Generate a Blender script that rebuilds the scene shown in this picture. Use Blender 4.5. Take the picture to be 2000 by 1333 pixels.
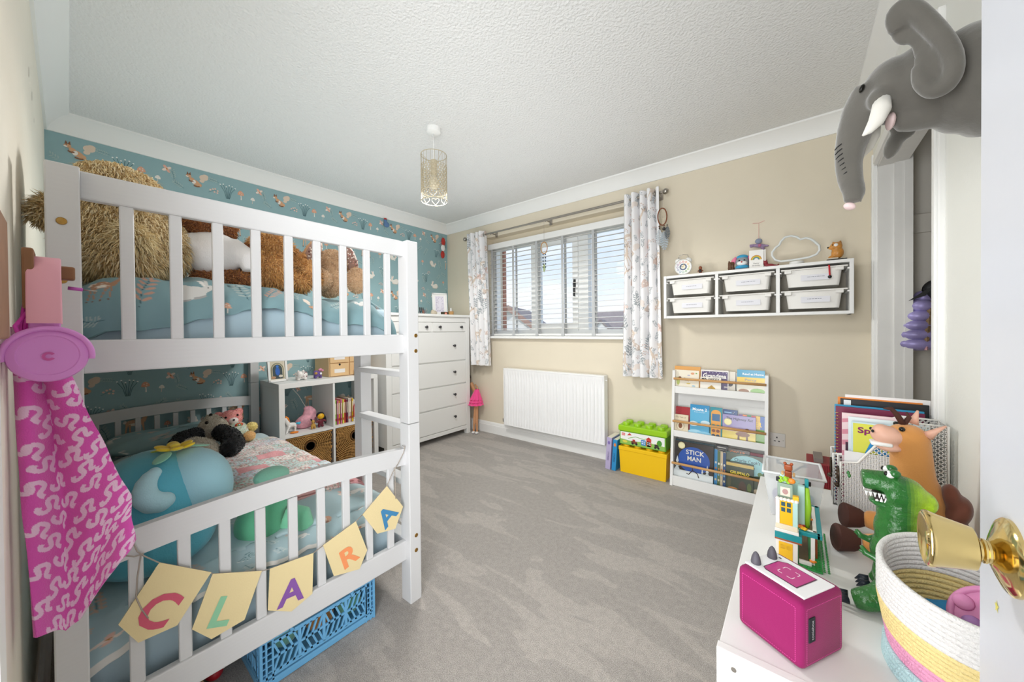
import bpy, bmesh, math, random
import numpy as np
from mathutils import Vector, Matrix, Euler, noise as mnoise
for _o in list(bpy.data.objects): bpy.data.objects.remove(_o)
S = bpy.context.scene
COL = S.collection
PI = math.pi
rnd = random.Random(7)
# ------------------------------------------------------------------ camera
F_PX, PX, PY = 695.4, 1000.0, 652.25
CAM = np.array([3.325, -2.903, 1.125])
def _rot(yaw, pitch, roll):
    f = np.array([-math.sin(yaw)*math.cos(pitch), math.cos(yaw)*math.cos(pitch), -math.sin(pitch)])
    r = np.array([math.cos(yaw), math.sin(yaw), 0.0]); d = np.cross(f, r)
    c, s = math.cos(roll), math.sin(roll)
    return np.array([c*r+s*d, -s*r+c*d, f])
CM = _rot(math.radians(38.723), math.radians(0.5457), math.radians(0.5498))
cd = bpy.data.cameras.new('camera'); cam = bpy.data.objects.new('camera', cd); COL.objects.link(cam)
cd.sensor_width = 36.0; cd.lens = F_PX/2000.0*36.0; cd.shift_y = -(666.5-PY)/2000.0; cd.clip_start = 0.02; cd.clip_end = 300
_m = Matrix.Identity(4)
for i in range(3):
    _m[i][0] = CM[0][i]; _m[i][1] = -CM[1][i]; _m[i][2] = -CM[2][i]; _m[i][3] = CAM[i]
cam.matrix_world = _m
S.camera = cam
def AT(u, v, ax, val):
    """a measured point of the photograph, on a known wall, floor or shelf plane"""
    d = CM.T @ np.array([(u-PX)/F_PX, (v-PY)/F_PX, 1.0]); i = 'xyz'.index(ax)
    return CAM + (val-CAM[i])/d[i]*d
# ------------------------------------------------------------------ exposure, sky, lights
S.view_settings.view_transform = 'Standard'; S.view_settings.look = 'None'
S.view_settings.gamma = 1.0; S.view_settings.use_curve_mapping = False
S.view_settings.exposure = 0.03
S.cycles.diffuse_bounces = 6; S.cycles.max_bounces = 12; S.cycles.transparent_max_bounces = 12
S.cycles.sample_clamp_indirect = 6.0
W = bpy.data.worlds.new('sky'); S.world = W; W.use_nodes = True
wn = W.node_tree.nodes; wl = W.node_tree.links; wn.clear()
_out = wn.new('ShaderNodeOutputWorld'); _bg = wn.new('ShaderNodeBackground')
_tc = wn.new('ShaderNodeTexCoord'); _sep = wn.new('ShaderNodeSeparateXYZ')
_rmp = wn.new('ShaderNodeValToRGB'); _ns = wn.new('ShaderNodeTexNoise'); _crm = wn.new('ShaderNodeValToRGB'); _mix = wn.new('ShaderNodeMixRGB')
_map = wn.new('ShaderNodeMapping'); _map.inputs['Scale'].default_value = (1, 1, 3.0)
wl.new(_tc.outputs['Generated'], _sep.inputs[0]); wl.new(_sep.outputs['Z'], _rmp.inputs[0])
_rmp.color_ramp.elements[0].position = 0.0; _rmp.color_ramp.elements[0].color = (0.84, 0.91, 1.0, 1)
_rmp.color_ramp.elements[1].position = 0.55; _rmp.color_ramp.elements[1].color = (0.30, 0.52, 0.95, 1)
wl.new(_tc.outputs['Generated'], _map.inputs[0]); wl.new(_map.outputs[0], _ns.inputs['Vector'])
_ns.inputs['Scale'].default_value = 3.2; _ns.inputs['Detail'].default_value = 6; _ns.inputs['Roughness'].default_value = 0.55
_crm.color_ramp.elements[0].position = 0.46; _crm.color_ramp.elements[0].color = (0, 0, 0, 1)
_crm.color_ramp.elements[1].position = 0.66; _crm.color_ramp.elements[1].color = (0.9, 0.9, 0.9, 1)
wl.new(_ns.outputs['Fac'], _crm.inputs[0]); wl.new(_crm.outputs[0], _mix.inputs[0]); wl.new(_rmp.outputs[0], _mix.inputs[1])
_mix.inputs[2].default_value = (0.95, 0.97, 1.0, 1)
wl.new(_mix.outputs[0], _bg.inputs[0]); _bg.inputs[1].default_value = 1.2; wl.new(_bg.outputs[0], _out.inputs[0])
def area(name, loc, aim, sx, sy, watts, col):
    l = bpy.data.lights.new(name, 'AREA'); l.shape = 'RECTANGLE'; l.size = sx; l.size_y = sy; l.energy = watts; l.color = col
    o = bpy.data.objects.new(name, l); COL.objects.link(o); o.location = loc
    o.rotation_euler = (Vector(aim)-Vector(loc)).to_track_quat('-Z', 'Y').to_euler(); return o
LC = (0.965, 0.985, 1.0)
area('camera_fill', (2.95, -2.75, 1.72), (0.3, -0.9, 2.0), 0.4, 0.4, 1.3, LC).data.spread = math.radians(80)  # added fill lamp beside the camera, aimed at the far upper walls
area('doorway_fill', (2.97, -3.09, 1.05), (2.3, -1.2, 1.1), 0.70, 1.9, 27.0, LC).data.spread = math.radians(130)  # added fill panel in the doorway, standing in for light from the landing
area('upward_fill', (1.30, -1.60, 1.66), (1.30, -1.60, 3), 2.4, 2.5, 8.0, LC)  # added fill panel in mid-room, facing up to brighten the ceiling
PENDANT_FILL_W = 60.0
sun = bpy.data.lights.new('sun', 'SUN'); sun.energy = 2.2; sun.angle = 0.03; sun.color = (1.0, 0.96, 0.9)
_so = bpy.data.objects.new('sun', sun); COL.objects.link(_so); _so.location = (0, -8, 9); _so.rotation_euler = Vector((0.25, 0.75, -0.75)).to_track_quat('-Z', 'Y').to_euler()
# ------------------------------------------------------------------ materials
def lin(c):
    if isinstance(c, str):
        c = c.lstrip('#'); c = [int(c[i:i+2], 16)/255.0 for i in (0, 2, 4)]
    return tuple(x/12.92 if x <= 0.04045 else ((x+0.055)/1.055)**2.4 for x in c[:3])
MATS = {}
def mat(name, col='#cccccc', rough=0.55, metal=0.0, bump=0.0, bscale=80.0, var=0.0, vscale=6.0, trans=0.0, alpha=1.0, sheen=0.0, coat=0.0, vcol=False, emit=0.0, spec=None, wave=None, ior=1.45):
    if name in MATS: return MATS[name]
    m = bpy.data.materials.new(name); m.use_nodes = True; nt = m.node_tree; N = nt.nodes; L = nt.links
    b = N['Principled BSDF']; c = lin(col)
    b.inputs['Base Color'].default_value = (*c, 1); b.inputs['Roughness'].default_value = rough; b.inputs['Metallic'].default_value = metal
    b.inputs['IOR'].default_value = ior
    if trans: b.inputs['Transmission Weight'].default_value = trans
    if alpha < 1: b.inputs['Alpha'].default_value = alpha
    if sheen: b.inputs['Sheen Weight'].default_value = sheen; b.inputs['Sheen Roughness'].default_value = 0.5
    if coat: b.inputs['Coat Weight'].default_value = coat; b.inputs['Coat Roughness'].default_value = 0.12
    if spec is not None: b.inputs['Specular IOR Level'].default_value = spec
    if emit: b.inputs['Emission Color'].default_value = (*c, 1); b.inputs['Emission Strength'].default_value = emit
    src = None
    if vcol:
        a = N.new('ShaderNodeVertexColor'); a.layer_name = 'Col'; src = a.outputs[0]
    tc = None
    if bump or var or wave: tc = N.new('ShaderNodeTexCoord')
    if var:
        n = N.new('ShaderNodeTexNoise'); n.inputs['Scale'].default_value = vscale; n.inputs['Detail'].default_value = 5
        L.new(tc.outputs['Object'], n.inputs['Vector'])
        r = N.new('ShaderNodeMapRange'); r.inputs['From Min'].default_value = 0.3; r.inputs['From Max'].default_value = 0.7
        r.inputs['To Min'].default_value = 1-var; r.inputs['To Max'].default_value = 1+var
        L.new(n.outputs['Fac'], r.inputs['Value'])
        mx = N.new('ShaderNodeVectorMath'); mx.operation = 'SCALE'
        if src: L.new(src, mx.inputs[0])
        else: mx.inputs[0].default_value = c
        L.new(r.outputs[0], mx.inputs['Scale']); src = mx.outputs[0]
    if src: L.new(src, b.inputs['Base Color'])
    if bump or wave:
        bp = N.new('ShaderNodeBump'); bp.inputs['Distance'].default_value = 0.01
        if wave:
            t = N.new('ShaderNodeTexWave'); t.wave_type = 'BANDS'; t.bands_direction = wave[0]; t.inputs['Scale'].default_value = wave[1]; bp.inputs['Strength'].default_value = wave[2]
            L.new(tc.outputs['Object'], t.inputs['Vector']); L.new(t.outputs['Fac'], bp.inputs['Height'])
        else:
            t = N.new('ShaderNodeTexNoise'); t.inputs['Scale'].default_value = bscale; t.inputs['Detail'].default_value = 3; bp.inputs['Strength'].default_value = bump
            L.new(tc.outputs['Object'], t.inputs['Vector']); L.new(t.outputs['Fac'], bp.inputs['Height'])
        L.new(bp.outputs[0], b.inputs['Normal'])
    MATS[name] = m; return m
# ------------------------------------------------------------------ mesh helpers
class MB:
    def __init__(s): s.v = []; s.f = []; s.c = []; s.col = '#ffffff'
    def add(s, vs, fs, col=None):
        o = len(s.v); s.v.extend([tuple(map(float, p)) for p in vs]); c = lin(col or s.col)
        for f in fs: s.f.append([i+o for i in f]); s.c.append(c)
        return s
    def box(s, c, d, rot=None, col=None, bev=0.0, seg=2):
        if bev > 0:
            bm = bmesh.new(); bmesh.ops.create_cube(bm, size=1.0)
            bmesh.ops.scale(bm, vec=d, verts=bm.verts)
            bmesh.ops.bevel(bm, geom=list(bm.edges), offset=min(bev, min(d)*0.49), segments=seg, affect='EDGES', profile=0.5)
            return s.bm(bm, Matrix.Translation(c) @ (Euler(rot).to_matrix().to_4x4() if rot else Matrix.Identity(4)), col)
        x, y, z = [k/2.0 for k in d]
        vs = [Vector((a*x, b*y, e*z)) for a in (-1, 1) for b in (-1, 1) for e in (-1, 1)]
        if rot:
            R = Euler(rot).to_matrix(); vs = [R @ p for p in vs]
        c = Vector(c)
        return s.add([p+c for p in vs], [(0,1,3,2),(4,6,7,5),(0,4,5,1),(2,3,7,6),(0,2,6,4),(1,5,7,3)], col)
    def b2(s, lo, hi, col=None, bev=0.0):
        return s.box([(a+b)/2 for a, b in zip(lo, hi)], [abs(b-a) for a, b in zip(lo, hi)], None, col, bev)
    def bm(s, bm, M=None, col=None):
        bm.verts.index_update(); vs = [(M @ v.co if M else v.co.copy()) for v in bm.verts]
        fs = [[v.index for v in f.verts] for f in bm.faces]; bm.free(); return s.add(vs, fs, col)
    def tube(s, pts, r, n=8, col=None, cap=True, closed=False):
        pts = [Vector(p) for p in pts]; k = len(pts); rs = r if isinstance(r, (list, tuple)) else [r]*k
        vs = []; fs = []; up = None
        for i, p in enumerate(pts):
            if closed: t = pts[(i+1) % k]-pts[i-1]
            else: t = pts[min(i+1, k-1)]-pts[max(i-1, 0)]
            if t.length < 1e-9: t = Vector((0, 0, 1))
            t.normalize()
            if up is None: up = Vector((0, 0, 1)) if abs(t.z) < 0.9 else Vector((1, 0, 0))
            a = t.cross(up)
            if a.length < 1e-6: a = t.orthogonal()
            a.normalize(); b = a.cross(t).normalized(); up = b
            rr = rs[i]; ra, rb = rr if isinstance(rr, (tuple, list)) else (rr, rr)
            for j in range(n):
                q = 2*PI*j/n; vs.append(p+a*math.cos(q)*ra+b*math.sin(q)*rb)
        for i in range(k if closed else k-1):
            i2 = (i+1) % k
            for j in range(n): fs.append((i*n+j, i*n+(j+1) % n, i2*n+(j+1) % n, i2*n+j))
        if cap and not closed: fs.append(list(range(n))[::-1]); fs.append([(k-1)*n+j for j in range(n)])
        return s.add(vs, fs, col)
    def lathe(s, prof, c=(0, 0, 0), n=20, axis=None, col=None):
        vs = []; fs = []; k = len(prof); M = Matrix.Identity(3)
        if axis is not None: M = Vector((0, 0, 1)).rotation_difference(Vector(axis)).to_matrix()
        c = Vector(c)
        for (r, z) in prof:
            for j in range(n):
                q = 2*PI*j/n; vs.append(M @ Vector((r*math.cos(q), r*math.sin(q), z))+c)
        for i in range(k-1):
            for j in range(n): fs.append((i*n+j, i*n+(j+1) % n, (i+1)*n+(j+1) % n, (i+1)*n+j))
        if prof[0][0] > 1e-5: fs.append(list(range(n))[::-1])
        if prof[-1][0] > 1e-5: fs.append([(k-1)*n+j for j in range(n)])
        return s.add(vs, fs, col)
    def ell(s, c, r, rot=None, n=16, m=10, col=None):
        R = Euler(rot).to_matrix() if rot else Matrix.Identity(3); c = Vector(c)
        if not isinstance(r, (tuple, list)): r = (r, r, r)
        vs = [c+R @ Vector((0, 0, -r[2]))]
        for i in range(1, m):
            a = -PI/2+PI*i/m
            for j in range(n):
                q = 2*PI*j/n; vs.append(c+R @ Vector((r[0]*math.cos(a)*math.cos(q), r[1]*math.cos(a)*math.sin(q), r[2]*math.sin(a))))
        vs.append(c+R @ Vector((0, 0, r[2]))); fs = []
        for j in range(n): fs.append((0, 1+(j+1) % n, 1+j))
        for i in range(m-2):
            for j in range(n): fs.append((1+i*n+j, 1+i*n+(j+1) % n, 1+(i+1)*n+(j+1) % n, 1+(i+1)*n+j))
        t = len(vs)-1
        for j in range(n): fs.append((t, 1+(m-2)*n+j, 1+(m-2)*n+(j+1) % n))
        return s.add(vs, fs, col)
    def prism(s, poly, o, ux, uy, t, col=None):
        """polygon in the plane o + a*ux + b*uy, thickness t along ux x uy"""
        ux = Vector(ux).normalized(); uy = Vector(uy).normalized(); o = Vector(o); n = ux.cross(uy)*t; k = len(poly)
        ar = sum(poly[i][0]*poly[(i+1) % k][1]-poly[(i+1) % k][0]*poly[i][1] for i in range(k))
        if ar < 0: poly = poly[::-1]
        vs = [o+ux*a+uy*b for a, b in poly]+[o+ux*a+uy*b+n for a, b in poly]
        fs = [list(range(k))[::-1], list(range(k, 2*k))]+[(i, (i+1) % k, k+(i+1) % k, k+i) for i in range(k)]
        return s.add(vs, fs, col)
    def grid(s, fn, nu, nv, col=None, wrap=False):
        vs = [fn(i/(nu-1.0) if not wrap else i/float(nu), j/(nv-1.0)) for j in range(nv) for i in range(nu)]
        fs = [(j*nu+i, j*nu+(i+1) % nu, (j+1)*nu+(i+1) % nu, (j+1)*nu+i) for j in range(nv-1) for i in range(nu if wrap else nu-1)]
        return s.add(vs, fs, col)
    def mesh(s, name, m, off=(0, 0, 0), smooth=False, vcol=False, auto=None):
        me = bpy.data.meshes.new(name)
        me.from_pydata([(a-off[0], b-off[1], c-off[2]) for a, b, c in s.v], [], s.f)
        if vcol:
            at = me.color_attributes.new('Col', 'FLOAT_COLOR', 'CORNER')
            arr = np.empty((len(me.loops), 4), np.float32); arr[:, 3] = 1; k = 0
            lens = np.array([len(f) for f in s.f]); arr[:, :3] = np.repeat(np.array(s.c, np.float32), lens, axis=0)
            at.data.foreach_set('color', arr.ravel())
        if smooth: me.polygons.foreach_set('use_smooth', [True]*len(me.polygons))
        for x in (m if isinstance(m, (list, tuple)) else [m]): me.materials.append(x)
        me.update()
        if smooth and auto is not None:
            try: me.set_sharp_from_angle(angle=math.radians(auto))
            except Exception: pass
        return me
def link(name, me, parent=None, loc=(0, 0, 0)):
    o = bpy.data.objects.new(name, me); COL.objects.link(o); o.location = loc
    if parent is not None: o.parent = parent
    return o
def wloc(o):
    v = Vector((0, 0, 0))
    while o is not None: v += o.location; o = o.parent
    return v
def thing(name, label, cat, loc=(0, 0, 0), rz=0.0, group=None):
    o = bpy.data.objects.new(name, None); COL.objects.link(o); o.location = loc; o.rotation_euler = (0, 0, rz); o.empty_display_size = 0.05
    return tag(o, label, cat, group)
def tag(o, label, cat, group=None):
    o['label'] = label; o['category'] = cat
    if group: o['group'] = group
    return o
def part(T, name, mb, m, world=True, smooth=False, vcol=False, auto=None, label=None):
    """a mesh under thing T; world=True: the shapes were given in room coordinates"""
    off = wloc(T) if world else (0, 0, 0)
    o = link(name, mb.mesh(name, m, off, smooth, vcol, auto), T)
    if label: o['label'] = label
    return o
def solo(name, mb, m, label, cat, base, group=None, smooth=False, vcol=False, auto=None):
    o = link(name, mb.mesh(name, m, base, smooth, vcol, auto), None, base); return tag(o, label, cat, group)
def struct(name, mb, m, parent=None, smooth=False, vcol=False, auto=None):
    o = link(name, mb.mesh(name, m, (0, 0, 0), smooth, vcol, auto), parent)
    if parent is None: o['kind'] = 'structure'
    return o
def kid(name, me, parent, loc=(0, 0, 0), rot=None):
    o = link(name, me, parent, loc)
    if rot: o.rotation_euler = rot
    return o
def copytree(o, parent=None, loc=None, rz=None):
    c = o.copy(); COL.objects.link(c); c.parent = parent
    if loc is not None: c.location = loc
    if rz is not None: c.rotation_euler = (0, 0, rz)
    for ch in list(o.children): copytree(ch, c)
    return c
def blob(ells, voxel=0.008, smooth=4):
    """one continuous surface grown around ellipsoids (c, r[, rot]) and limbs ('t', pts, radii)"""
    mb = MB()
    for e in ells:
        if isinstance(e[0], str): mb.tube(e[1], e[2], 12)
        else: mb.ell(e[0], e[1], e[2] if len(e) > 2 else None, 20, 12)
    me = mb.mesh('tmp', []); o = bpy.data.objects.new('tmp', me); COL.objects.link(o)
    r = o.modifiers.new('r', 'REMESH'); r.mode = 'VOXEL'; r.voxel_size = voxel
    if smooth: k = o.modifiers.new('s', 'SMOOTH'); k.iterations = smooth; k.factor = 0.6
    dg = bpy.context.evaluated_depsgraph_get(); ev = o.evaluated_get(dg)
    m2 = bpy.data.meshes.new_from_object(ev, depsgraph=dg)
    out = MB(); out.add([v.co for v in m2.vertices], [list(p.vertices) for p in m2.polygons])
    bpy.data.objects.remove(o); bpy.data.meshes.remove(me); bpy.data.meshes.remove(m2); return out
def fur(src, n, ln, wd, seed=1, droop=0.35, cols=('#c9a978',), curl=0.3):
    """short tapering tufts standing on a surface"""
    R = np.random.RandomState(seed); V = np.array(src.v); tri = []
    for f in src.f:
        for k in range(1, len(f)-1): tri.append((f[0], f[k], f[k+1]))
    tri = np.array(tri); a, b, c = V[tri[:, 0]], V[tri[:, 1]], V[tri[:, 2]]
    nr = np.cross(b-a, c-a); ar = np.linalg.norm(nr, axis=1)+1e-12; nr /= ar[:, None]
    idx = R.choice(len(tri), n, p=ar/ar.sum()); u = R.rand(n, 2); fl = u.sum(1) > 1; u[fl] = 1-u[fl]
    p = a[idx]+(b-a)[idx]*u[:, :1]+(c-a)[idx]*u[:, 1:]; nn = nr[idx]
    rv = R.randn(n, 3); t = np.cross(nn, rv); t /= np.linalg.norm(t, axis=1)[:, None]+1e-9
    g = np.array([0, 0, -1.0]); L = ln*(0.6+0.8*R.rand(n, 1))
    d = nn+curl*rv*0.6+g*droop*0.5; d /= np.linalg.norm(d, axis=1)[:, None]
    d2 = nn*0.5+curl*rv+g*droop*1.4; d2 /= np.linalg.norm(d2, axis=1)[:, None]
    w = wd*0.5; q = p-nn*ln*0.1; mid = q+d*L*0.55; tip = mid+d2*L*0.55
    vs = np.stack([q-t*w, q+t*w, mid-t*w*0.7, mid+t*w*0.7, tip], 1).reshape(-1, 3)
    out = MB(); out.v = [tuple(x) for x in vs]; cl = [lin(k) for k in cols]; ci = R.randint(0, len(cl), n)
    for i in range(n):
        o = i*5; out.f += [[o, o+1, o+3, o+2], [o+2, o+3, o+4]]; out.c += [cl[ci[i]]]*2
    return out
_TXT = {}
def text(mb, s, o, ux, uy, h, col='#222222', center=True, bold=0.0, shear=0.0, width=None, t=0.0008):
    """flat lettering in the plane o + a*ux + b*uy; h is the capital height"""
    k = (s, bold, shear)
    if k not in _TXT:
        cu = bpy.data.curves.new('t', 'FONT'); cu.body = s; cu.size = 1.0; cu.shear = shear; cu.offset = bold; cu.resolution_u = 3
        ob = bpy.data.objects.new('t', cu); COL.objects.link(ob); dg = bpy.context.evaluated_depsgraph_get()
        me = bpy.data.meshes.new_from_object(ob.evaluated_get(dg), depsgraph=dg)
        _TXT[k] = ([(v.co.x, v.co.y) for v in me.vertices], [list(p.vertices) for p in me.polygons])
        bpy.data.objects.remove(ob); bpy.data.curves.remove(cu); bpy.data.meshes.remove(me)
    vs, fs = _TXT[k]
    if not vs: return mb
    x0 = min(v[0] for v in vs); x1 = max(v[0] for v in vs); sc = h/0.73; sx = sc
    if width: sx = width/(x1-x0)
    ux = Vector(ux).normalized(); uy = Vector(uy).normalized(); o = Vector(o)+ux.cross(uy)*t; cx = (x0+x1)/2 if center else x0
    return mb.add([o+ux*(a-cx)*sx+uy*(b-(0.36 if center else 0))*sc for a, b in vs], fs, col)
def quad(mb, o, ux, uy, w, h, col, t=0.0005, x=0.0, y=0.0):
    ux = Vector(ux).normalized(); uy = Vector(uy).normalized(); o = Vector(o)+ux*x+uy*y+ux.cross(uy)*t
    return mb.add([o-ux*w/2-uy*h/2, o+ux*w/2-uy*h/2, o+ux*w/2+uy*h/2, o-ux*w/2+uy*h/2], [(0, 1, 2, 3)], col)
def flat(mb, poly, o, ux, uy, col, t=0.0006):
    ux = Vector(ux).normalized(); uy = Vector(uy).normalized(); o = Vector(o)+ux.cross(uy)*t
    k = len(poly); ar = sum(poly[i][0]*poly[(i+1) % k][1]-poly[(i+1) % k][0]*poly[i][1] for i in range(k))
    if ar < 0: poly = poly[::-1]
    return mb.add([o+ux*a+uy*b for a, b in poly], [list(range(k))], col)
# ------------------------------------------------------------------ printed motifs (2D polygons with a colour)
def E2(cx, cy, rx, ry, rot=0.0, n=14):
    c, s = math.cos(rot), math.sin(rot)
    return [(cx+rx*math.cos(a)*c-ry*math.sin(a)*s, cy+rx*math.cos(a)*s+ry*math.sin(a)*c) for a in [2*PI*i/n for i in range(n)]]
def ST(pts, w):
    L = []; Rr = []
    for i, p in enumerate(pts):
        a = pts[max(i-1, 0)]; b = pts[min(i+1, len(pts)-1)]; dx, dy = b[0]-a[0], b[1]-a[1]; d = math.hypot(dx, dy) or 1
        ww = w[i] if isinstance(w, (list, tuple)) else w
        L.append((p[0]-dy/d*ww/2, p[1]+dx/d*ww/2)); Rr.append((p[0]+dy/d*ww/2, p[1]-dx/d*ww/2))
    return L+Rr[::-1]
def m_squirrel(p):
    a, b, c, d = p
    return [(E2(.62, .72, .30, .24, .3), b), (E2(.72, .86, .20, .16, 0), b), (E2(.50, .42, .17, .14, .5), b), (E2(.08, .16, .30, .20, -.5), a), (E2(.28, .02, .20, .16), a), (E2(-.14, .36, .17, .14, -.5), a),
            (E2(-.35, .58, .17, .13, .1), a), (ST([(-.40, .68), (-.42, .90)], [.13, .02]), d), (ST([(-.28, .68), (-.24, .90)], [.13, .02]), d), (E2(-.02, .18, .12, .17, -.3), c), (E2(-.44, .53, .09, .06), c),
            (ST([(-.05, .22), (-.26, .18), (-.34, .26)], .08), d), (ST([(-.05, -.12), (.15, -.16), (.34, -.12)], .09), d), (E2(-.40, .60, .022, .03), '#2c2622')]
def m_rabbit(p):
    a, b, c, d = p
    return [(E2(.15, .0, .42, .26, .05), a), (E2(.30, .08, .26, .26), a), (E2(-.30, .14, .18, .15, -.2), a), (E2(-.16, .42, .07, .24, -.35), a), (E2(-.28, .42, .06, .24, -.05), a), (E2(-.16, .42, .035, .17, -.35), c), (E2(.56, -.04, .09, .08), b), (ST([(-.25, -.16), (-.05, -.24), (.1, -.24)], .08), b), (ST([(.15, -.24), (.45, -.24)], .07), b), (E2(-.34, .18, .022, .028), '#2c2622')]
def m_deer(p):
    a, b, c, d = p
    o = [(E2(.12, .12, .42, .20, .08), a), (ST([(-.22, .16), (-.40, .52), (-.44, .66)], [.26, .15, .13]), a), (E2(-.50, .70, .15, .10, -.35), a), (E2(-.36, .84, .05, .13, -.6), d), (E2(-.58, .86, .05, .12, .4), d), (E2(.10, .03, .3, .08, .05), c), (E2(.53, .22, .07, .10, .4), b)]
    for x, k in ((-.22, -.30), (-.12, .02), (.34, .30), (.44, .52)): o.append((ST([(x, .06), ((x+k)/2, -.25), (k, -.66)], [.12, .07, .05]), a)); o.append((E2(k, -.68, .05, .035), d))
    for q in range(5): o.append((E2(-.1+q*.12, .22+.03*math.sin(q*2), .022, .018), b))
    o.append((E2(-.53, .72, .02, .025), '#2c2622')); return o
def m_mush(p):
    a, b, c, d = p
    cap = [(-.34, 0), (-.30, .26), (-.14, .48), (.0, .54), (.14, .48), (.30, .26), (.34, 0), (.0, -.05)]
    return [(ST([(0, -.60), (.02, -.3), (0, .0)], [.13, .08, .10]), b), (cap, a), (E2(-.10, .25, .05, .05), b), (E2(.12, .32, .045, .045), b), (E2(.10, .12, .05, .04), b)]
def m_flower(p):
    a, b, c, d = p
    return [(E2(.24*math.cos(t), .24*math.sin(t), .25, .15, t), a if i % 2 else b) for i, t in enumerate([.4, .4+PI/2, .4+PI, .4+1.5*PI])]+[(E2(0, 0, .09, .09), d)]
def m_sprig(p):
    a, b = p[0], p[1]; o = [(ST([(0, -.6), (.06, 0), (-.04, .6)], .035), b)]
    for i in range(5):
        y = -.35+i*.22
        o.append((E2(.17, y+.10, .17, .055, .65), a)); o.append((E2(-.15, y+.06, .16, .05, PI-.65), a))
    o.append((E2(-.05, .66, .05, .15), a)); return o
def m_grass(p):
    a, b = p[0], p[1]; o = []
    for i in range(6):
        x = -.35+i*.14; o.append((ST([(x*.3, -.6), (x*.7, 0), (x*1.5, .5+.1*math.sin(i*2.3))], .03), a)); o.append((E2(x*1.5, .53+.1*math.sin(i*2.3), .05, .05), b))
    return o
def m_berries(p):
    a, b = p[0], p[1]; o = [(ST([(-.5, -.3), (0, .0), (.45, .1)], .03), b)]
    for x, y in ((-.3, .05), (-.05, .22), (.2, .3), (.12, -.12), (.45, .1), (.42, -.18)): o.append((E2(x, y, .10, .10), a))
    return o
MOT = {'squirrel': m_squirrel, 'rabbit': m_rabbit, 'deer': m_deer, 'mush': m_mush, 'flower': m_flower, 'sprig': m_sprig, 'grass': m_grass, 'berries': m_berries}
def place(kind, pal, x, y, sc, rot=0.0, flip=1):
    c, s = math.cos(rot), math.sin(rot)
    return [([(x+sc*(a*flip*c-b*s), y+sc*(a*flip*s+b*c)) for a, b in poly], col) for poly, col in MOT[kind](pal)]
def raster(U, V, base, prims):
    """colour of each surface point (U, V in metres) of a printed cloth"""
    out = np.empty((len(U), 3), np.float32); out[:] = base if isinstance(base, np.ndarray) else lin(base)
    for poly, col in prims:
        P = np.array(poly); x0, y0 = P.min(0); x1, y1 = P.max(0)
        k = np.nonzero((U >= x0) & (U <= x1) & (V >= y0) & (V <= y1))[0]
        if len(k) == 0: continue
        u, v = U[k], V[k]; ins = np.zeros(len(k), bool); n = len(P)
        for i in range(n):
            ax, ay = P[i]; bx, by = P[(i+1) % n]
            if ay == by: continue
            ins ^= ((ay > v) != (by > v)) & (u < (bx-ax)*(v-ay)/(by-ay)+ax)
        out[k[ins]] = lin(col)
    return out
def cloth(name, fn, nu, nv, m, T=None, tag_=None, uv=None, base='#ffffff', prims=(), solid=0.0, loc=(0, 0, 0), basefn=None):
    """grid surface fn(u,v)->xyz whose print is evaluated at uv(u,v) metres"""
    us = np.linspace(0, 1, nu); vs = np.linspace(0, 1, nv); UU, VV = np.meshgrid(us, vs); UU = UU.ravel(); VV = VV.ravel()
    P = np.array([fn(a, b) for a, b in zip(UU, VV)])-np.array(loc)
    if T is not None: P = P-np.array(wloc(T))+np.array(loc)
    me = bpy.data.meshes.new(name); fs = [(j*nu+i, j*nu+i+1, (j+1)*nu+i+1, (j+1)*nu+i) for j in range(nv-1) for i in range(nu-1)]
    me.from_pydata(P.tolist(), [], fs)
    q = np.array([uv(a, b) for a, b in zip(UU, VV)]) if uv else np.stack([UU, VV], 1)
    b0 = np.array([lin(basefn(a, b)) for a, b in q], np.float32) if basefn else base
    cl = raster(q[:, 0], q[:, 1], b0, prims); arr = np.ones((len(cl), 4), np.float32); arr[:, :3] = cl
    at = me.color_attributes.new('Col', 'FLOAT_COLOR', 'POINT'); at.data.foreach_set('color', arr.ravel())
    me.polygons.foreach_set('use_smooth', [True]*len(me.polygons)); me.materials.append(m); me.update()
    o = link(name, me, T, loc if T is None else (0, 0, 0))
    if solid:
        k = o.modifiers.new('thickness', 'SOLIDIFY'); k.thickness = solid; k.offset = -1
    if tag_: tag(o, *tag_)
    return o
# ================================================================== the room
H = 2.39; XD = 3.665; YC = -2.972
M_ceil = mat('textured_ceiling', '#e6e6e5', 0.85, bump=0.7, bscale=85)
M_beige = mat('beige_wall_paint', '#dfd5c1', 0.75, bump=0.05, bscale=140, var=0.02, vscale=3)
M_cream = mat('cream_wall_paint', '#ece6d8', 0.75, bump=0.06, bscale=120, var=0.02, vscale=3)
M_trim = mat('white_trim_paint', '#f0f0ee', 0.45)
M_blue = mat('teal_wallpaper', '#93b3b8', 0.7, bump=0.04, bscale=160)
M_white = mat('white_lacquer', '#ececea', 0.38)
M_bed = mat('white_painted_wood', '#d4d4d5', 0.42, wave=('Z', 30.0, 0.015))
M_pvc = mat('white_window_plastic', '#eef0f0', 0.35)
M_brass = mat('polished_brass', '#dcc484', 0.12, metal=1.0)
M_brassd = mat('aged_brass_screw', '#b08a4c', 0.35, metal=1.0)
M_dark = mat('black_plastic', '#1c1d20', 0.45)
M_steel = mat('brushed_steel', '#a9a39b', 0.28, metal=1.0)
M_vc = mat('printed_colours', '#ffffff', 0.55, vcol=True)
M_vcg = mat('glossy_colours', '#ffffff', 0.28, vcol=True, coat=0.2)
M_vcm = mat('matt_cloth_colours', '#ffffff', 0.85, vcol=True, bump=0.08, bscale=300, sheen=0.15)
M_glass = mat('window_glass', '#eef4f8', 0.02, alpha=0.07)
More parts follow.
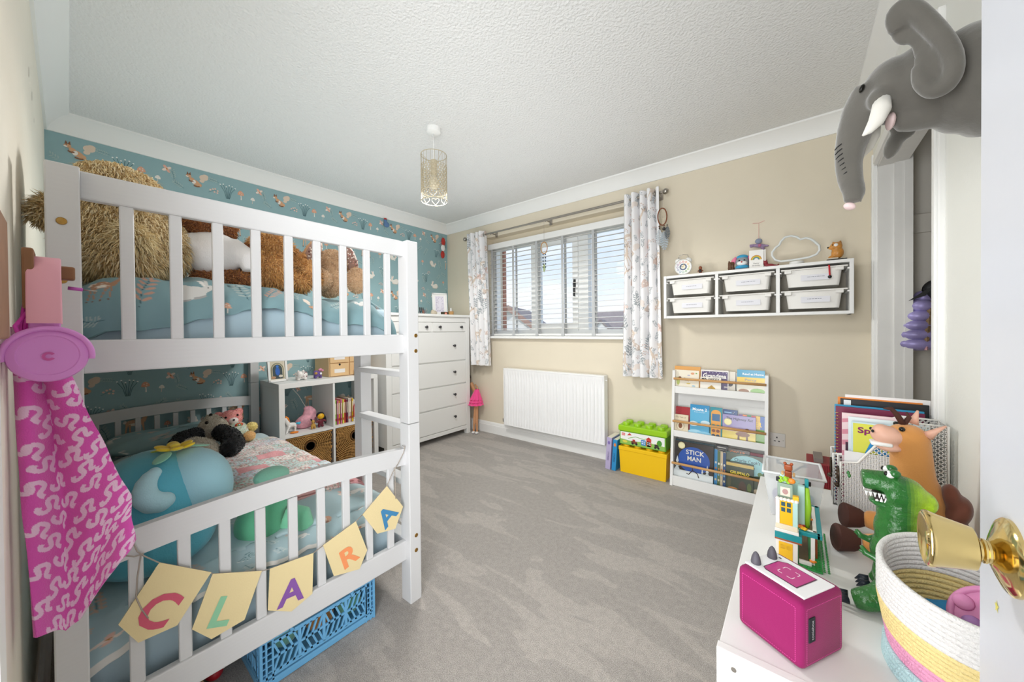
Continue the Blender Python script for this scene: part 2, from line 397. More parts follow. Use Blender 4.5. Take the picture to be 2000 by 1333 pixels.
# carpet with brushed pile marks
def carpet_mat():
    m = bpy.data.materials.new('grey_beige_carpet'); m.use_nodes = True; N = m.node_tree.nodes; L = m.node_tree.links; b = N['Principled BSDF']
    b.inputs['Roughness'].default_value = 0.95; b.inputs['Sheen Weight'].default_value = 0.25; b.inputs['Specular IOR Level'].default_value = 0.1
    tc = N.new('ShaderNodeTexCoord'); n1 = N.new('ShaderNodeTexNoise'); n1.inputs['Scale'].default_value = 330; n1.inputs['Detail'].default_value = 4
    L.new(tc.outputs['Object'], n1.inputs['Vector'])
    r1 = N.new('ShaderNodeValToRGB'); r1.color_ramp.elements[0].position = 0.36; r1.color_ramp.elements[0].color = (*lin('#928b85'), 1); r1.color_ramp.elements[1].position = 0.64; r1.color_ramp.elements[1].color = (*lin('#c0bab4'), 1)
    L.new(n1.outputs['Fac'], r1.inputs[0])
    mp = N.new('ShaderNodeMapping'); mp.inputs['Rotation'].default_value = (0, 0, math.radians(32)); mp.inputs['Scale'].default_value = (0.9, 3.2, 1); L.new(tc.outputs['Object'], mp.inputs[0])
    n2 = N.new('ShaderNodeTexNoise'); n2.inputs['Scale'].default_value = 2.3; n2.inputs['Detail'].default_value = 2.5; n2.inputs['Distortion'].default_value = 0.7; L.new(mp.outputs[0], n2.inputs['Vector'])
    r2 = N.new('ShaderNodeValToRGB'); e = r2.color_ramp.elements; e[0].position = 0.42; e[0].color = (0.90, 0.90, 0.90, 1); e[1].position = 0.66; e[1].color = (1.06, 1.055, 1.05, 1)
    k = e.new(0.53); k.color = (0.92, 0.92, 0.92, 1); k = e.new(0.545); k.color = (1.05, 1.045, 1.04, 1)
    L.new(n2.outputs['Fac'], r2.inputs[0])
    n3 = N.new('ShaderNodeTexNoise'); n3.inputs['Scale'].default_value = 45; n3.inputs['Detail'].default_value = 3; L.new(tc.outputs['Object'], n3.inputs['Vector'])
    r3 = N.new('ShaderNodeMapRange'); r3.inputs['From Min'].default_value = 0.3; r3.inputs['From Max'].default_value = 0.7; r3.inputs['To Min'].default_value = 0.90; r3.inputs['To Max'].default_value = 1.08; L.new(n3.outputs['Fac'], r3.inputs['Value'])
    mx = N.new('ShaderNodeMixRGB'); mx.blend_type = 'MULTIPLY'; mx.inputs[0].default_value = 1; L.new(r1.outputs[0], mx.inputs[1]); L.new(r2.outputs[0], mx.inputs[2])
    sc = N.new('ShaderNodeVectorMath'); sc.operation = 'SCALE'; L.new(mx.outputs[0], sc.inputs[0]); L.new(r3.outputs[0], sc.inputs['Scale']); L.new(sc.outputs[0], b.inputs['Base Color'])
    bp = N.new('ShaderNodeBump'); bp.inputs['Strength'].default_value = 0.6; bp.inputs['Distance'].default_value = 0.006; L.new(n1.outputs['Fac'], bp.inputs['Height']); L.new(bp.outputs[0], b.inputs['Normal'])
    return m
M_carpet = carpet_mat()
struct('floor', MB().b2((-0.15, -3.9, -0.08), (4.6, 0.15, 0)), M_carpet)
struct('ceiling', MB().b2((-0.15, -3.9, H), (4.6, 0.3, H+0.1)), M_ceil)
wall_back = struct('wall_back', MB().b2((-0.12, -3.1, 0), (0, 0.3, H)), M_blue)
# window wall with its opening
WX0, WX1, WZ0, WZ1 = 0.64, 2.30, 1.062, 2.145
w = MB()
w.b2((-0.12, 0, 0), (WX0, 0.28, H)); w.b2((WX1, 0, 0), (XD+0.9, 0.28, H)); w.b2((WX0, 0, 0), (WX1, 0.28, WZ0)); w.b2((WX0, 0, WZ1), (WX1, 0.28, H)); w.b2((WX0, 0.10, 2.075), (WX1, 0.27, WZ1))
struct('wall_window', w, M_beige)
# left wall with the doorway the photographer stands in
w = MB(); DX0, DX1 = 2.62, 3.545
w.b2((-0.12, YC-0.12, 0), (DX0, YC, H)); w.b2((DX1, YC-0.12, 0), (4.5, YC, H)); w.b2((DX0, YC-0.12, 2.02), (DX1, YC, H))
struct('wall_left', w, M_cream)
# right wall with the cupboard opening
CY0, CY1, CZ = -1.225, -0.15, 2.0
w = MB()
w.b2((XD, CY1, 0), (XD+0.1, 0.0, H)); w.b2((XD, YC, 0), (XD+0.1, CY0, H)); w.b2((XD, CY0, CZ), (XD+0.1, CY1, H))
struct('wall_right', w, mat('white_wall_paint', '#ecece6', 0.7, bump=0.05, bscale=130))
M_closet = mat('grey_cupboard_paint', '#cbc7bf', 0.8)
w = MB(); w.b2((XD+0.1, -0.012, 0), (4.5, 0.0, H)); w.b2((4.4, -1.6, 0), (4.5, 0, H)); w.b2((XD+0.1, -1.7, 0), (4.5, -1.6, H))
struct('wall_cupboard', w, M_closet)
# coving
def coving(name, a, b, n, mit0, mit1):
    a = Vector((*a, 0)); b = Vector((*b, 0)); n = Vector((*n, 0)); d = (b-a).normalized()
    prof = [(0, -0.100), (0.010, -0.100), (0.012, -0.090), (0.022, -0.070), (0.040, -0.045), (0.066, -0.022), (0.084, -0.012), (0.088, -0.010), (0.090, 0.0), (0, 0)]
    mb = MB(); k = len(prof)
    vs = [a+n*p+Vector((0, 0, H+z))+d*p*mit0 for p, z in prof]+[b+n*p+Vector((0, 0, H+z))-d*p*mit1 for p, z in prof]
    mb.add(vs, [(i, (i+1) % k, k+(i+1) % k, k+i) for i in range(k)]+[list(range(k))[::-1], list(range(k, 2*k))])
    struct(name, mb, M_trim, smooth=True, auto=35)
coving('trim_1', (0, YC), (0, 0), (1, 0), 1, 1)
coving('trim_2', (0, 0), (XD, 0), (0, -1), 1, 1)
coving('trim_3', (0, YC), (XD, YC), (0, 1), 1, 1)
coving('trim_4', (XD, 0), (XD, YC), (-1, 0), 1, 1)
# baseboards
def board(name, a, b, n):
    a = Vector((*a, 0)); b = Vector((*b, 0)); n = Vector((*n, 0)); prof = [(0, 0), (0.018, 0), (0.018, 0.085), (0.014, 0.092), (0.014, 0.098), (0.010, 0.112), (0.005, 0.12), (0, 0.12)]
    k = len(prof); vs = [a+n*p+Vector((0, 0, z)) for p, z in prof]+[b+n*p+Vector((0, 0, z)) for p, z in prof]
    struct(name, MB().add(vs, [(i, (i+1) % k, k+(i+1) % k, k+i) for i in range(k)]+[list(range(k))[::-1], list(range(k, 2*k))]), M_trim)
board('baseboard_window', (0, 0), (XD, 0), (0, -1)); board('baseboard_back', (0, YC), (0, 0), (1, 0)); board('baseboard_left', (0, YC), (2.55, YC), (0, 1)); board('baseboard_right', (XD, YC), (XD, CY0-0.07), (-1, 0))
# cupboard door frame: architrave + lining
w = MB(); a = 0.065
for y0, y1, z0, z1 in ((CY1, CY1+a, 0, CZ+a), (CY0-a, CY0, 0, CZ+a), (CY0, CY1, CZ, CZ+a)):
    w.b2((XD-0.016, y0, z0), (XD+0.001, y1, z1), bev=0.004); w.b2((XD-0.022, y0+0.008, z0), (XD-0.014, y1-0.03, z1-(0.03 if z0 > 1 else 0)), bev=0.003)
fr = struct('trim_5', w, M_trim)
w = MB(); w.b2((XD, CY1-0.012, 0), (XD+0.11, CY1, CZ)); w.b2((XD, CY0, 0), (XD+0.11, CY0+0.012, CZ)); w.b2((XD, CY0, CZ-0.012), (XD+0.11, CY1, CZ)); w.b2((XD+0.06, CY1-0.026, 0), (XD+0.11, CY1-0.012, CZ)); w.b2((XD+0.095, CY1-0.03, 0), (XD+0.125, CY1-0.012, CZ+.02))
struct('trim_6', w, mat('aged_white_paint', '#e2e1de', 0.55, var=0.05, vscale=5))
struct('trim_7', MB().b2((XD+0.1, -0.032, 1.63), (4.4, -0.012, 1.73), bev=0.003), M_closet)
# doorway lining behind the photographer
w = MB(); w.b2((DX0-0.06, YC, 0), (DX0, YC+0.016, 2.08)); w.b2((DX0-0.06, YC, 2.02), (DX1+0.06, YC+0.016, 2.08)); w.b2((DX0, YC-0.12, 0), (DX0+0.02, YC, 2.02))
struct('trim_8', w, M_trim)
struct('wall_sun_block', MB().b2((1.4, -3.9, 0), (4.6, -3.8, H)).b2((1.4, -3.9, 0), (1.5, YC-.12, H)).b2((4.5, -3.9, 0), (4.6, YC-.12, H)), M_cream)  # unseen walls added to stop the sun coming in through the doorway
# ------------------------------------------------------------------ entrance door with brass knob
XF = 3.50
door = bpy.data.objects.new('door_1', None); COL.objects.link(door); door.location = (XF, -2.95, 0); door['kind'] = 'structure'
part(door, 'door_leaf', MB().b2((XF, -2.955, 0.008), (XF+0.038, -2.202, 1.985), bev=0.002), mat('white_door_gloss', '#dcdfe8', 0.3, bump=0.03, bscale=60))
kc = AT(1977, 1090, 'x', XF); kb = MB(); ax = (-1, 0, 0)
kb.lathe([(0, 0), (0.0385, 0), (0.0385, 0.003), (0.036, 0.0055), (0.030, 0.008), (0.020, 0.012), (0.016, 0.013), (0.0135, 0.0145), (0.0115, 0.015), (0.0115, 0.017), (0.0125, 0.0178), (0.0125, 0.0195), (0.0105, 0.020), (0.0095, 0.0205), (0.0095, 0.024), (0.012, 0.0245)], kc, 40, ax)
kr = part(door, 'rosette', kb, M_brass, smooth=True, auto=40, label='round polished brass door rose')
kb = MB(); kb.lathe([(0.0, 0.0245), (0.019, 0.0245), (0.022, 0.026), (0.0225, 0.029), (0.0275, 0.050), (0.0295, 0.056), (0.0305, 0.059), (0.0297, 0.0612), (0.028, 0.062), (0.0267, 0.061), (0.018, 0.058), (0.009, 0.057), (0.008, 0.058), (0.0065, 0.0597), (0.0, 0.060)], kc, 48, ax)
part(door, 'knob', kb, M_brass, smooth=True, auto=40, label='flared polished brass door knob')
stp = AT(1948, 1186, 'x', XF); star = [(0.0055*(1 if i % 2 == 0 else .45)*math.cos(PI/2+i*PI/5), 0.0075*(1 if i % 2 == 0 else .45)*math.sin(PI/2+i*PI/5)) for i in range(10)]
part(door, 'star_sticker', flat(MB(), star, stp, (0, -1, 0), (0, 0, 1), '#e3da72', 0.0006), M_vc, vcol=True, label='small yellow star sticker')
# ------------------------------------------------------------------ window
win = bpy.data.objects.new('window_1', None); COL.objects.link(win); win.location = (1.47, 0.13, WZ0); win['kind'] = 'structure'
fz0, fz1 = WZ0+0.0, 2.075; FY0, FY1 = 0.115, 0.185
w = MB(); xs = [WX0, 1.168, 1.262, 1.705, 1.815, WX1]
w.b2((WX0, FY0, fz0), (WX1, FY1, fz0+0.065)); w.b2((WX0, FY0, fz1-0.06), (WX1, FY1, fz1)); w.b2((WX0, FY0, fz0+.0651), (WX0+0.05, FY1, fz1-.0601)); w.b2((WX1-0.05, FY0, fz0+.0651), (WX1, FY1, fz1-.0601))
for i in (1, 3): w.b2((xs[i], FY0, fz0+.0651), (xs[i+1], FY1, fz1-.0601))
part(win, 'window_frame', w, M_pvc)
for k, (x0, x1) in enumerate(((WX0+0.05, xs[1]), (xs[2], xs[3]), (xs[4], WX1-0.05))):
    if k == 1: 
        s_ = MB()
        for lo, hi in (((x0-.012, FY0-0.018, fz0+0.055), (x1+.012, FY0-.0002, fz0+0.125)), ((x0-.012, FY0-0.018, fz1-0.11), (x1+.012, FY0-.0002, fz1-0.05)), ((x0-.012, FY0-0.018, fz0+0.1252), (x0+0.03, FY0-.0002, fz1-0.1102)), ((x1-0.045, FY0-0.018, fz0+0.1252), (x1+.012, FY0-.0002, fz1-0.1102))): s_.b2(lo, hi)
        sa = part(win, 'sash', s_, M_pvc)
        hd = MB(); hd.b2((x1-0.03, FY0-0.030, 1.52), (x1-0.008, FY0-0.018, 1.60), bev=0.003); hd.b2((x1-0.027, FY0-0.042, 1.44), (x1-0.011, FY0-0.026, 1.58), bev=0.005)
        part(sa, 'window_handle', hd, M_dark)
    part(win, 'pane', MB().b2((x0, 0.148, fz0+0.06), (x1, 0.152, fz1-0.055)), M_glass)
part(win, 'window_sill', MB().b2((WX0-0.04, -0.055, WZ0-0.022), (WX1+0.04, 0.13, WZ0+0.003), bev=0.006), M_trim)
# venetian blind: each slat its own piece
bl = thing('venetian_blind', 'white wooden venetian blind with wide slats drawn down inside the window recess', 'blind', (1.47, 0.06, WZ0+0.004))
part(bl, 'headrail', MB().b2((WX0+0.01, 0.015, 2.012), (WX1-0.01, 0.095, 2.072), bev=0.004), M_white)
slat = MB().box((0, 0, 0), (WX1-WX0-0.03, 0.048, 0.004), (0.13, 0, 0), bev=0.001, seg=1).mesh('slat', mat('white_slat', '#e3e1dd', 0.45))
for i in range(19): kid('slat', slat, bl, (0, 0.0, 1.995-i*0.0475-(WZ0+0.004)))
part(bl, 'bottom_rail', MB().b2((WX0+0.015, 0.036, WZ0+0.006), (WX1-0.015, 0.086, WZ0+0.026), bev=0.004), M_white)
M_tape = mat('pale_grey_tape', '#b9bbbc', 0.8)
for x in (0.70, 0.995, 1.29, 1.59, 1.905, 2.2):
    t = MB(); t.b2((x-0.013, 0.032, WZ0+0.012), (x+0.013, 0.0335, 2.02)); t.b2((x-0.013, 0.088, WZ0+0.012), (x+0.013, 0.0895, 2.02)); t.b2((x-0.017, 0.03, WZ0+0.004), (x+0.017, 0.0345, WZ0+0.03))
    part(bl, 'ladder_tape', t, M_tape)
# ------------------------------------------------------------------ wallpaper print on the back wall
PW = [('#d9a67f', '#e3cdb9', '#f1e9df', '#8a5b3e'), ('#f0ebe3', '#d6cabd', '#e9c2b2', '#9d8b7d'), ('#e2b58f', '#f2e6d8', '#f3ead9', '#7c5a43'), ('#e0a689', '#efe6da', '#f1e6d8', '#b57457'), ('#e9b4a0', '#f3dfd2', '#ffffff', '#c98c58'), ('#a9bfbd', '#4d757b'), ('#41666d', '#eef2ee'), ('#eec8b7', '#4d757b')]
wp = MB(); TW, TH = 0.53, 0.70
def wput(kind, pal, y, z, sc, rot=0, flip=1, lay=0.0):
    for i, (poly, c) in enumerate(place(kind, PW[pal], y, z, sc, rot, flip)):
        if any(p[0] < YC+0.01 or p[0] > -0.01 or p[1] < 0.12 or p[1] > 2.287 for p in poly): continue
        flat(wp, poly, (0, 0, 0), (0, 1, 0), (0, 0, 1), c, 0.0006+lay+i*0.00018)
TILE = [('squirrel', 0, .13, .60, .085, 0, 1), ('flower', 4, -.01, .66, .055, .2, 1), ('berries', 7, .235, .585, .055, 0, 1), ('mush', 3, .40, .60, .060, .05, 1), ('mush', 1, .475, .58, .042, -.1, 1), ('grass', 6, .32, .60, .085, 0, 1),
        ('deer', 2, .36, .36, .105, 0, -1), ('flower', 4, .25, .46, .045, .7, 1), ('rabbit', 1, .11, .32, .085, -.9, -1), ('mush', 3, .50, .33, .05, 0, 1), ('sprig', 5, .22, .33, .075, .3, 1), ('sprig', 5, .01, .45, .07, -.5, 1),
        ('rabbit', 1, .40, .10, .085, 0, -1), ('rabbit', 1, .13, .07, .095, 0, 1), ('mush', 3, .27, .12, .045, .1, 1), ('grass', 6, .01, .16, .08, .1, 1), ('sprig', 5, .52, .13, .065, .4, 1), ('sprig', 5, .28, .22, .06, 1.2, 1), ('berries', 7, .05, .22, .045, .5, 1),
        ('sprig', 5, .46, .48, .06, -.9, 1), ('grass', 6, .17, .46, .075, -.2, 1), ('sprig', 5, .05, .57, .05, 1.0, 1), ('sprig', 5, .36, .22, .05, -1.3, 1), ('sprig', 5, .31, .47, .05, .6, 1), ('sprig', 5, .42, .25, .05, 0, 1), ('sprig', 5, .19, .18, .055, -.7, 1), ('berries', 7, .50, .03, .045, 0, 1), ('sprig', 5, .24, .66, .045, 1.4, 1), ('sprig', 5, .06, .01, .05, 1.1, 1), ('grass', 6, .33, .02, .06, 0, 1), ('sprig', 5, .55, .63, .05, .2, 1)]
for iy in range(-1, 8):
    for iz in range(0, 4):
        for j, (kind, pal, a, b, sc, ro, fl) in enumerate(TILE):
            wput(kind, pal, -2.99+iy*TW+a+(0.0 if iz % 2 else 0.0), 2.24-0.66-iz*TH+b, sc, ro, fl, 0.0)
part(wall_back, 'wallpaper_print', wp, M_vc, vcol=True)
# scuffs where tape was pulled off the left wall
sc_ = MB()
for px, py, l in ((56, 132, 30), (62, 180, 28), (66, 232, 20)):
    p = AT(px, py, 'y', YC); q = AT(px+2, py+l, 'y', YC); x0 = q[0]-0.008
    sc_.add([(p[0], YC+0.0006, p[2]), (p[0]+0.012, YC+0.0006, p[2]), (p[0]+0.012, YC+0.0006, q[2]), (p[0], YC+0.0006, q[2])], [(0, 1, 2, 3)], '#8a8782')
part(bpy.data.objects['wall_left'], 'paint_scuff', sc_, M_vc, vcol=True)
# ------------------------------------------------------------------ outside
M_ren = mat('white_render', '#f2f0ea', 0.8); M_rf = mat('brown_roof_tiles', '#8d7f7a', 0.8, bump=0.3, bscale=3, var=0.12, vscale=3); M_rf2 = mat('grey_roof_tiles', '#7f7d80', 0.8, bump=0.3, bscale=3, var=0.1, vscale=3); M_ter = mat('terracotta_verge', '#a5806f', 0.8)
M_win = mat('dark_house_glass', '#57616b', 0.2)
M_brick = mat('red_house_brick', '#a5674f', 0.85, bump=0.3, bscale=20, var=0.15, vscale=12)
solo('garden_ground', MB().b2((-60, 1.2, -2.75), (45, 90, -2.7)), mat('lawn_and_tarmac', '#8b9078', 0.9, var=0.2, vscale=0.4), 'grassy ground far below the window', 'ground', (0, 30, -2.75))['kind'] = 'structure'
def house(name, label, c, wd, dp, eave, ridge, rot, roofm, gable_front=True, wins=(), chim=None):
    T = thing(name, label, 'house', (c[0], c[1], -2.7), rot); z0 = 0
    e = eave+2.7; r = ridge+2.7; a, b = wd/2, dp/2
    if gable_front:   # ridge runs away from the room
        part(T, 'wall', MB().prism([(-a, 0), (a, 0), (a, e), (0, r), (-a, e)], (0, b, 0), (1, 0, 0), (0, 0, 1), dp), M_ren, False)
        for s in (-1, 1):
            q = Vector((s*a, 0, e-r)); L = q.length; ov = 1.08; ang = math.atan2(r-e, a)
            part(T, 'roof', MB().box((s*a*ov/2, 0, r+(e-r)*ov/2+0.10), (L*ov, dp+0.6, 0.16), (0, s*ang, 0)), roofm, False)
            part(T, 'verge', MB().box((s*a*ov/2, -b-0.3, r+(e-r)*ov/2+0.03), (L*ov, 0.12, 0.34), (0, s*ang, 0)), M_ter, False)
    else:
        part(T, 'wall', MB().prism([(-b, 0), (b, 0), (b, e), (0, r), (-b, e)], (-a, 0, 0), (0, 1, 0), (0, 0, 1), wd), M_ren, False)
        for s in (-1, 1):
            L = math.hypot(b, r-e)*1.1; ang = math.atan2(r-e, b)
            part(T, 'roof', MB().box((0, s*b*1.1/2, r+(e-r)*1.1/2+0.1), (wd+0.5, L, 0.16), (-s*ang, 0, 0)), roofm, False)
    for x, z, ww, hh in wins:
        k = part(T, 'window', MB().b2((x-ww/2, -b-0.03, z), (x+ww/2, -b+0.05, z+hh)), M_trim, False); kk = link('pane', MB().b2((x-ww/2+.07, -b-0.04, z+.07), (x+ww/2-.07, -b, z+hh-.07)).mesh('pane', M_win), k)
    if chim:
        part(T, 'chimney', MB().b2((chim[0]-.35, -.35, r-0.6), (chim[0]+.35, .35, r+chim[1])), M_brick, False)
    return T
house('gabled_house', 'white rendered house with a red edged gable beside the brick corner', (-14.4, 20.2), 4.9, 7, 0.9, 2.75, 0.42, M_rf, True)
house('row_house', 'low white house with a brown roof and front gables beyond the trees', (-6.5, 27), 9, 6, 0.9, 2.5, 0.2, M_rf, False, ((-2, 2.0, 1.0, 1.1), (1.5, 2.0, 1.0, 1.1)))
_rh = bpy.data.objects['row_house']
for gx in (-2.7, -0.6, 1.5):
    _rh_g = part(_rh, 'front_gable', MB().prism([(-.95, 0), (.95, 0), (.95, 3.45), (0, 4.45), (-.95, 3.45)], (gx, -3.0, 0), (1, 0, 0), (0, 0, 1), 1.2), M_ren, False)
    for s_ in (-1, 1): link('gable_roof', MB().box((gx+s_*.52, -3.6, 3.98), (1.52, 1.5, .14), (0, s_*math.atan2(1.0, .95), 0)).mesh('gable_roof', M_rf), _rh_g)
house('terraced_house', 'long white house with a grey roof and a brick chimney', (3.2, 22), 9.0, 6, 1.15, 3.15, -0.1, M_rf2, False, ((-2.9, 2.4, .9, 1.1), (-0.6, 2.4, .9, 1.1), (1.6, 2.4, .9, 1.1)), (-2.9, 0.7))
solo('brick_pier', MB().b2((0.49, 0.285, -2.7), (0.655, 0.33, 2.9)), M_brick, 'red brick return of the house wall just outside the window', 'brick wall', (0.57, 0.30, -2.7))
solo('roof_soffit', MB().b2((-0.6, 0.3, 2.60), (1.02, 0.8, 2.7)).prism([(0, 0), (.30, 0), (0, -.42)], (0.62, 0.55, 2.60), (1, 0, 0), (0, 0, 1), 0.1), mat('brown_soffit', '#8b8280', 0.7), 'brown eaves board overhanging the window outside', 'eaves', (0.4, 0.5, 2.6))
def leafy(name, label, c, r, h, n, seed, col):
    T = thing(name, label, 'tree', (c[0], c[1], -2.7), 0, 'trees behind the far houses'); R = random.Random(seed)
    part(T, 'trunk', MB().tube([(c[0], c[1], -2.7), (c[0]+.1, c[1], h-r*.6)], [.25, .12], 8), mat('tree_bark', '#5d4c3d', 0.9))
    cr = MB()
    for i in range(n):
        a, b_ = R.random()*2*PI, R.random(); q = R.random()**.4; z = (b_*2-1); rr = math.sqrt(1-z*z)*q
        p = Vector((c[0]+r*rr*math.cos(a), c[1]+r*rr*math.sin(a), h+z*q*r*.75)); s = R.uniform(.10, .24); e = Euler((R.random()*6, R.random()*6, R.random()*6)).to_matrix()
        cr.add([p+e @ Vector((x*s, y*s*.6, 0)) for x, y in ((-1, 0), (0, -1), (1, 0), (0, 1))], [(0, 1, 2, 3)], R.choice(col))
    o = part(T, 'foliage', cr, M_vc, vcol=True); o['kind'] = 'stuff'
leafy('broadleaf_tree', 'tall mid green tree standing behind the brown roofed house', (-3.4, 33), 1.9, 3.0, 1500, 3, ('#6d8254', '#7f9463', '#93a577', '#5c7047'))
leafy('broadleaf_tree', 'pale green bushy tree standing left of the taller tree', (-7.0, 36), 2.0, 2.2, 1300, 4, ('#8f9c73', '#a2ac84', '#7f8c66'))
leafy('broadleaf_tree', 'low green tree spreading low behind the white gables', (-10.5, 38), 1.8, 1.9, 1000, 5, ('#8b9a72', '#98a680', '#7b8a63'))
# ================================================================== bunk bed
def av(pts, ax, val, k): return sum(AT(u, v, ax, val)[k] for u, v in pts)/len(pts)
bed = thing('bunk_bed', 'white painted wooden bunk bed with slatted ends against the patterned wall', 'bunk bed', (1.04, -2.46, 0))
PXF = 2.085; yr0 = AT(798, 800, 'x', PXF)[1]; yr1 = AT(819.5, 800, 'x', PXF)[1]; yl0 = AT(86, 400, 'x', PXF)[1]; yl1 = AT(157, 400, 'x', PXF)[1]
HT = 1.497; X0, X1 = 2.022, PXF
posts = [(X0, X1, yr0, yr1, HT), (X0, X1, yl0, yl1, HT), (0.012, 0.07, yr0, yr1, HT), (0.012, 0.07, yl0, yl1, HT)]
for i, (a, b, c, d, h) in enumerate(posts):
    p = part(bed, 'post', MB().b2((a, c, 0), (b, d, 0.742), bev=0.003).b2((a, c, 0.744), (b, d, h), bev=0.003), M_bed)
    if i < 2:
        spots = ((812, 656), (812, 686), (813, 1046), (813, 1075)) if i == 0 else ((120, 432), (121, 547))
        for u, v in spots: link('bolt', MB().lathe([(0, .001), (.004, .0005), (.006, .002), (.008, .0015), (.008, 0)], AT(u, v, 'x', PXF), 14, (1, 0, 0)).mesh('bolt', M_brassd, wloc(bed), True), p)
def end_panel(x, front):
    zt0, zt1 = 1.437, HT; zr0, zr1 = 1.035, 1.112
    part(bed, 'top_rail', MB().b2((x-.012, yl1-.002, zt0-.003), (x+.012, yr0+.002, zt1), bev=0.004), M_bed)
    part(bed, 'cross_rail', MB().b2((x-.012, yl1-.002, zr0), (x+.012, yr0+.002, zr1), bev=0.004), M_bed)
    part(bed, 'cross_rail', MB().b2((x-.012, yl1-.002, .176), (x+.012, yr0+.002, .257), bev=0.004), M_bed)
    # arched lower rail
    n = 18; top = [(yl1+(yr0-yl1)*i/n, .640+.024*math.sin(PI*i/n)) for i in range(n+1)]; bot = [(a, b-.068) for a, b in top]
    part(bed, 'arched_rail', MB().prism(bot+top[::-1], (x-.012, 0, 0), (0, 1, 0), (0, 0, 1), .024), M_bed)
    ups = (250, 345, 427, 501, 565, 620, 671, 717, 757); sl = MB().box((0, 0, 0), (.014, .0245, .335), bev=.002, seg=1).mesh('slat', M_bed)
    lows = (264, 359, 439, 509, 573, 628, 677, 722, 764); s2 = MB().box((0, 0, 0), (.014, .0265, .335), bev=.002, seg=1).mesh('slat', M_bed)
    wb = wloc(bed)
    for i in range(9):
        y = AT(ups[i], 560, 'x', 2.05)[1]; kid('slat', sl, bed, Vector((x, y, 1.2725))-wb)
        y = AT(lows[i], 1040, 'x', 2.05)[1] if True else 0; zc = (.257+.59)/2; kid('slat', s2, bed, Vector((x, y, zc))-wb)
end_panel(2.046, True); end_panel(0.04, False)
for z0, z1 in ((1.035, 1.112), (.176, .257)):
    part(bed, 'side_rail', MB().b2((.07, yr0+.004, z0), (X0, yr0+.026, z1), bev=.003), M_bed); part(bed, 'side_rail', MB().b2((.07, yl0+.004, z0), (X0, yl0+.026, z1), bev=.003), M_bed)
M_pine = mat('pale_pine', '#c9a67c', 0.6, wave=('X', 12, .05))
for zz in (1.04, .185):
    bs = MB().box((0, 0, 0), (.07, yr0-yl0-.06, .015)).mesh('base_slat', M_pine)
    for i in range(12): kid('base_slat', bs, bed, Vector((.16+i*.16, (yr0+yl0)/2+.015, zz))-wloc(bed))
# ladder on the room side of the bed
ly0, ly1 = yr1-.052, yr1-.006
lad = part(bed, 'ladder_rail', MB().b2((1.60, ly0+.02, 0), (1.668, ly1+.028, 1.10), bev=.003), M_bed)
for z in (.255, .50, .735, .955): part(bed, 'ladder_rung', MB().b2((1.668, ly0+.004, z-.024), (X0, ly1+.012, z), bev=.003), M_bed)
# ------------------------------------------------------------------ mattresses and bedding
M_sheet = mat('pale_blue_sheet', '#a9bfca', 0.85, sheen=.2, bump=.05, bscale=40)
yb0, yb1 = yl0+.032, yr0-.002
solo('mattress', MB().box((1.045, (yb0+yb1)/2, 1.135), (1.90, yb1-yb0, .165), bev=.035, seg=4), M_sheet, 'mattress in a pale blue sheet on the upper bunk', 'mattress', (1.045, (yb0+yb1)/2, 1.05), smooth=True)
solo('mattress', MB().box((1.045, (yb0+yb1)/2, .287), (1.90, yb1-yb0, .185), bev=.04, seg=4), M_sheet, 'mattress in a pale blue sheet on the lower bunk', 'mattress', (1.045, (yb0+yb1)/2, .195), smooth=True)
M_duv = mat('printed_cotton', '#ffffff', 0.85, vcol=True, bump=.05, bscale=60, sheen=.15)
PD = [('#c89a78', '#e7d6c6', '#f0e6da', '#8a6a55'), ('#d9d7d3', '#a9a8a6', '#ece8e4', '#77706c'), ('#b68a6d', '#e6d8ca', '#f0e6d8', '#7c5a43'), ('#dca88c', '#efe6da', '#f1e6d8', '#b57457'), ('#e9bba8', '#f3dfd2', '#ffffff', '#c98c58'), ('#a8b6b4', '#3f5f66'), ('#4b6c72', '#dfe6e4'), ('#c99c88', '#44646b')]
def scatter(pals, x0, x1, y0, y1, n, kinds, smin, smax, seed):
    R = random.Random(seed); out = []; pts = []
    for i in range(n*12):
        if len(pts) >= n: break
        x, y = R.uniform(x0, x1), R.uniform(y0, y1)
        if any((x-a)**2+(y-b)**2 < (smin*1.25)**2 for a, b in pts): continue
        pts.append((x, y)); k, pal = R.choice(kinds); out += place(k, pals[pal], x, y, R.uniform(smin, smax), R.uniform(-.5, .5), R.choice((-1, 1)))
    return out
KD = [('sprig', 5), ('sprig', 7), ('grass', 6), ('sprig', 5), ('berries', 7), ('mush', 3), ('flower', 4), ('rabbit', 1), ('sprig', 7)]
def wr(x, y, s, a): return a*mnoise.noise(Vector((x*s, y*s, 3.1)))+a*.5*mnoise.noise(Vector((x*s*2.1, y*s*2.1, 7.7)))
def duvU(u, v):
    y = yb0+.005+(yb1-yb0-.004)*u; edge = min(u, 1-u); hump = 1.262+.022*math.sin(u*5+.5)+wr(0, y, 7, .02)
    if u > .90: hump -= (u-.90)*.55
    if u < .06: hump -= (.06-u)*.6
    drop = .118 if u < .16 else .118-.05*min(1, (u-.16)/.25)
    drop += .012*math.sin(u*9)
    if v < .5:
        x = .15+(1.955-.15)*v/.5; z = hump+wr(x, y, 6, .020)
        if v > .46: z -= ((v-.46)/.04)**2*.014
    else:
        t = (v-.5)/.5; a = t*PI/2*1.15; x = 1.955+.042*math.sin(min(a, PI/2))+.006*math.sin(u*34+t*5)*t; z = hump-.014-drop*(t**1.2)+wr(x, y*2, 9, .010)
    return (x, y, z)
pr = scatter(PD, 0, .95, 0, 1.75, 60, KD, .05, .085, 5)
L0 = 1.805
def uvU(u, v): return (u*.9, v/.5*L0 if v < .5 else L0+(v-.5)/.5*.13)
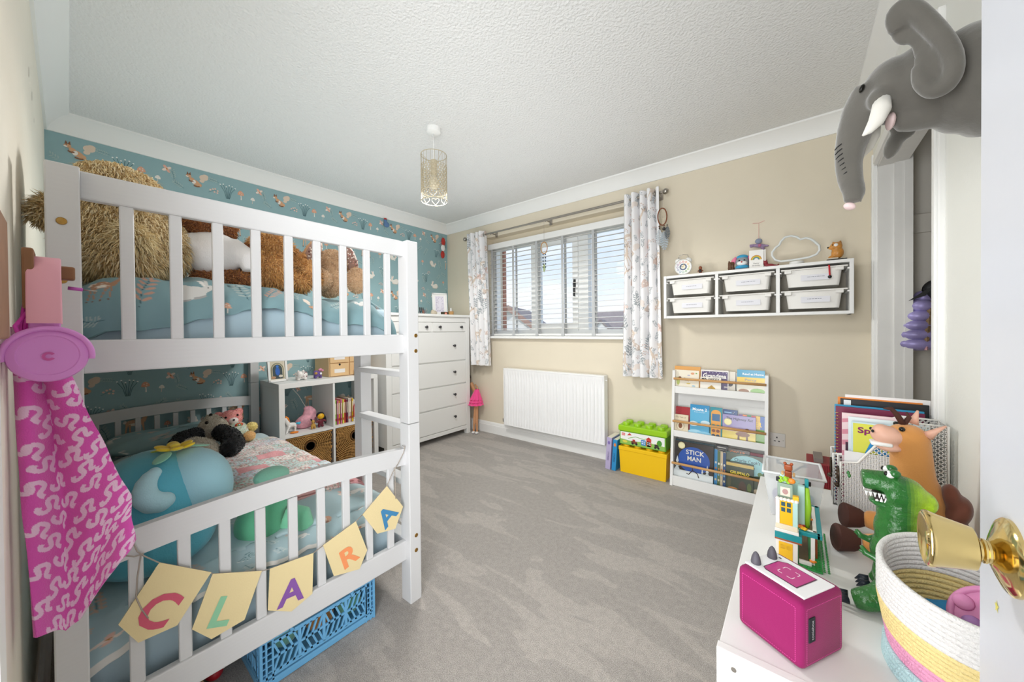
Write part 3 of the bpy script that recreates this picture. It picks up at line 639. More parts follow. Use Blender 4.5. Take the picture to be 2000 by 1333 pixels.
pr = [q for q in pr if max(p[1] for p in q[0]) < 1.72]
pr += place('rabbit', PD[1], .235, 1.850, .090, PI, 1)+place('sprig', PD[7], .125, 1.85, .065, PI+.3)+place('deer', PD[2], .055, 1.83, .045, PI+.3)+place('sprig', PD[5], .35, 1.845, .065, PI-.2)+place('squirrel', PD[0], .56, 1.89, .04, PI)+place('sprig', PD[7], .43, 1.86, .060, PI+.5)+place('grass', PD[5], .50, 1.83, .055, PI)+place('sprig', PD[5], .65, 1.84, .060, PI+.9)+place('rabbit', PD[1], .76, 1.82, .055, PI, -1)+place('sprig', PD[5], .03, 1.90, .04, 2)+place('mush', PD[3], .30, 1.91, .03, PI)+place('sprig', PD[7], .85, 1.84, .055, PI-.6)
cloth('duvet', duvU, 280, 200, M_duv, None, ('teal duvet printed with rabbits and leaves bunched over the upper bunk', 'duvet'), uvU, '#7d9da3', pr, .012, (1.05, (yb0+yb1)/2, 1.22))
# lower bunk
PL = [('#c9a285', '#e7d6c6', '#f0e6da', '#8a6a55'), ('#f0eeea', '#c9c8c6', '#f1d9d0', '#8d8781'), ('#d3a686', '#f1e6da', '#f0e6d8', '#7c5a43'), ('#e3b094', '#f4ece2', '#f1e6d8', '#b57457'), ('#eec6b6', '#f6e5da', '#ffffff', '#c98c58'), ('#d5dfde', '#6a8d94'), ('#6f9299', '#eef2f0'), ('#e3bfae', '#6c8f96')]
def duvL(u, v):
    y = yb0+.004+(yb1-yb0+.02)*u
    hump = .405+.030*math.sin(PI*min(1, max(0, u)))+.01*math.sin(u*7)
    if u > .9: hump -= ((u-.9)/.1)**2*.055
    if v < .80:
        x = .42+(1.945-.42)*v/.8; z = hump+wr(x, y, 7, .014)
    else:
        t = (v-.8)/.2; x = 1.945+.045*math.sin(t*PI/2)+.006*math.sin(u*30); z = hump-.010-(.050+.05*max(0, .25-u)/.25)*t**1.3+wr(x, y*2, 12, .008)
    return (x, y, z)
prl = scatter(PL, 0, .95, 0, 1.62, 70, KD, .045, .07, 6)
def bl_(a, b): return '#f0ece6' if b > 1.585 else ('#b3cbd1' if a < .78 else '#bcd0d4')
cloth('duvet', duvL, 230, 260, M_duv, None, ('pale teal duvet with a white patterned edge lying on the lower bunk', 'duvet'), lambda u, v: (u*.92, v*1.64), '#9dbcc2', prl, .012, (1.2, (yb0+yb1)/2, .38), basefn=bl_)
# patchwork quilt
Rq = random.Random(11); PQ = ['#e9a9ad', '#efe7e2', '#d3e4e1', '#f3d9d3', '#e7dfe0', '#f0e4dc', '#cfe3de', '#eab6b4', '#f2ebe6', '#d6e0ea', '#efe9e6', '#dcebe6', '#e6efec', '#f1e9e4', '#e9e4e8', '#d9e6ea']; patch = {}
def bq(a, b):
    j = int(b/.085); i = int((a+(.06 if j % 2 else 0))/.125); k = (i, j)
    if k not in patch: patch[k] = Rq.choice(PQ)
    c = patch[k]
    if c in ('#e9a9ad', '#eab6b4'): return c
    h = mnoise.noise(Vector((a*150, b*150, i*3.3+j)))
    if h > .33: return '#d98f8f'
    if h < -.36: return '#8aa79b'
    if abs(h-.12) < .04: return '#b9a39a'
    return c
def quilt(u, v):
    y = -2.60+.585*u; x = .62+1.10*v
    k = math.exp(-((x-.62)/.2)**2)
    z = duvLz(x, y)+.022+.004*abs(math.sin(x/.085*PI))+.003*abs(math.sin(y/.125*PI))+wr(x, y, 14, .006)
    if u > .93: z -= ((u-.93)/.07)**2*.03
    if u < .03 or v > .985 or v < .015: z -= .016
    return (x, y, z)
def duvLz(x, y):
    u = (y-yb0-.004)/(yb1-yb0+.02); v = (x-.42)/(1.945-.42)*.8
    return duvL(min(max(u, 0), 1), min(max(v, 0), .8))[2]
cloth('patchwork_quilt', quilt, 130, 190, mat('quilted_cotton', '#ffffff', .9, vcol=True, bump=.25, bscale=120), None, ('pink and white patchwork quilt spread over the lower bunk', 'quilt'), lambda u, v: (u*.585, v*1.10), '#efe7e2', (), .01, (1.2, -2.31, .43), basefn=bq)
# pillow
def pil(u, v):
    a = u*2*PI; b = (v-.5)*PI; ca, sa = math.cos(a), math.sin(a); e = .45
    f = lambda t: math.copysign(abs(t)**e, t)
    return (.27+.185*f(ca)*math.cos(b)**.6, -2.47+.32*f(sa)*math.cos(b)**.6, .475+.055*math.sin(b)+.006*math.sin(a*5))
cloth('pillow', pil, 90, 60, M_duv, None, ('teal woodland print pillow at the head of the lower bunk', 'pillow'), lambda u, v: (u*1.6, v*.5), '#93b4ba', scatter(PL, 0, 1.6, .05, .5, 26, KD, .05, .08, 8), 0, (.27, -2.47, .42))
# ------------------------------------------------------------------ plush toys
M_plush = mat('short_plush', '#ffffff', .9, vcol=True, bump=.12, bscale=220, sheen=.35)
M_fur = mat('tufted_fur', '#ffffff', .85, vcol=True, sheen=.2)
M_blk = mat('glossy_black_bead', '#15130f', .15)
def paint(mb, c): mb.c = [lin(c)]*len(mb.f); return mb
def pl_(T, name, ells, col, vox=.007, fl=0, fn=0, fw=.004, cols=None, seed=1, droop=.35, label=None):
    b = paint(blob(ells, vox), col); o = part(T, name, b, M_plush, smooth=True, vcol=True, label=label)
    if fn:
        f = fur(b, fn, fl, fw, seed, droop, cols or (col,)); f = link('fur', f.mesh('fur', M_fur, wloc(T), False, True), o); f['kind'] = 'stuff'
    return o
def beads(T, name, pts, r, m=None):
    for p in pts: part(T, name, MB().ell(p, r, None, 12, 8), m or M_blk, smooth=True)
# big fluffy cream bear, back against the bed end
bx = 1.80
T = thing('teddy_bear', 'huge shaggy cream teddy bear slumped at the wall end of the upper bunk', 'teddy bear', (bx, -2.80, 1.25), group='soft toys on the upper bunk')
CF = ('#e6d0a0', '#d8bd8a', '#efdcb0', '#cdae7a', '#f3e5c2')
pl_(T, 'body', [((bx, -2.80, 1.385), (.13, .115, .125)), ((bx-.02, -2.815, 1.50), (.12, .10, .105)), ((bx-.03, -2.80, 1.555), (.10, .085, .045)), ((bx+.02, -2.71, 1.38), (.08, .045, .085)), ((bx+.09, -2.80, 1.335), (.06, .07, .07))], '#c7a970', .010, .024, 24000, .0036, CF, 2, .8)
pl_(T, 'arm', [('t', [(bx-.02, -2.86, 1.46), (bx, -2.925, 1.455), (bx+.01, -2.945, 1.42)], [.04, .034, .022])], '#c7a970', .008, .022, 3000, .004, CF, 3, .3)
pl_(T, 'tail', [((bx+.135, -2.795, 1.375), (.03, .034, .036))], '#d5b980', .007, .03, 1400, .004, ('#e2cd9c', '#e8d8ae'), 4, .5)
# brown bear in a white jumper
T = thing('teddy_bear', 'dark brown teddy bear in a white knitted jumper leaning on the cream bear', 'teddy bear', (bx, -2.592, 1.28), group='soft toys on the upper bunk')
BF = ('#9a6233', '#b3763d', '#845127', '#a66a36')
pl_(T, 'head', [((bx-.03, -2.602, 1.475), (.075, .075, .06)), ((bx-.03, -2.662, 1.52), (.03, .03, .03)), ((bx-.03, -2.542, 1.52), (.03, .03, .03))], '#84502a', .008, .012, 5000, .004, BF, 5)
pl_(T, 'leg', [('t', [(bx, -2.642, 1.30), (bx+.05, -2.582, 1.298), (bx+.04, -2.512, 1.305)], [.034, .036, .032])], '#84502a', .008, .012, 3000, .004, BF, 6)
pl_(T, 'arm', [((bx+.02, -2.497, 1.39), (.03, .03, .05))], '#84502a', .008, .012, 1200, .004, BF, 7)
pl_(T, 'jumper', [((bx, -2.597, 1.385), (.09, .088, .078)), ('t', [(bx+.01, -2.642, 1.42), (bx+.05, -2.677, 1.385)], [.034, .030]), ('t', [(bx+.02, -2.552, 1.42), (bx+.07, -2.514, 1.375), (bx+.075, -2.509, 1.335)], [.034, .034, .026])], '#e6e3e2', .006, label='white knitted jumper')
# golden bear
T = thing('teddy_bear', 'golden curly teddy bear sitting between the jumper bear and the floppy eared toy', 'teddy bear', (bx, -2.392, 1.27), group='soft toys on the upper bunk')
GF = ('#dba765', '#cc9552', '#e6b97a', '#bd8645')
pl_(T, 'body', [((bx, -2.432, 1.365), (.085, .075, .095)), ((bx, -2.427, 1.435), (.075, .07, .05)), ((bx+.05, -2.357, 1.315), (.06, .04, .035)), ((bx+.03, -2.347, 1.39), (.03, .025, .045))], '#cf9c5e', .008, .018, 9000, .0042, GF, 8, .4)
pl_(T, 'paw', [((bx+.095, -2.327, 1.36), (.028, .026, .034)), ((bx+.085, -2.312, 1.33), (.03, .024, .03))], '#cf9c5e', .007, .012, 1500, .004, GF, 9)
# floppy eared bear
T = thing('plush_rabbit', 'pale brown plush rabbit with floral lined floppy ears on the upper bunk', 'soft toy', (bx, -2.21, 1.27), group='soft toys on the upper bunk')
TF = ('#d6b692', '#c9a57f', '#e0c4a2')
pl_(T, 'body', [((bx, -2.215, 1.345), (.065, .055, .075)), ((bx, -2.205, 1.415), (.06, .055, .055)), ((bx+.05, -2.125, 1.345), (.04, .04, .055)), ((bx+.05, -2.27, 1.335), (.05, .035, .04))], '#cba883', .007, .007, 9000, .004, TF, 10)
for (y, z, rx) in ((-2.125, 1.43, .25), (-2.285, 1.44, -.45)):
    e = pl_(T, 'ear', [((bx, y, z), (.018, .032, .075), (rx, 0, 0))], '#b98f67', .006)
    f = MB(); Rr = random.Random(int(z*1000))
    for i in range(60):
        a, q = Rr.random()*2*PI, math.sqrt(Rr.random()); p = Vector((bx+.0195, y, z))+Euler((rx, 0, 0)).to_matrix() @ Vector((0, .024*q*math.cos(a), .062*q*math.sin(a)))
        f.ell(p, (.0016, .0032, .0032), None, 6, 4, Rr.choice(('#e8d9cf', '#8e5a55', '#c98f84', '#6d4a46', '#f0e7df')))
    f.ell((bx+.008, y, z), (.0125, .026, .066), (rx, 0, 0), 14, 8, '#9a7a6d')
    link('ear_lining', f.mesh('ear_lining', M_vc, wloc(T), True, True), e)
# big turquoise ball plush
bc = Vector((1.78, -2.745, .590)); T = thing('plush_dinosaur', 'large round turquoise plush dinosaur with a yellow flower behind the bed end', 'soft toy', (1.78, -2.745, .41))
TB = '#5fb9cf'
pl_(T, 'body', [(bc, (.19, .155, .175)), ((1.78, -2.745, .50), (.18, .15, .085))], TB, .012)
b = MB().ell(bc+Vector((.045, .075, .045)), (.135, .096, .125), (-.2, 0, .4), 28, 18); part(T, 'muzzle', paint(b, '#a7d8e6'), M_plush, smooth=True, vcol=True)
pl_(T, 'horn', [(bc+Vector(v), r_) for v, r_ in (((.128, -.010, .142), .016), ((.138, -.022, .132), .020), ((.148, -.030, .118), .024), ((.157, -.033, .102), .027), ((.164, -.030, .086), .029), ((.168, -.020, .074), .029), ((.169, -.006, .068), .027), ((.168, .006, .070), .022))], '#b5dfe9', .005)
pl_(T, 'horn', [('t', [tuple(bc+Vector(v)) for v in ((.03, -.12, .10), (.05, -.150, .135), (.055, -.145, .17))], [.03, .026, .014])], '#a7d8e6', .006)
fp = bc+Vector((.04, .045, .178)); fl = MB()
for i in range(6):
    a = i*PI/3; fl.ell(fp+Vector((.030*math.cos(a), .030*math.sin(a), .006)), (.021, .016, .006), (0, -.3, a), 12, 6, '#f2cf2e')
fl.ell(fp+Vector((0, 0, .010)), (.013, .013, .008), None, 10, 6, '#f7dd55')
part(T, 'flower', fl, M_plush, smooth=True, vcol=True, label='yellow felt flower')
for a, c_ in ((1.9, '#9fd6bb'), (-.6, '#8ccbb0'), (-2.4, '#b9cf57'), (3.4, '#8fb77f')):
    part(T, 'leaf', MB().ell(fp+Vector((.062*math.cos(a), .062*math.sin(a), -.008)), (.034, .017, .004), (0, .25, a), 14, 6, c_), M_plush, smooth=True, vcol=True)
# mint plush
T = thing('plush_turtle', 'mint green plush toy lying behind the slats of the lower bed end', 'soft toy', (1.87, -2.46, .40))
pl_(T, 'body', [((1.87, -2.495, .465), (.075, .075, .075)), ((1.85, -2.47, .515), (.075, .075, .05))], '#63b88f', .007)
pl_(T, 'flipper', [('t', [(1.90, -2.43, .47), (1.93, -2.385, .455), (1.94, -2.375, .42)], [.045, .042, .03])], '#7ccaa3', .006)
pl_(T, 'flipper', [('t', [(1.82, -2.39, .445), (1.84, -2.35, .425)], [.03, .028])], '#8fd6b4', .006)
pl_(T, 'head', [((1.78, -2.43, .585), (.045, .06, .035))], '#95d5bd', .006)
# panda
T = thing('plush_panda', 'black and white plush panda lying on its back on the patchwork quilt', 'soft toy', (0.736, -2.443, 0.460))
WF = ('#e9e2d4', '#f2ede2', '#d8cfbf'); KF = ('#1d2024', '#2a2d33', '#131518')
pl_(T, 'body', [((0.833, -2.498, 0.508), (.146, .073, .063), (0, 0, .5)), ((0.906, -2.528, 0.502), (.073, .073, .055))], '#e4dccd', .007, .008, 4500, .004, WF, 21)
pl_(T, 'head', [((0.638, -2.376, 0.563), (.075, .070, .070)), ((0.608, -2.376, 0.618), (.036, .034, .024))], '#e9e2d5', .007, .007, 4500, .004, WF, 22)
beads(T, 'eye', [(0.681, -2.412, 0.612), (0.656, -2.343, 0.618)], .009); beads(T, 'nose', [(0.623, -2.382, 0.643)], .009)
pl_(T, 'arm', [('t', [(0.711, -2.455, 0.563), (0.784, -2.534, 0.563), (0.833, -2.571, 0.545)], [0.0384, 0.0408, 0.0312])], '#202328', .007, .008, 2200, .004, KF, 23)
pl_(T, 'arm', [('t', [(0.711, -2.363, 0.557), (0.809, -2.333, 0.539), (0.906, -2.339, 0.514), (0.967, -2.382, 0.502)], [0.0432, 0.0456, 0.0504, 0.0408])], '#202328', .007, .008, 2600, .004, KF, 24)
pl_(T, 'leg', [('t', [(0.919, -2.589, 0.502), (0.882, -2.662, 0.496), (0.809, -2.717, 0.502)], [0.0408, 0.0408, 0.0360])], '#202328', .007, .008, 2000, .004, KF, 25)
part(T, 'care_tag', MB().box((0.998, -2.473, 0.482), (.05, .03, .0015), (0, .2, .5)), mat('cream_tag', '#d9cdb4', .8))
# pastel bear
T = thing('plush_bear', 'pink and yellow pastel plush bear lying on the quilt next to the panda', 'soft toy', (.60, -2.235, .46))
pl_(T, 'head', [((.50, -2.262, .575), (.058, .062, .056)), ((.475, -2.318, .605), (.022, .022, .022)), ((.475, -2.212, .612), (.022, .022, .022))], '#f0a6a0', .006, .005, 3000, .0035, ('#f3a0ab', '#f4b79a', '#ef97a6'), 31)
pl_(T, 'muzzle', [((.55, -2.258, .572), (.022, .028, .022))], '#f3e6e2', .005); beads(T, 'eye', [(.545, -2.295, .598), (.545, -2.235, .602)], .0065); beads(T, 'nose', [(.571, -2.260, .580)], .006)
pl_(T, 'body', [((.585, -2.245, .515), (.075, .055, .045), (0, .2, 0))], '#cfe3d8', .006, .005, 2500, .0035, ('#bfe0e6', '#e8ecd2', '#f3e2a8', '#f6cfc0'), 32)
for p in (((.66, -2.285, .485), '#f2d57a'), ((.665, -2.205, .485), '#f4c88a'), ((.60, -2.175, .525), '#f0e08f')):
    pl_(T, 'paw', [(p[0], (.034, .030, .028))], p[1], .005, .005, 900, .0035, (p[1], '#f6e3a8'), 33)
hm = MB(); ho = Vector((.622, -2.247, .555)); 
for s_, c_ in ((.022, '#e2554e'), (.018, '#f2d34f'), (.014, '#58b36a'), (.010, '#4a8fd0'), (.006, '#ffffff')):
    hm.ell(ho+Vector((.001*(.022-s_)*200, 0, 0))*.0+Vector(((.022-s_)*.35, 0, (.022-s_)*.3)), (.006, s_, s_*.8), (0, .6, 0), 14, 8, c_)
part(T, 'rainbow_patch', hm, M_vc, smooth=True, vcol=True)
# ------------------------------------------------------------------ bunting
XB = 2.064
bt = thing('name_bunting', 'cream felt bunting with coloured letters tied across the lower bed end', 'bunting', (XB, -2.45, .45))
PEN = [('C', '#cf5a72', [(311, 1100), (412, 1119), (346, 1222), (270, 1256), (231, 1221)]), ('L', '#8fc8a2', [(415, 1122), (511, 1116), (477.5, 1211), (413, 1249), (375, 1230)]), ('A', '#8656a4', [(527, 1112), (612, 1081), (610, 1160), (569, 1195), (523, 1193)]), ('R', '#f0955f', [(631, 1066), (695, 1019), (717, 1075), (702, 1112), (652, 1126)]), ('A', '#3f84b3', [(708, 1006), (755.5, 950), (787, 990), (772, 1033), (737, 1043)])]
M_felt = mat('cream_felt', '#e6d3a2', .95, bump=.1, bscale=300); M_cord = mat('grey_cord', '#a79c92', .9)
LP = {'C': (318, 1178, 42), 'L': (432, 1175, 44), 'A0': (567, 1140, 44), 'R': (677, 1075, 36), 'A1': (755, 1004, 34)}
ends = []
for i, (ch, col, poly) in enumerate(PEN):
    P3 = [AT(u, v, 'x', XB) for u, v in poly]; yz = [(p[1], p[2]) for p in P3]
    pn = part(bt, 'pennant', MB().prism(yz, (XB-.001, 0, 0), (0, 1, 0), (0, 0, 1), .002), M_felt)
    a, b = Vector(P3[0]), Vector(P3[1]); ux = (b-a).normalized(); uy = Vector((1, 0, 0)).cross(ux)
    top = MB().prism([(0, -.012), ((b-a).length, -.012), ((b-a).length, .001), (0, .001)], a+Vector((.0011, 0, 0)), ux, uy, .0008)
    link('hem', top.mesh('hem', M_felt, wloc(bt)), pn)
    ctr = sum((Vector(p) for p in P3), Vector())/5; ctr.x = XB+.0014; down = (ctr-(a+b)/2)*.12; ctr += Vector((0, down.y, down.z))
    W_ = (b-a).length
    l = MB(); text(l, ch, ctr, ux, uy, W_*.60, col, True, .03)
    link('letter', l.mesh('letter', M_vcm, wloc(bt), False, True), pn); ends.append((a, b))
cord = MB(); R_ = .0016
def C3(u, v, x=XB+.002): return AT(u, v, 'x', x)
cord.tube([AT(243, 1030, 'x', 2.05), C3(255, 1050), C3(268, 1078), C3(280, 1086), tuple(ends[0][0])], R_, 6)
cord.tube([C3(246, 1086), C3(262, 1088), C3(281, 1082)], R_, 6); cord.tube([C3(275, 1084), C3(268, 1130), C3(266, 1168), C3(276, 1190), C3(289, 1208)], R_, 6)
for i in range(4): cord.tube([tuple(ends[i][0]), tuple(ends[i][1]), tuple(ends[i+1][0])], R_, 6)
cord.tube([tuple(ends[4][0]), tuple(ends[4][1]), C3(766, 925), C3(777, 907), C3(788, 885), C3(791, 873), C3(786, 871, 2.05)], R_, 6); cord.tube([C3(777, 907), C3(771, 916), C3(772, 945), C3(773, 975)], R_, 6)
part(bt, 'cord', cord, M_cord, smooth=True)
# ------------------------------------------------------------------ crate of toys under the bed
cx0, cx1, cy0, cy1, ch = 1.76, 2.024, -2.545, -2.160, .157
cr = thing('folding_crate', 'light blue folding plastic crate under the lower bunk', 'crate', ((cx0+cx1)/2, (cy0+cy1)/2, 0))
M_crb = mat('light_blue_plastic', '#6fb0dc', .4); t = .006
part(cr, 'base', MB().b2((cx0, cy0, .002), (cx1, cy1, .022), bev=.003), M_crb)
def lattice(mb, o, ux, uy, L, Hh, nrm):
    o = Vector(o); ux = Vector(ux); uy = Vector(uy); n = Vector(nrm)
    def bar(x0, y0, x1, y1, w=.006, th=.005):
        a = o+ux*x0+uy*y0; b = o+ux*x1+uy*y1; d = (b-a).normalized(); s = d.cross(n).normalized()*w/2; q = n*th/2
        mb.add([a-s-q, a+s-q, b+s-q, b-s-q, a-s+q, a+s+q, b+s+q, b-s+q], [(0, 1, 2, 3), (7, 6, 5, 4), (0, 4, 5, 1), (1, 5, 6, 2), (2, 6, 7, 3), (3, 7, 4, 0)])
    for y in (.022, .036): bar(0, y, L, y, .008, .007)
    e = .036
    for y in (Hh-.004,): bar(0, y, L*.22, y, .009, .008); bar(L*.78, y, L, y, .009, .008)
    bar(L*.25, Hh-.016, L*.75, Hh-.016, .010, .008); bar(L*.22, Hh-.004, L*.25, Hh-.016, .009, .008); bar(L*.75, Hh-.016, L*.78, Hh-.004, .009, .008)
    for x in (.002, .018, e, L-e, L-.018, L-.002): bar(x, 0, x, Hh, .005, .007)
    for k in range(1, 6): y = .03+k*(Hh-.03)/6.5; bar(0, y, e, y, .003); bar(L-e, y, L, y, .003)
    n_ = 4; cw = (L-2*e)/n_
    for i in range(n_):
        a = e+i*cw; b = a+cw; y0, y1 = .038, Hh-.018; ym = (y0+y1)/2
        bar(b, y0, b, y1, .009, .007); bar(a, ym, b, ym, .008)
        for k in range(4):
            xa = a+cw*k/4; s = 1 if i % 2 else -1
            bar(xa, ym, xa+cw/4, y1 if s > 0 else y1, .006) if s > 0 else bar(xa+cw/4, ym, xa, y1, .006)
            bar(xa, y0, xa+cw/4, ym, .006) if s < 0 else bar(xa+cw/4, y0, xa, ym, .006)
        bar(a, y0+.004, b, y0+.004, .009); bar(a, y1-.003, b, y1-.003, .009)
for nm, o, ux, L, n in (('side_panel', (cx1-.004, cy0, 0), (0, 1, 0), cy1-cy0, (1, 0, 0)), ('side_panel', (cx0+.004, cy0, 0), (0, 1, 0), cy1-cy0, (1, 0, 0)), ('end_panel', (cx0, cy0+.004, 0), (1, 0, 0), cx1-cx0, (0, 1, 0)), ('end_panel', (cx0, cy1-.004, 0), (1, 0, 0), cx1-cx0, (0, 1, 0))):
    m_ = MB(); lattice(m_, o, ux, (0, 0, 1), L, ch, n); part(cr, nm, m_, M_crb)
for p, r, c_, lb in (((1.90, -2.44, .070), (.055, .05, .047), '#8fcfb4', 'mint green plush ball inside the blue crate'), ((1.93, -2.33, .066), (.05, .05, .043), '#c98d4f', 'brown plush ball inside the blue crate'), ((1.86, -2.25, .072), (.06, .05, .05), '#4f6f78', 'dark grey blue plush ball inside the blue crate'), ((1.95, -2.225, .062), (.035, .045, .04), '#7cc0a2', 'small sea green plush ball inside the blue crate')):
    solo('plush_ball', paint(blob([(p, r)], .009), c_), M_plush, lb, 'soft toy', (p[0], p[1], p[2]-r[2]), 'plush balls in the blue crate', smooth=True, vcol=True)
tb = thing('red_toy', 'small red and white toy lying on the carpet under the bed', 'toy', (1.84, -2.62, 0)); part(tb, 'body', MB().ell((1.84, -2.62, .022), (.03, .025, .022), None, 14, 8), mat('red_plastic', '#b8202c', .4), smooth=True); part(tb, 'arm', MB().tube([(1.85, -2.60, .03), (1.86, -2.575, .05), (1.85, -2.56, .055)], [.008, .008, .011], 8), M_white, smooth=True)
ub = thing('wooden_box', 'shallow pine storage box on the carpet under the lower bunk', 'storage box', (1.78, -2.775, 0))
for lo, hi in (((1.965, -2.88, .001), (1.98, -2.67, .115)), ((1.58, -2.88, .001), (1.595, -2.67, .115)), ((1.5952, -2.88, .001), (1.9648, -2.865, .115)), ((1.5952, -2.685, .001), (1.9648, -2.67, .115))): part(ub, 'board', MB().b2(lo, hi, bev=.002), M_pine)
part(ub, 'base', MB().b2((1.5952, -2.8648, .001), (1.9648, -2.6852, .012)), M_pine)
# ------------------------------------------------------------------ hook rack, headphones, towel on the left wall
rk = thing('hook_rack', 'dark wooden hook rack with block pegs on the left wall', 'coat rack', (2.42, YC, 1.20))
M_oak = mat('brown_oak', '#8a5f3f', .55, wave=('X', 20, .06), var=.15, vscale=9)
part(rk, 'back_board', MB().b2((2.46, YC, 1.12), (2.80, YC+.018, 1.285), bev=.003), M_oak); pgc = Vector((2.285, 0, 1.218))
for x in (2.268,): part(rk, 'peg', MB().b2((x-.012, YC+.021, 1.226), (x+.012, -2.893, 1.250), bev=.003), M_oak)
part(rk, 'peg_block', MB().b2((2.235, YC+.021, 1.17), (2.30, YC+.034, 1.275), bev=.003), M_oak)
hp = thing('headphones', 'pink children\'s headphones hanging from the wooden rack peg', 'headphones', (2.285, -2.925, 1.05))
M_pk = mat('lilac_pink_plastic', '#dd8fd8', .4); M_pk2 = mat('soft_pink_rubber', '#eaa9b8', .55); M_pk3 = mat('magenta_cable', '#d23fae', .45); M_pkd = mat('deep_pink_foam', '#c764bf', .7)
hy = -2.928
def arc(a0, a1, r, x=2.285, cz=1.158, n=20, sx=1.0): return [(x-.0+r*.42*math.cos(a0+(a1-a0)*i/n), hy, cz+r*sx*math.sin(a0+(a1-a0)*i/n)) for i in range(n+1)]
bd = MB(); pts = arc(-.15, PI+.15, .100, 2.268, 1.160)
bd.tube(pts, [(.006, .022)]*len(pts), 12)
# orient: band is broad across y
bd = MB(); bv = []; bf = []
for i in range(len(pts)):
    a, b = Vector(pts[max(i-1, 0)]), Vector(pts[min(i+1, len(pts)-1)]); c0 = Vector(pts[i]); t_ = (b-a).normalized(); nn = Vector((t_.z, 0, -t_.x)); prof = [(-.019, -.003), (-.017, -.005), (.017, -.005), (.019, -.003), (.019, .003), (.017, .005), (-.017, .005), (-.019, .003)]
    bv += [c0+Vector((0, y_, 0))+nn*q_ for y_, q_ in prof]
for i in range(len(pts)-1): bf += [(i*8+k, i*8+(k+1) % 8, i*8+8+(k+1) % 8, i*8+8+k) for k in range(8)]
bd.add(bv, bf+[list(range(8)), [len(bv)-8+k for k in range(8)][::-1]])
part(hp, 'headband', bd, M_pk2, smooth=True, auto=50, label='soft pink padded headband')
for sx, x in ((1, 2.300), (-1, 2.236)):
    ctr = Vector((x, hy+.004, 1.088)); cup = MB(); axv = (sx, 0, .08)
    cup.lathe([(0, -.002), (.036, -.002), (.043, .003), (.0455, .010), (.044, .018), (.038, .0215), (.0345, .0222), (.033, .0205), (0, .0208)], ctr, 48, axv)
    c_ = part(hp, 'ear_cup', cup, M_pk, smooth=True, auto=40)
    pad = MB(); pad.lathe([(.020, -.003), (.022, -.012), (.034, -.014), (.043, -.010), (.0445, -.004), (.042, 0), (.02, 0)], ctr, 40, axv); link('ear_pad', pad.mesh('ear_pad', M_pkd, wloc(hp), True), c_)
    if sx == 1:
        yk = MB(); yp = [ctr+Vector((.0135, .0480*math.cos(a), .0480*math.sin(a))) for a in [-.15+(PI+.3)*i/24 for i in range(25)]]; yk.tube(yp, [(.0045, .0075)]*25, 10); link('yoke', yk.mesh('yoke', M_pk, wloc(hp), True), c_)
        lg = MB(); n_ = 20
        lg.add([ctr+Vector((.0228, .0075*math.cos(a)*r_, .0075*math.sin(a)*r_)) for r_ in (1, .5) for a in [.55+(2*PI-1.1)*i/n_ for i in range(n_+1)]], [(i, i+1, n_+2+i, n_+1+i) for i in range(n_)], '#c9569f')
        link('logo', lg.mesh('logo', M_vc, wloc(hp), False, True), c_)
    st = MB().box((x+(.004 if sx > 0 else 0), hy, 1.148), (.010, .034, .034), bev=.004); part(hp, 'slider', st, M_pk, smooth=True, auto=40)
    part(hp, 'hinge', MB().box((x+.006*sx, hy+.002, 1.130), (.010, .014, .012), bev=.003), M_pk)
cb = MB()
for k in range(5):
    y = -2.948+.004*k; cb.tube([(2.262+.004*k, y, 1.20), (2.258, y+.002, 1.14-.008*k), (2.268, y-.004, 1.10), (2.278, y-.006, 1.14), (2.27, y, 1.20)], .0022, 6)
cb.tube([(2.30, -2.945, 1.165), (2.305, -2.958, 1.14), (2.312, -2.952, 1.115), (2.316, -2.938, 1.112)], .003, 8)
part(hp, 'cable', cb, M_pk3, smooth=True)
jk = MB(); jk.tube([(2.262, -2.902, 1.212), (2.262, -2.884, 1.210)], .0032, 8); part(hp, 'plug', jk, M_pkd, smooth=True); part(hp, 'plug_tip', MB().tube([(2.262, -2.884, 1.210), (2.262, -2.866, 1.2085)], .0013, 8), M_steel, smooth=True)
# towel
def tow(u, v):
    z = 1.14-.545*v; tl = AT(20+22*v, 755+300*v, 'x', 2.25)[1]
    wdt = .020+.105*min(1, v*1.35)**.75; y0 = -2.962+.012*v; yy = y0+wdt*u
    x = 2.215+.026*math.sin(u*2*PI*1.3+.4+.8*v)*(.5+.5*v)+.016*math.sin(u*11+3*v)*(.3+.7*v)+.012*u+.004*math.sin(v*23+u*5)
    zz = z-.05*(1-abs(u-.30)*1.9)*v**2+(.085*max(0, u-.45)/.55*v**2)
    return (x, yy, zz)
Rt = random.Random(3); sq = []
for j in range(16):
    for i in range(6):
        x0 = .014+i*.044+(.022 if j % 2 else 0)+Rt.uniform(-.006, .006); y0 = .015+j*.038+Rt.uniform(-.006, .006); ro = Rt.uniform(-.6, .6); c, s = math.cos(ro), math.sin(ro)
        pts = [(-.017+.034*k/30-.0045*math.sin(k/30*4*PI*1.25), .0095*math.sin(k/30*2*PI*1.25)) for k in range(31)]; pts = [(x0+a*c-b*s, y0+(a*s+b*c)*1.25) for a, b in pts]
        sq.append((ST(pts, .0082), '#f6cdea'))
cloth('beach_towel', tow, 190, 380, mat('terry_towel', '#ffffff', .95, vcol=True, bump=.35, bscale=420, sheen=.3), None, ('magenta towel with white squiggles hanging below the headphones', 'towel'), lambda u, v: (u*(.06+.17*v), v*.60), '#e35abb', sq, .006, (2.22, -2.91, .60))
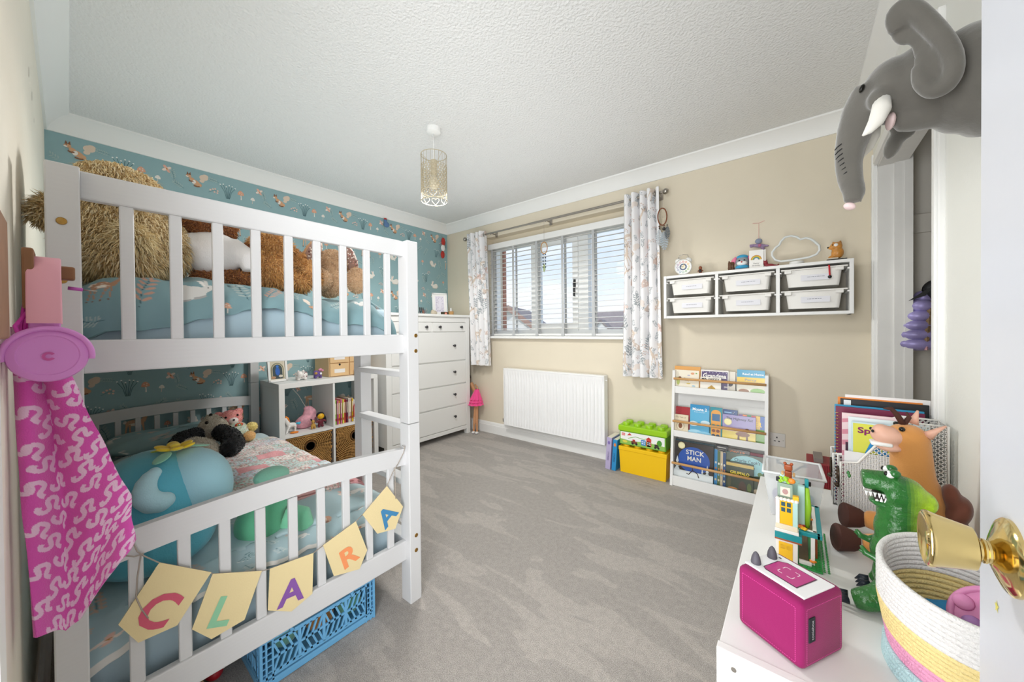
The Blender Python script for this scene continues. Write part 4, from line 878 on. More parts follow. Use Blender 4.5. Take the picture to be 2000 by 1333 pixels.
# ================================================================== furniture along the far walls
# ---- pendant lamp
pc = Vector((1.556, -1.46, 0)); lamp = thing('pendant_lamp', 'cream cut metal pendant lampshade with a band of hearts hanging from the ceiling', 'lamp', (pc.x, pc.y, 1.93))
part(lamp, 'ceiling_rose', MB().lathe([(0, H-.036), (.030, H-.036), (.043, H-.028), (.045, H-.02), (.045, H)], (pc.x, pc.y, 0), 28), M_white, smooth=True, auto=40)
part(lamp, 'flex', MB().tube([(pc.x, pc.y, H-.03), (pc.x, pc.y, 2.19)], .003, 8), M_white, smooth=True)
M_shade = mat('cream_cut_metal', '#bdb196', .5)
sr = .079; z0, z1 = 1.935, 2.222; sh = MB()
for z in (z0, z0+.058, z1): sh.tube([(pc.x+sr*math.cos(a), pc.y+sr*math.sin(a), z) for a in [2*PI*i/40 for i in range(40)]], .0022, 6, closed=True)
# hearts round the foot
for k in range(8):
    a0 = 2*PI*k/8; hp_ = []
    for i in range(17):
        t_ = 2*PI*i/16; hx = 16*math.sin(t_)**3/17.0; hy_ = (13*math.cos(t_)-5*math.cos(2*t_)-2*math.cos(3*t_)-math.cos(4*t_))/17.0
        a = a0+hx*.33; hp_.append((pc.x+sr*math.cos(a), pc.y+sr*math.sin(a), z0+.030+hy_*.027))
    sh.tube(hp_, .0016, 5)
# ring lattice above
for r_ in range(11):
    zc = z0+.068+r_*.0145
    for k in range(26):
        a0 = 2*PI*(k+.5*(r_ % 2))/26; big = 1.0
        sh.tube([(pc.x+sr*math.cos(a0+.115*math.cos(t_)), pc.y+sr*math.sin(a0+.115*math.cos(t_)), zc+.0085*math.sin(t_)) for t_ in [2*PI*i/7 for i in range(7)]], .0014, 4, closed=True)
for k in range(20):
    a = 2*PI*k/20; sh.tube([(pc.x+sr*math.cos(a), pc.y+sr*math.sin(a), z0+.06), (pc.x+sr*math.cos(a), pc.y+sr*math.sin(a), z1)], .0013, 4)
part(lamp, 'shade', sh, M_shade, smooth=True)
part(lamp, 'lamp_holder', MB().lathe([(0, 2.20), (.020, 2.19), (.022, 2.12), (.018, 2.10), (0, 2.10)], (pc.x, pc.y, 0), 18), mat('cream_plastic', '#cfc4ab', .5), smooth=True)
part(lamp, 'bulb', MB().lathe([(0, 2.012), (.020, 2.018), (.030, 2.04), (.030, 2.06), (.018, 2.085), (.014, 2.10)], (pc.x, pc.y, 0), 20), mat('frosted_bulb', '#e4dcc8', .4), smooth=True)
for k in range(3):
    a = k*2.094; part(lamp, 'spoke', MB().tube([(pc.x+.02*math.cos(a), pc.y+.02*math.sin(a), 2.17), (pc.x+sr*math.cos(a), pc.y+sr*math.sin(a), z1)], .0013, 5), M_shade)
_l = bpy.data.lights.new('pendant_fill', 'SPOT'); _l.energy = PENDANT_FILL_W; _l.spot_size = math.radians(179); _l.spot_blend = .25; _l.shadow_soft_size = .14; _l.color = (1, .985, .95)
_o = bpy.data.objects.new('pendant_fill', _l); COL.objects.link(_o); _o.location = (pc.x, pc.y, 1.932)  # added fill spot at the shade's foot; the pendant itself is off
# ---- tall chest of drawers
DF = .50; dy0, dy1 = -1.155, -.13; DZ = 1.295
dr = thing('chest_of_drawers', 'tall white chest of drawers with dark round knobs in the corner', 'chest of drawers', (.26, (dy0+dy1)/2, 0))
part(dr, 'top', MB().b2((.02, dy0-.012, DZ-.026), (DF+.020, dy1+.012, DZ), bev=.006), M_white)
part(dr, 'carcass', MB().b2((.02, dy0, .085), (DF-.018, dy1, DZ-.026)), M_white)
for y0, y1 in ((dy0, dy0+.055), (dy1-.055, dy1)):
    part(dr, 'stile', MB().b2((DF-.05, y0, .0), (DF, y1, DZ-.026), bev=.003), M_white); part(dr, 'leg', MB().b2((.02, y0, 0), (.07, y1, .10), bev=.003), M_white)
part(dr, 'front_rail', MB().b2((DF-.03, dy0, .055), (DF-.002, dy1, .095), bev=.003), M_white); part(dr, 'front_rail', MB().b2((DF-.03, dy0, 1.215), (DF-.002, dy1, DZ-.026), bev=.002), M_white)
M_knob = mat('dark_metal_knob', '#4a4a4d', .3, metal=.7)
def drawer(y0, y1, a, b, ks):
    d = part(dr, 'drawer', MB().b2((DF-.025, y0+.002, a+.003), (DF-.0015, y1-.002, b-.003), bev=.0025), M_white)
    for y in ks: link('knob', MB().lathe([(0, 0), (.008, 0), (.0055, .004), (.005, .012), (.010, .016), (.0145, .021), (.014, .026), (.009, .029), (0, .03)], (DF-.001, y, (a+b)/2+.01 if b-a > .15 else (a+b)/2), 16, (1, 0, 0)).mesh('knob', M_knob, wloc(dr), True), d)
yi0, yi1, ym = dy0+.055, dy1-.055, -.642
drawer(yi0, ym-.008, 1.117, 1.213, (-1.0, -.722)); drawer(ym+.008, yi1, 1.117, 1.213, (-.555, -.262))
for a, b in ((.812, 1.108), (.564, .804), (.340, .556), (.098, .332)): drawer(yi0, yi1, a, b, (-.92, -.365))
# things on the chest
def on(u, v, x): return AT(u, v, 'x', x)
fr_ = thing('photo_frame', 'white frame with purple speckled artwork standing on the chest of drawers', 'picture frame', (.27, -.30, DZ))
a = on(848, 612, .30); b = on(890, 612, .22); th = math.atan2(b[1]-a[1], b[0]-a[0]); ux = Vector((math.cos(th), math.sin(th), 0)); 
o_ = Vector((.30, a[1], DZ+.001)); W_, H_ = .165, .245; up = Vector((-.16*ux.y*-1*0-.10, .10, 1)).normalized(); nrm = ux.cross(up)
def fbar(mb, x0, x1, y0, y1, t, col=None): mb.prism([(x0, y0), (x1, y0), (x1, y1), (x0, y1)], o_-nrm*.0, ux, up, t, col)
ux = Vector((.42, .91, 0)).normalized(); up = Vector((-.12, .05, 1)).normalized(); up = (up-ux*up.dot(ux)).normalized(); o_ = Vector((.235, -.425, DZ+.002))
f_ = MB(); w_ = .016
for q in ((0, W_, 0, w_), (0, W_, H_-w_, H_), (0, w_, 0, H_), (W_-w_, W_, 0, H_)): fbar(f_, *q, .018)
part(fr_, 'frame', f_, M_white); mt = MB(); mt.prism([(w_, w_), (W_-w_, w_), (W_-w_, H_-w_), (w_, H_-w_)], o_, ux, up, .006); part(fr_, 'mount', mt, mat('ivory_card', '#eeecea', .8))
ar = MB(); Rn = random.Random(9)
flat(ar, [(.034, .034), (W_-.034, .034), (W_-.034, H_-.034), (.034, H_-.034)], o_, ux, up, '#e2dde8', .0066)
for i in range(230):
    x, y = Rn.uniform(.042, W_-.042), Rn.uniform(.042, H_-.042)
    if .075 < x < .10 and .06 < y < .19: continue
    flat(ar, E2(x, y, .0022, .0018, Rn.random()*3, 6), o_, ux, up, Rn.choice(('#7d7392', '#a79bc0', '#5e5a74', '#c3b9d4')), .0072)
part(fr_, 'artwork', ar, M_vc, vcol=True)
M_clear = mat('clear_glass', '#ffffff', .03, trans=1.0, ior=1.2)
p = on(832, 612, .24); solo('acrylic_block', MB().box((.14, -.565, DZ+.062), (.012, .055, .115), bev=.002), mat('frosted_acrylic', '#d5e2df', .2, trans=.6, ior=1.2), 'small clear acrylic photo block behind the glass jar', 'ornament', (.14, -.565, DZ+.004))
jr = thing('glass_jar', 'clear glass jar with a pale blob of craft bits on the chest', 'jar', (.30, -.60, DZ)); part(jr, 'glass', MB().lathe([(0, 0), (.034, 0), (.037, .004), (.037, .072), (.033, .072), (.033, .006), (0, .006)], (.30, -.60, DZ+.001), 28), M_clear, smooth=True, auto=40); part(jr, 'contents', MB().ell((.30, -.60, DZ+.033), (.026, .026, .026), None, 14, 8), mat('mauve_grey_bits', '#a99aa0', .8, bump=.5, bscale=120), smooth=True)
for y, c_, lb in ((-.665, '#1f4f57', 'dark teal nail polish bottle beside the glass jar'), (-.685, '#2a2c35', 'black capped nail polish bottle next to the bed post'), (-.645, '#8d5a44', 'brown little bottle squeezed against the glass jar')):
    bt_ = thing('polish_bottle', lb, 'bottle', (.36, y, DZ), group='bottles on the chest'); part(bt_, 'bottle', MB().lathe([(0, 0), (.0085, 0), (.0085, .03), (.004, .036), (.004, .04), (0, .04)], (.36, y, DZ+.001), 12), mat('nail_varnish_'+c_, c_, .15, coat=.5), smooth=True, auto=40); part(bt_, 'cap', MB().lathe([(.0055, .04), (.0055, .066), (.004, .069), (0, .069)], (.36, y, DZ+.001), 10), M_dark, smooth=True, auto=40)
rk_ = blob([((.32, -.475, DZ+.022), (.030, .042, .022)), ((.32, -.49, DZ+.04), (.018, .02, .018)), ((.315, -.455, DZ+.032), (.02, .018, .018))], .009, 1); solo('crystal_rock', rk_, mat('pale_quartz', '#cfc3ae', .5, bump=.6, bscale=60), 'pale lump of crystal rock in front of the frame', 'rock', (.32, -.475, DZ))
tn = thing('trinket_tin', 'small tin with a red flower on its front on the chest', 'tin', (.36, -.37, DZ)); part(tn, 'box', MB().box((.36, -.36, DZ+.018), (.035, .085, .034), bev=.004), mat('dark_olive_tin', '#4c4838', .4)); e_ = MB(); flat(e_, E2(0, 0, .017, .013), (.378, -.36, DZ+.018), (0, 1, 0), (0, 0, 1), '#e4694a', .0008); flat(e_, E2(0, 0, .008, .006), (.378, -.36, DZ+.018), (0, 1, 0), (0, 0, 1), '#f4d9c8', .0014); part(tn, 'flower_label', e_, M_vc, vcol=True)
wb_ = thing('wooden_pot', 'round wooden pot with a white bear shaped knob on the chest', 'pot', (.34, -.26, DZ)); part(wb_, 'pot', MB().lathe([(0, 0), (.028, 0), (.030, .004), (.030, .036), (.033, .037), (.033, .043), (0, .043)], (.34, -.255, DZ+.001), 24), mat('light_turned_wood', '#c79a63', .5), smooth=True, auto=40); part(wb_, 'bear_knob', blob([((.34, -.255, DZ+.055), (.012, .011, .012)), ((.34, -.255, DZ+.072), (.010, .010, .009)), ((.34, -.263, DZ+.081), .004), ((.34, -.247, DZ+.081), .004)], .003, 2), M_white, smooth=True)
# ---- cube shelf behind the bed
kx0, kx1, ky0, ky1, KH = .02, .42, -1.962, -1.190, .752
ks = thing('cube_shelf', 'white two by two cube shelf between the bunk bed and the chest', 'shelving unit', ((kx0+kx1)/2, (ky0+ky1)/2, 0))
part(ks, 'top', MB().b2((kx0, ky0, KH-.038), (kx1, ky1, KH), bev=.002), M_white); part(ks, 'bottom', MB().b2((kx0, ky0, 0), (kx1, ky1, .038), bev=.002), M_white)
for y in (ky0, ky1-.038): part(ks, 'side', MB().b2((kx0, y, .038), (kx1, y+.038, KH-.038), bev=.002), M_white)
km = (ky0+ky1)/2+.005; part(ks, 'divider', MB().b2((kx0, km-.008, .038), (kx1-.004, km+.008, KH-.038), bev=.001), M_white)
KS = .362
for y0, y1 in ((ky0+.038, km-.008), (km+.008, ky1-.038)): part(ks, 'shelf', MB().b2((kx0, y0, KS-.016), (kx1-.004, y1, KS), bev=.001), M_white)
# wicker baskets
M_wick = mat('woven_straw', '#b88b4f', .8, bump=.5, bscale=160, var=.2, vscale=30); M_wdk = mat('dark_straw', '#6e4b26', .9)
for (y0, y1, lb) in ((ky0+.043, km-.012, 'woven straw basket in the bottom cube nearest the bed'), (km+.012, ky1-.043, 'woven straw basket in the bottom cube nearest the chest')):
    B = thing('wicker_basket', lb, 'basket', ((kx0+kx1)/2, (y0+y1)/2, .038), group='woven baskets in the cube shelf'); xf = kx1-.014; yc = (y0+y1)/2; zc = .252; z0_, z1_ = .040, .335
    part(B, 'body', MB().b2((kx0+.02, y0+.006, z0_), (xf-.006, y1-.006, z1_), bev=.008), M_wdk)
    w_ = MB(); Rw = random.Random(2)
    for i in range(30):
        a = 2*PI*(i+.5)/30; d = Vector((0, math.cos(a), math.sin(a))); tmax = min(abs((y1-.006-yc)/d.y) if abs(d.y) > 1e-4 else 9, (z1_-zc)/d.z if d.z > 1e-4 else 9, (zc-z0_)/-d.z if d.z < -1e-4 else 9)
        if tmax < .045: continue
        w_.tube([(xf-.003, yc+d.y*t_, zc+d.z*t_) for t_ in (.040, (tmax+.04)/2, tmax)], [.0025, .0035, .0045], 5)
    for k in range(1, 15):
        r_ = .040+k*.0125; pts = []
        for i in range(61):
            a = 2*PI*i/60; y, z = yc+r_*math.cos(a), zc+r_*math.sin(a); ok = y0+.006 < y < y1-.006 and z0_ < z < z1_
            if ok: pts.append((xf+.0025*math.sin(i*PI/1.0+k)*1.0, y, z))
            else:
                if len(pts) > 2: w_.tube(pts, .0042, 5)
                pts = []
        if len(pts) > 2: w_.tube(pts, .0042, 5)
    s_ = part(B, 'weave', w_, M_wick, smooth=True); s_['kind'] = 'stuff'
    part(B, 'hand_hole', MB().lathe([(0, .001), (.030, .001), (.030, .004), (.037, .005), (.038, .001)], (xf, yc, zc), 28, (1, 0, 0)), [M_dark], smooth=True, auto=40); part(B, 'ring', MB().tube([(xf+.004, yc+.036*math.cos(a), zc+.036*math.sin(a)) for a in [2*PI*i/28 for i in range(28)]], .0045, 6, closed=True), M_wdk, smooth=True)
    part(B, 'rim', MB().tube([(xf, y0+.006, z1_), (xf, y1-.006, z1_)], .007, 8), M_wick, smooth=True)
# things on top of the cube shelf
def frame_std(name, label, c, w, h, lean, rz, m, art):
    T = thing(name, label, 'picture frame', c, rz); ux = Vector((0, 1, 0)); up = Vector((-math.sin(lean), 0, math.cos(lean))); o = Vector((0, -w/2, .0015)); f = MB(); b = .014
    for q in ((0, w, 0, b), (0, w, h-b, h), (0, b, 0, h), (w-b, w, 0, h)): f.prism([(q[0], q[2]), (q[1], q[2]), (q[1], q[3]), (q[0], q[3])], o, ux, up, .014)
    part(T, 'frame', f, m, False); a = MB(); a.prism([(b, b), (w-b, b), (w-b, h-b), (b, h-b)], o, ux, up, .004, '#e9e2d3'); art(a, o, ux, up, w, h); part(T, 'picture', a, M_vc, False, vcol=True); return T
def art_arch(a, o, ux, up, w, h):
    flat(a, [(.02, .02), (w-.02, .02), (w-.02, h-.02), (.02, h-.02)], o, ux, up, '#cfc6b2', .0048)
    for s, c in ((1.0, '#7d7a62'), (.86, '#b9b197'), (.74, '#3f4c50')): flat(a, [(w/2-.045*s, .022), (w/2+.045*s, .022)]+[(w/2+.045*s*math.cos(t), h*.5+.05*s*math.sin(t)) for t in [PI*i/10 for i in range(11)]], o, ux, up, c, .0056+(1-s)*.004)
    flat(a, E2(w/2, h*.42, .016, .032), o, ux, up, '#2f63b5', .0076); flat(a, E2(w/2, h*.62, .010, .010), o, ux, up, '#3f78c8', .008)
    flat(a, E2(w/2+.02, h*.22, .014, .010), o, ux, up, '#d8cfc0', .008); flat(a, E2(w/2-.03, h*.18, .016, .010), o, ux, up, '#b88d6a', .008)
frame_std('photo_frame', 'white frame with a blue figure under an arch on the cube shelf', (.26, -1.915, KH), .135, .185, .12, .12, M_white, art_arch)
pg = thing('piggy_bank', 'white spotted ceramic piggy bank on the cube shelf', 'piggy bank', (.30, -1.765, KH)); pb = [((.30, -1.765, KH+.040), (.036, .045, .032)), ((.33, -1.785, KH+.048), (.022, .022, .022))]
for a, b in ((-.018, -.028), (.018, -.028), (-.018, .022), (.018, .022)): pb.append(('t', [(.30+a, -1.765+b, KH+.03), (.30+a, -1.765+b, KH+.002)], [.011, .010]))
part(pg, 'body', blob(pb, .005, 3), mat('white_ceramic', '#efeae6', .2, coat=.4), smooth=True); sp = MB(); Rp = random.Random(4)
for i in range(14):
    a, b = Rp.uniform(-1.2, 1.2), Rp.uniform(-.7, 1.0); sp.ell((.30+.036*math.cos(b)*math.cos(a)*.98, -1.765+.045*math.cos(b)*math.sin(a)*.98, KH+.040+.032*math.sin(b)), .0042, None, 8, 5)
part(pg, 'spots', sp, mat('plum_dots', '#7a3a44', .3), smooth=True)['kind'] = 'stuff'
for y in (-1.80, -1.765): part(pg, 'ear', MB().ell((.335, y, KH+.072), (.007, .009, .010), (0, .3, 0), 10, 6), mat('white_ceramic', '#efeae6', .2))
pcw = thing('toy_cow', 'small purple toy cow with a pink bow on the cube shelf', 'toy', (.30, -1.645, KH)); cb_ = [((.30, -1.645, KH+.036), (.026, .034, .024)), ((.322, -1.668, KH+.050), (.018, .018, .018))]
for a, b in ((-.012, -.02), (.012, -.02), (-.012, .02), (.012, .02)): cb_.append(('t', [(.30+a, -1.645+b, KH+.02), (.30+a, -1.645+b, KH+.002)], [.008, .008]))
part(pcw, 'body', blob(cb_, .0045, 3), mat('violet_vinyl', '#6a5294', .4), smooth=True); part(pcw, 'muzzle', MB().ell((.340, -1.674, KH+.046), (.009, .012, .010), None, 12, 8), mat('gold_vinyl', '#b98b45', .4), smooth=True); part(pcw, 'bow', MB().ell((.31, -1.630, KH+.070), (.008, .016, .010), (.3, 0, 0), 10, 6).ell((.31, -1.612, KH+.062), (.007, .011, .008), None, 10, 6), mat('pink_vinyl', '#d88aa6', .4), smooth=True); part(pcw, 'flower', MB().ell((.329, -1.632, KH+.040), (.003, .009, .009), None, 10, 6), M_white, smooth=True)
wd = thing('wooden_drawer_box', 'birch ply mini drawer box with paper labels on the cube shelf', 'drawer box', (.20, -1.40, KH)); M_ply = mat('birch_ply', '#dcb98a', .55, wave=('Y', 9, .03), var=.05, vscale=5); bx0, bx1, by0, by1, bz = .055, .33, -1.565, -1.235, .225
part(wd, 'case', MB().b2((bx0, by0, KH+.001), (bx1-.012, by1, KH+bz), bev=.002), M_ply)
for i in range(2):
    for j in range(2):
        y0 = by0+.006+i*(by1-by0)/2; y1 = by0-.003+(i+1)*(by1-by0)/2; za = KH+.006+j*.110; d = part(wd, 'drawer', MB().b2((bx1-.014, y0, za), (bx1, y1, za+.104), bev=.002), M_ply); e_ = MB()
        quad(e_, (bx1, (y0+y1)/2, za+.042), (0, 1, 0), (0, 0, 1), .088, .032, '#e9e6e4', .0008); link('paper_label', e_.mesh('paper_label', M_vc, wloc(wd), False, True), d)
        link('finger_hole', MB().lathe([(0, .0006), (.009, .0006), (.009, -.002)], (bx1, (y0+y1)/2, za+.094), 14, (1, 0, 0)).mesh('finger_hole', M_dark, wloc(wd)), d)
bus = thing('toy_van', 'yellow and white toy ice cream van on the cube shelf', 'toy van', (.365, -1.335, KH)); part(bus, 'lower_body', MB().box((.365, -1.335, KH+.022), (.038, .066, .024), bev=.006), M_white); part(bus, 'upper_body', MB().box((.365, -1.335, KH+.052), (.036, .062, .040), bev=.008), mat('yellow_plastic', '#f2b91f', .35)); part(bus, 'windscreen', MB().box((.384, -1.335, KH+.056), (.002, .044, .018)), mat('pale_blue_window', '#cfe3ee', .2))
part(bus, 'roof_sign', MB().box((.365, -1.335, KH+.078), (.02, .03, .014), bev=.003), mat('red_plastic', '#b8202c', .4))
for y in (-1.357, -1.313): part(bus, 'wheel', MB().lathe([(0, 0), (.006, 0), (.011, .001), (.012, .004), (.012, .009), (0, .009)], (.382, y, KH+.0125), 16, (1, 0, 0)), M_dark, smooth=True, auto=40)
# things in the upper cubes
un = thing('unicorn_figure', 'white toy unicorn with orange mane in the upper cube by the bed', 'toy', (.33, -1.86, KS)); U = Vector((.33, -1.86, KS)); ub = [(U+Vector((0, .01, .062)), (.018, .032, .018)), ('t', [tuple(U+Vector(v)) for v in ((0, -.012, .07), (.002, -.028, .10), (.003, -.036, .118))], [.015, .012, .013]), (U+Vector((.004, -.048, .114)), (.010, .018, .010))]
for a, b, c in ((-.009, -.012, -.018), (.009, -.010, -.03), (-.009, .032, .040), (.009, .032, .030)): ub.append(('t', [tuple(U+Vector((a, b, .055))), tuple(U+Vector((a, (b+c)/2, .03))), tuple(U+Vector((a, c, .003)))], [.010, .007, .007]))
part(un, 'body', blob(ub, .004, 2), M_white, smooth=True); part(un, 'horn', MB().tube([U+Vector((.004, -.045, .124)), U+Vector((.005, -.05, .155))], [.005, .001], 8), mat('gold_plastic', '#d99a3a', .35)); part(un, 'mane', MB().tube([U+Vector((0, -.030, .130)), U+Vector((0, -.018, .115)), U+Vector((0, -.006, .085))], [.006, .009, .006], 8), mat('orange_plastic', '#ee8a2a', .4), smooth=True); part(un, 'tail', MB().tube([U+Vector((0, .040, .068)), U+Vector((0, .062, .062)), U+Vector((0, .072, .072))], [.006, .011, .004], 8), mat('turquoise_plastic', '#3bb3d6', .4), smooth=True); part(un, 'base', MB().ell(U+Vector((.02, .02, .006)), (.025, .03, .006), None, 14, 6), mat('orange_plastic', '#ee8a2a', .4), smooth=True)
bg = thing('drawstring_bag', 'pink patterned drawstring bag leaning in the upper cube', 'bag', (.26, -1.72, KS)); part(bg, 'bag', blob([((.26, -1.72, KS+.055), (.05, .085, .055), (.25, 0, 0)), ((.25, -1.69, KS+.11), (.04, .05, .045), (.3, 0, 0)), ((.245, -1.70, KS+.15), (.025, .035, .02))], .007, 3), mat('pink_marbled_cloth', '#dba0ae', .85, var=.3, vscale=28, bump=.2, bscale=25), smooth=True); part(bg, 'drawcord', MB().tube([(.25, -1.715, KS+.155), (.28, -1.78, KS+.27), (.30, -1.83, KS+.33)], .0018, 6), mat('grey_white_cord', '#d8d2cc', .8))
dl = thing('toy_doll', 'little dark haired doll in yellow and red in the upper cube', 'doll', (.34, -1.645, KS)); D = Vector((.34, -1.645, KS)); part(dl, 'body', blob([(D+Vector((0, 0, .045)), (.018, .022, .028)), ('t', [tuple(D+Vector((0, -.012, .025))), tuple(D+Vector((.004, -.014, .003)))], [.010, .009]), ('t', [tuple(D+Vector((0, .012, .025))), tuple(D+Vector((.004, .014, .003)))], [.010, .009]), ('t', [tuple(D+Vector((0, -.016, .06))), tuple(D+Vector((.012, -.038, .045)))], [.008, .007]), ('t', [tuple(D+Vector((0, .016, .06))), tuple(D+Vector((.012, .038, .045)))], [.008, .007])], .004, 2), mat('dark_red_plastic', '#6b2230', .4), smooth=True); part(dl, 'head', MB().ell(D+Vector((.004, 0, .090)), (.022, .026, .024), None, 16, 10), mat('yellow_plastic', '#f2b91f', .35), smooth=True); part(dl, 'hair', MB().ell(D+Vector((-.006, 0, .097)), (.022, .031, .026), None, 16, 10).ell(D+Vector((-.004, .034, .06)), (.010, .012, .04), (.2, 0, 0), 10, 8), M_dark, smooth=True)
dg = thing('toy_dog', 'tiny gold and black toy dog beside the little doll', 'toy', (.35, -1.71, KS)); G = Vector((.35, -1.705, KS)); part(dg, 'body', blob([(G+Vector((0, 0, .03)), (.012, .018, .013)), (G+Vector((.006, -.004, .062)), (.012, .013, .013)), ('t', [tuple(G+Vector((0, 0, .035))), tuple(G+Vector((.004, -.002, .06)))], [.009, .009])]+[('t', [tuple(G+Vector((a, b, .025))), tuple(G+Vector((a, b, .003)))], [.006, .006]) for a in (-.007, .007) for b in (-.01, .01)], .0035, 2), mat('tan_gold', '#c79a4a', .35), smooth=True); part(dg, 'ear', MB().ell(G+Vector((.004, -.014, .074)), (.006, .006, .014), (.4, 0, 0), 8, 6), M_dark, smooth=True)
part_ = thing('white_booklet', 'thin white booklet propped inside the upper cube by the bed', 'book', (.30, -1.905, KS)); part(part_, 'cover', MB().box((.27, -1.914, KS+.062), (.10, .006, .12), bev=.001), M_white); part(part_, 'page_block', MB().box((.268, -1.9095, KS+.062), (.094, .003, .112)), mat('paper_white', '#f0ece4', .8))
def book(name, label, lo, hi, col, group, spine='x+', cat='book', pages=True):
    """an upright book filling the box lo..hi; cover boards and page block"""
    T = thing(name, label, cat, ((lo[0]+hi[0])/2, (lo[1]+hi[1])/2, lo[2]), group=group); m = mat('cover_'+col, col, .4)
    part(T, 'cover', MB().b2(lo, (hi[0], lo[1]+.0016, hi[2])).b2((lo[0], hi[1]-.0016, lo[2]), hi).b2((hi[0]-.0016, lo[1], lo[2]), hi), m)
    part(T, 'pages', MB().b2((lo[0]+.002, lo[1]+.0014, lo[2]+.002), (hi[0]-.0014, hi[1]-.0014, hi[2]-.002)), mat('page_edge', '#e9e2d2', .85)); return T
yb_ = km+.012; cols = [('#e0c23a', 'yellow'), ('#9cb95a', 'lime green'), ('#c25a86', 'plum pink'), ('#e3a03a', 'amber'), ('#d97c9a', 'rose pink'), ('#d9cf57', 'lemon'), ('#b7372f', 'brick red'), ('#7d2a4b', 'maroon'), ('#cfc5ba', 'pale stone'), ('#c9a9a0', 'dusty rose'), ('#e8bf36', 'mustard yellow')]
for i, (c, nm) in enumerate(cols):
    t_ = .0145 if i not in (6, 9) else .0175; y1_ = yb_+t_
    book('paperback', nm+' spined paperback in the upper cube row beside the ladder', (.18, yb_, KS+.001), (.365+.004*(i % 3), y1_-.0008, KS+.205-.004*((i*5) % 4)), c, 'paperbacks in the cube shelf'); sp_ = MB(); quad(sp_, (.365+.004*(i % 3), (yb_+y1_)/2, KS+.13), (0, 1, 0), (0, 0, 1), t_*.45, .09, '#f3ead0', .0006); quad(sp_, (.365+.004*(i % 3), (yb_+y1_)/2, KS+.04), (0, 1, 0), (0, 0, 1), t_*.6, .02, '#b3352f', .0006); part(bpy.context.scene.objects[-1] if False else [o for o in COL.objects if o.name.startswith('paperback')][-1], 'spine_print', sp_, M_vc, vcol=True); yb_ = y1_+.0006
rb = thing('round_board_book', 'white board book with a red arched window in the upper cube', 'book', (.33, yb_+.03, KS)); e_ = MB(); part(rb, 'board', MB().box((.28, yb_+.035, KS+.092), (.17, .016, .18), (0, 0, -.35), bev=.003), M_white); 
for s, c in ((1, '#c23a34'), (.72, '#efe3d6'), (.6, '#4f93c8')): flat(e_, [(-.030*s, -.06), (.030*s, -.06)]+[(.030*s*math.cos(t), .02+.045*s*math.sin(t)) for t in [PI*i/12 for i in range(13)]], (.372, yb_+.020, KS+.10), Vector((-.25, 1, 0)), (0, 0, 1), c, .004+(1-s)*.004)
part(rb, 'printed_arch', e_, M_vc, vcol=True)
# ---- doll behind the chest
dd = thing('fashion_doll', 'long legged doll in a bright pink tutu leaning beside the chest of drawers', 'doll', (.60, -.10, 0)); Q = Vector((.560, -.085, 0)); M_skin = mat('doll_skin', '#c58f66', .45)
part(dd, 'body', blob([('t', [tuple(Q+Vector(v)) for v in ((.045, -.05, .02), (.035, -.04, .14), (.015, -.02, .27), (.005, .0, .36))], [.012, .014, .018, .024]), ('t', [tuple(Q+Vector(v)) for v in ((.005, -.06, .02), (.0, -.045, .14), (-.005, -.02, .27), (.0, .0, .36))], [.012, .014, .018, .024]), ('t', [tuple(Q+Vector(v)) for v in ((0, 0, .36), (-.07, .03, .45), (-.13, .035, .53))], [.026, .022, .026]), ('t', [tuple(Q+Vector(v)) for v in ((-.06, .03, .52), (-.015, .02, .50), (.006, .0, .44))], [.010, .009, .008]), (Q+Vector((-.17, .035, .585)), (.028, .026, .034))], .006, 3), M_skin, smooth=True)
tu = MB(); 
for k in range(3): tu.grid(lambda u, v, k=k: Q+Vector((-.012+(.022+(.045+.008*k)*v)*math.cos(2*PI*u)*(1+.10*math.sin(2*PI*u*9+k)*v), .015-.02*v+(.022+(.042+.008*k)*v)*math.sin(2*PI*u)*(1+.10*math.sin(2*PI*u*9+k)*v), .475-.030*k-.11*v)), 72, 8, wrap=True)
part(dd, 'tutu', tu, mat('hot_pink_net', '#f0468e', .7, sheen=.4), smooth=True, label='bright pink net tutu'); part(dd, 'hair', MB().ell(Q+Vector((-.175, .04, .595)), (.034, .028, .036), None, 14, 8).tube([Q+Vector((-.175, .042, .59)), Q+Vector((-.175, .045, .49))], [.026, .016], 8), mat('dark_brown_hair', '#3a271d', .6), smooth=True)
for v in ((.048, -.058, .016), (.008, -.068, .016)): part(dd, 'shoe', MB().ell(Q+Vector(v), (.015, .024, .014), None, 12, 8), M_white, smooth=True)
# ---- hanging ornaments by the corner
def hang(name, label, px, py0, py1, plane, val, parts):
    p = AT(px, (py0+py1)/2, plane, val); T = thing(name, label, 'ornament', p)
    for nm, mb, m in parts(Vector(p)): part(T, nm, mb, m, smooth=True)
    return T
M_redw = mat('red_knit', '#b9382f', .7); 
hang('hanging_ornament', 'red and white striped ornament hung on the patterned wall by the corner', 866, 465, 508, 'x', .03, lambda p: [('string', MB().tube([p+Vector((-.022, 0, .16)), p+Vector((0, 0, .12))], .0015, 5), M_cord), ('upper_piece', MB().ell(p+Vector((0, 0, .085)), (.016, .028, .05), None, 12, 8), M_redw), ('middle_piece', MB().ell(p+Vector((0, -.006, .01)), (.016, .03, .04), None, 12, 8), M_white), ('lower_piece', MB().ell(p+Vector((0, -.012, -.07)), (.015, .028, .045), None, 12, 8), M_redw)])
hang('felt_bird', 'small blue felt bird pinned high on the patterned wall', 755, 432, 446, 'x', .02, lambda p: [('body', blob([(p, (.014, .032, .03)), (p+Vector((0, -.012, .036)), (.012, .018, .018))], .006, 2), mat('blue_felt', '#5f7fa8', .9)), ('cap', MB().ell(p+Vector((0, -.012, .055)), (.010, .018, .010), None, 10, 6), M_redw)])
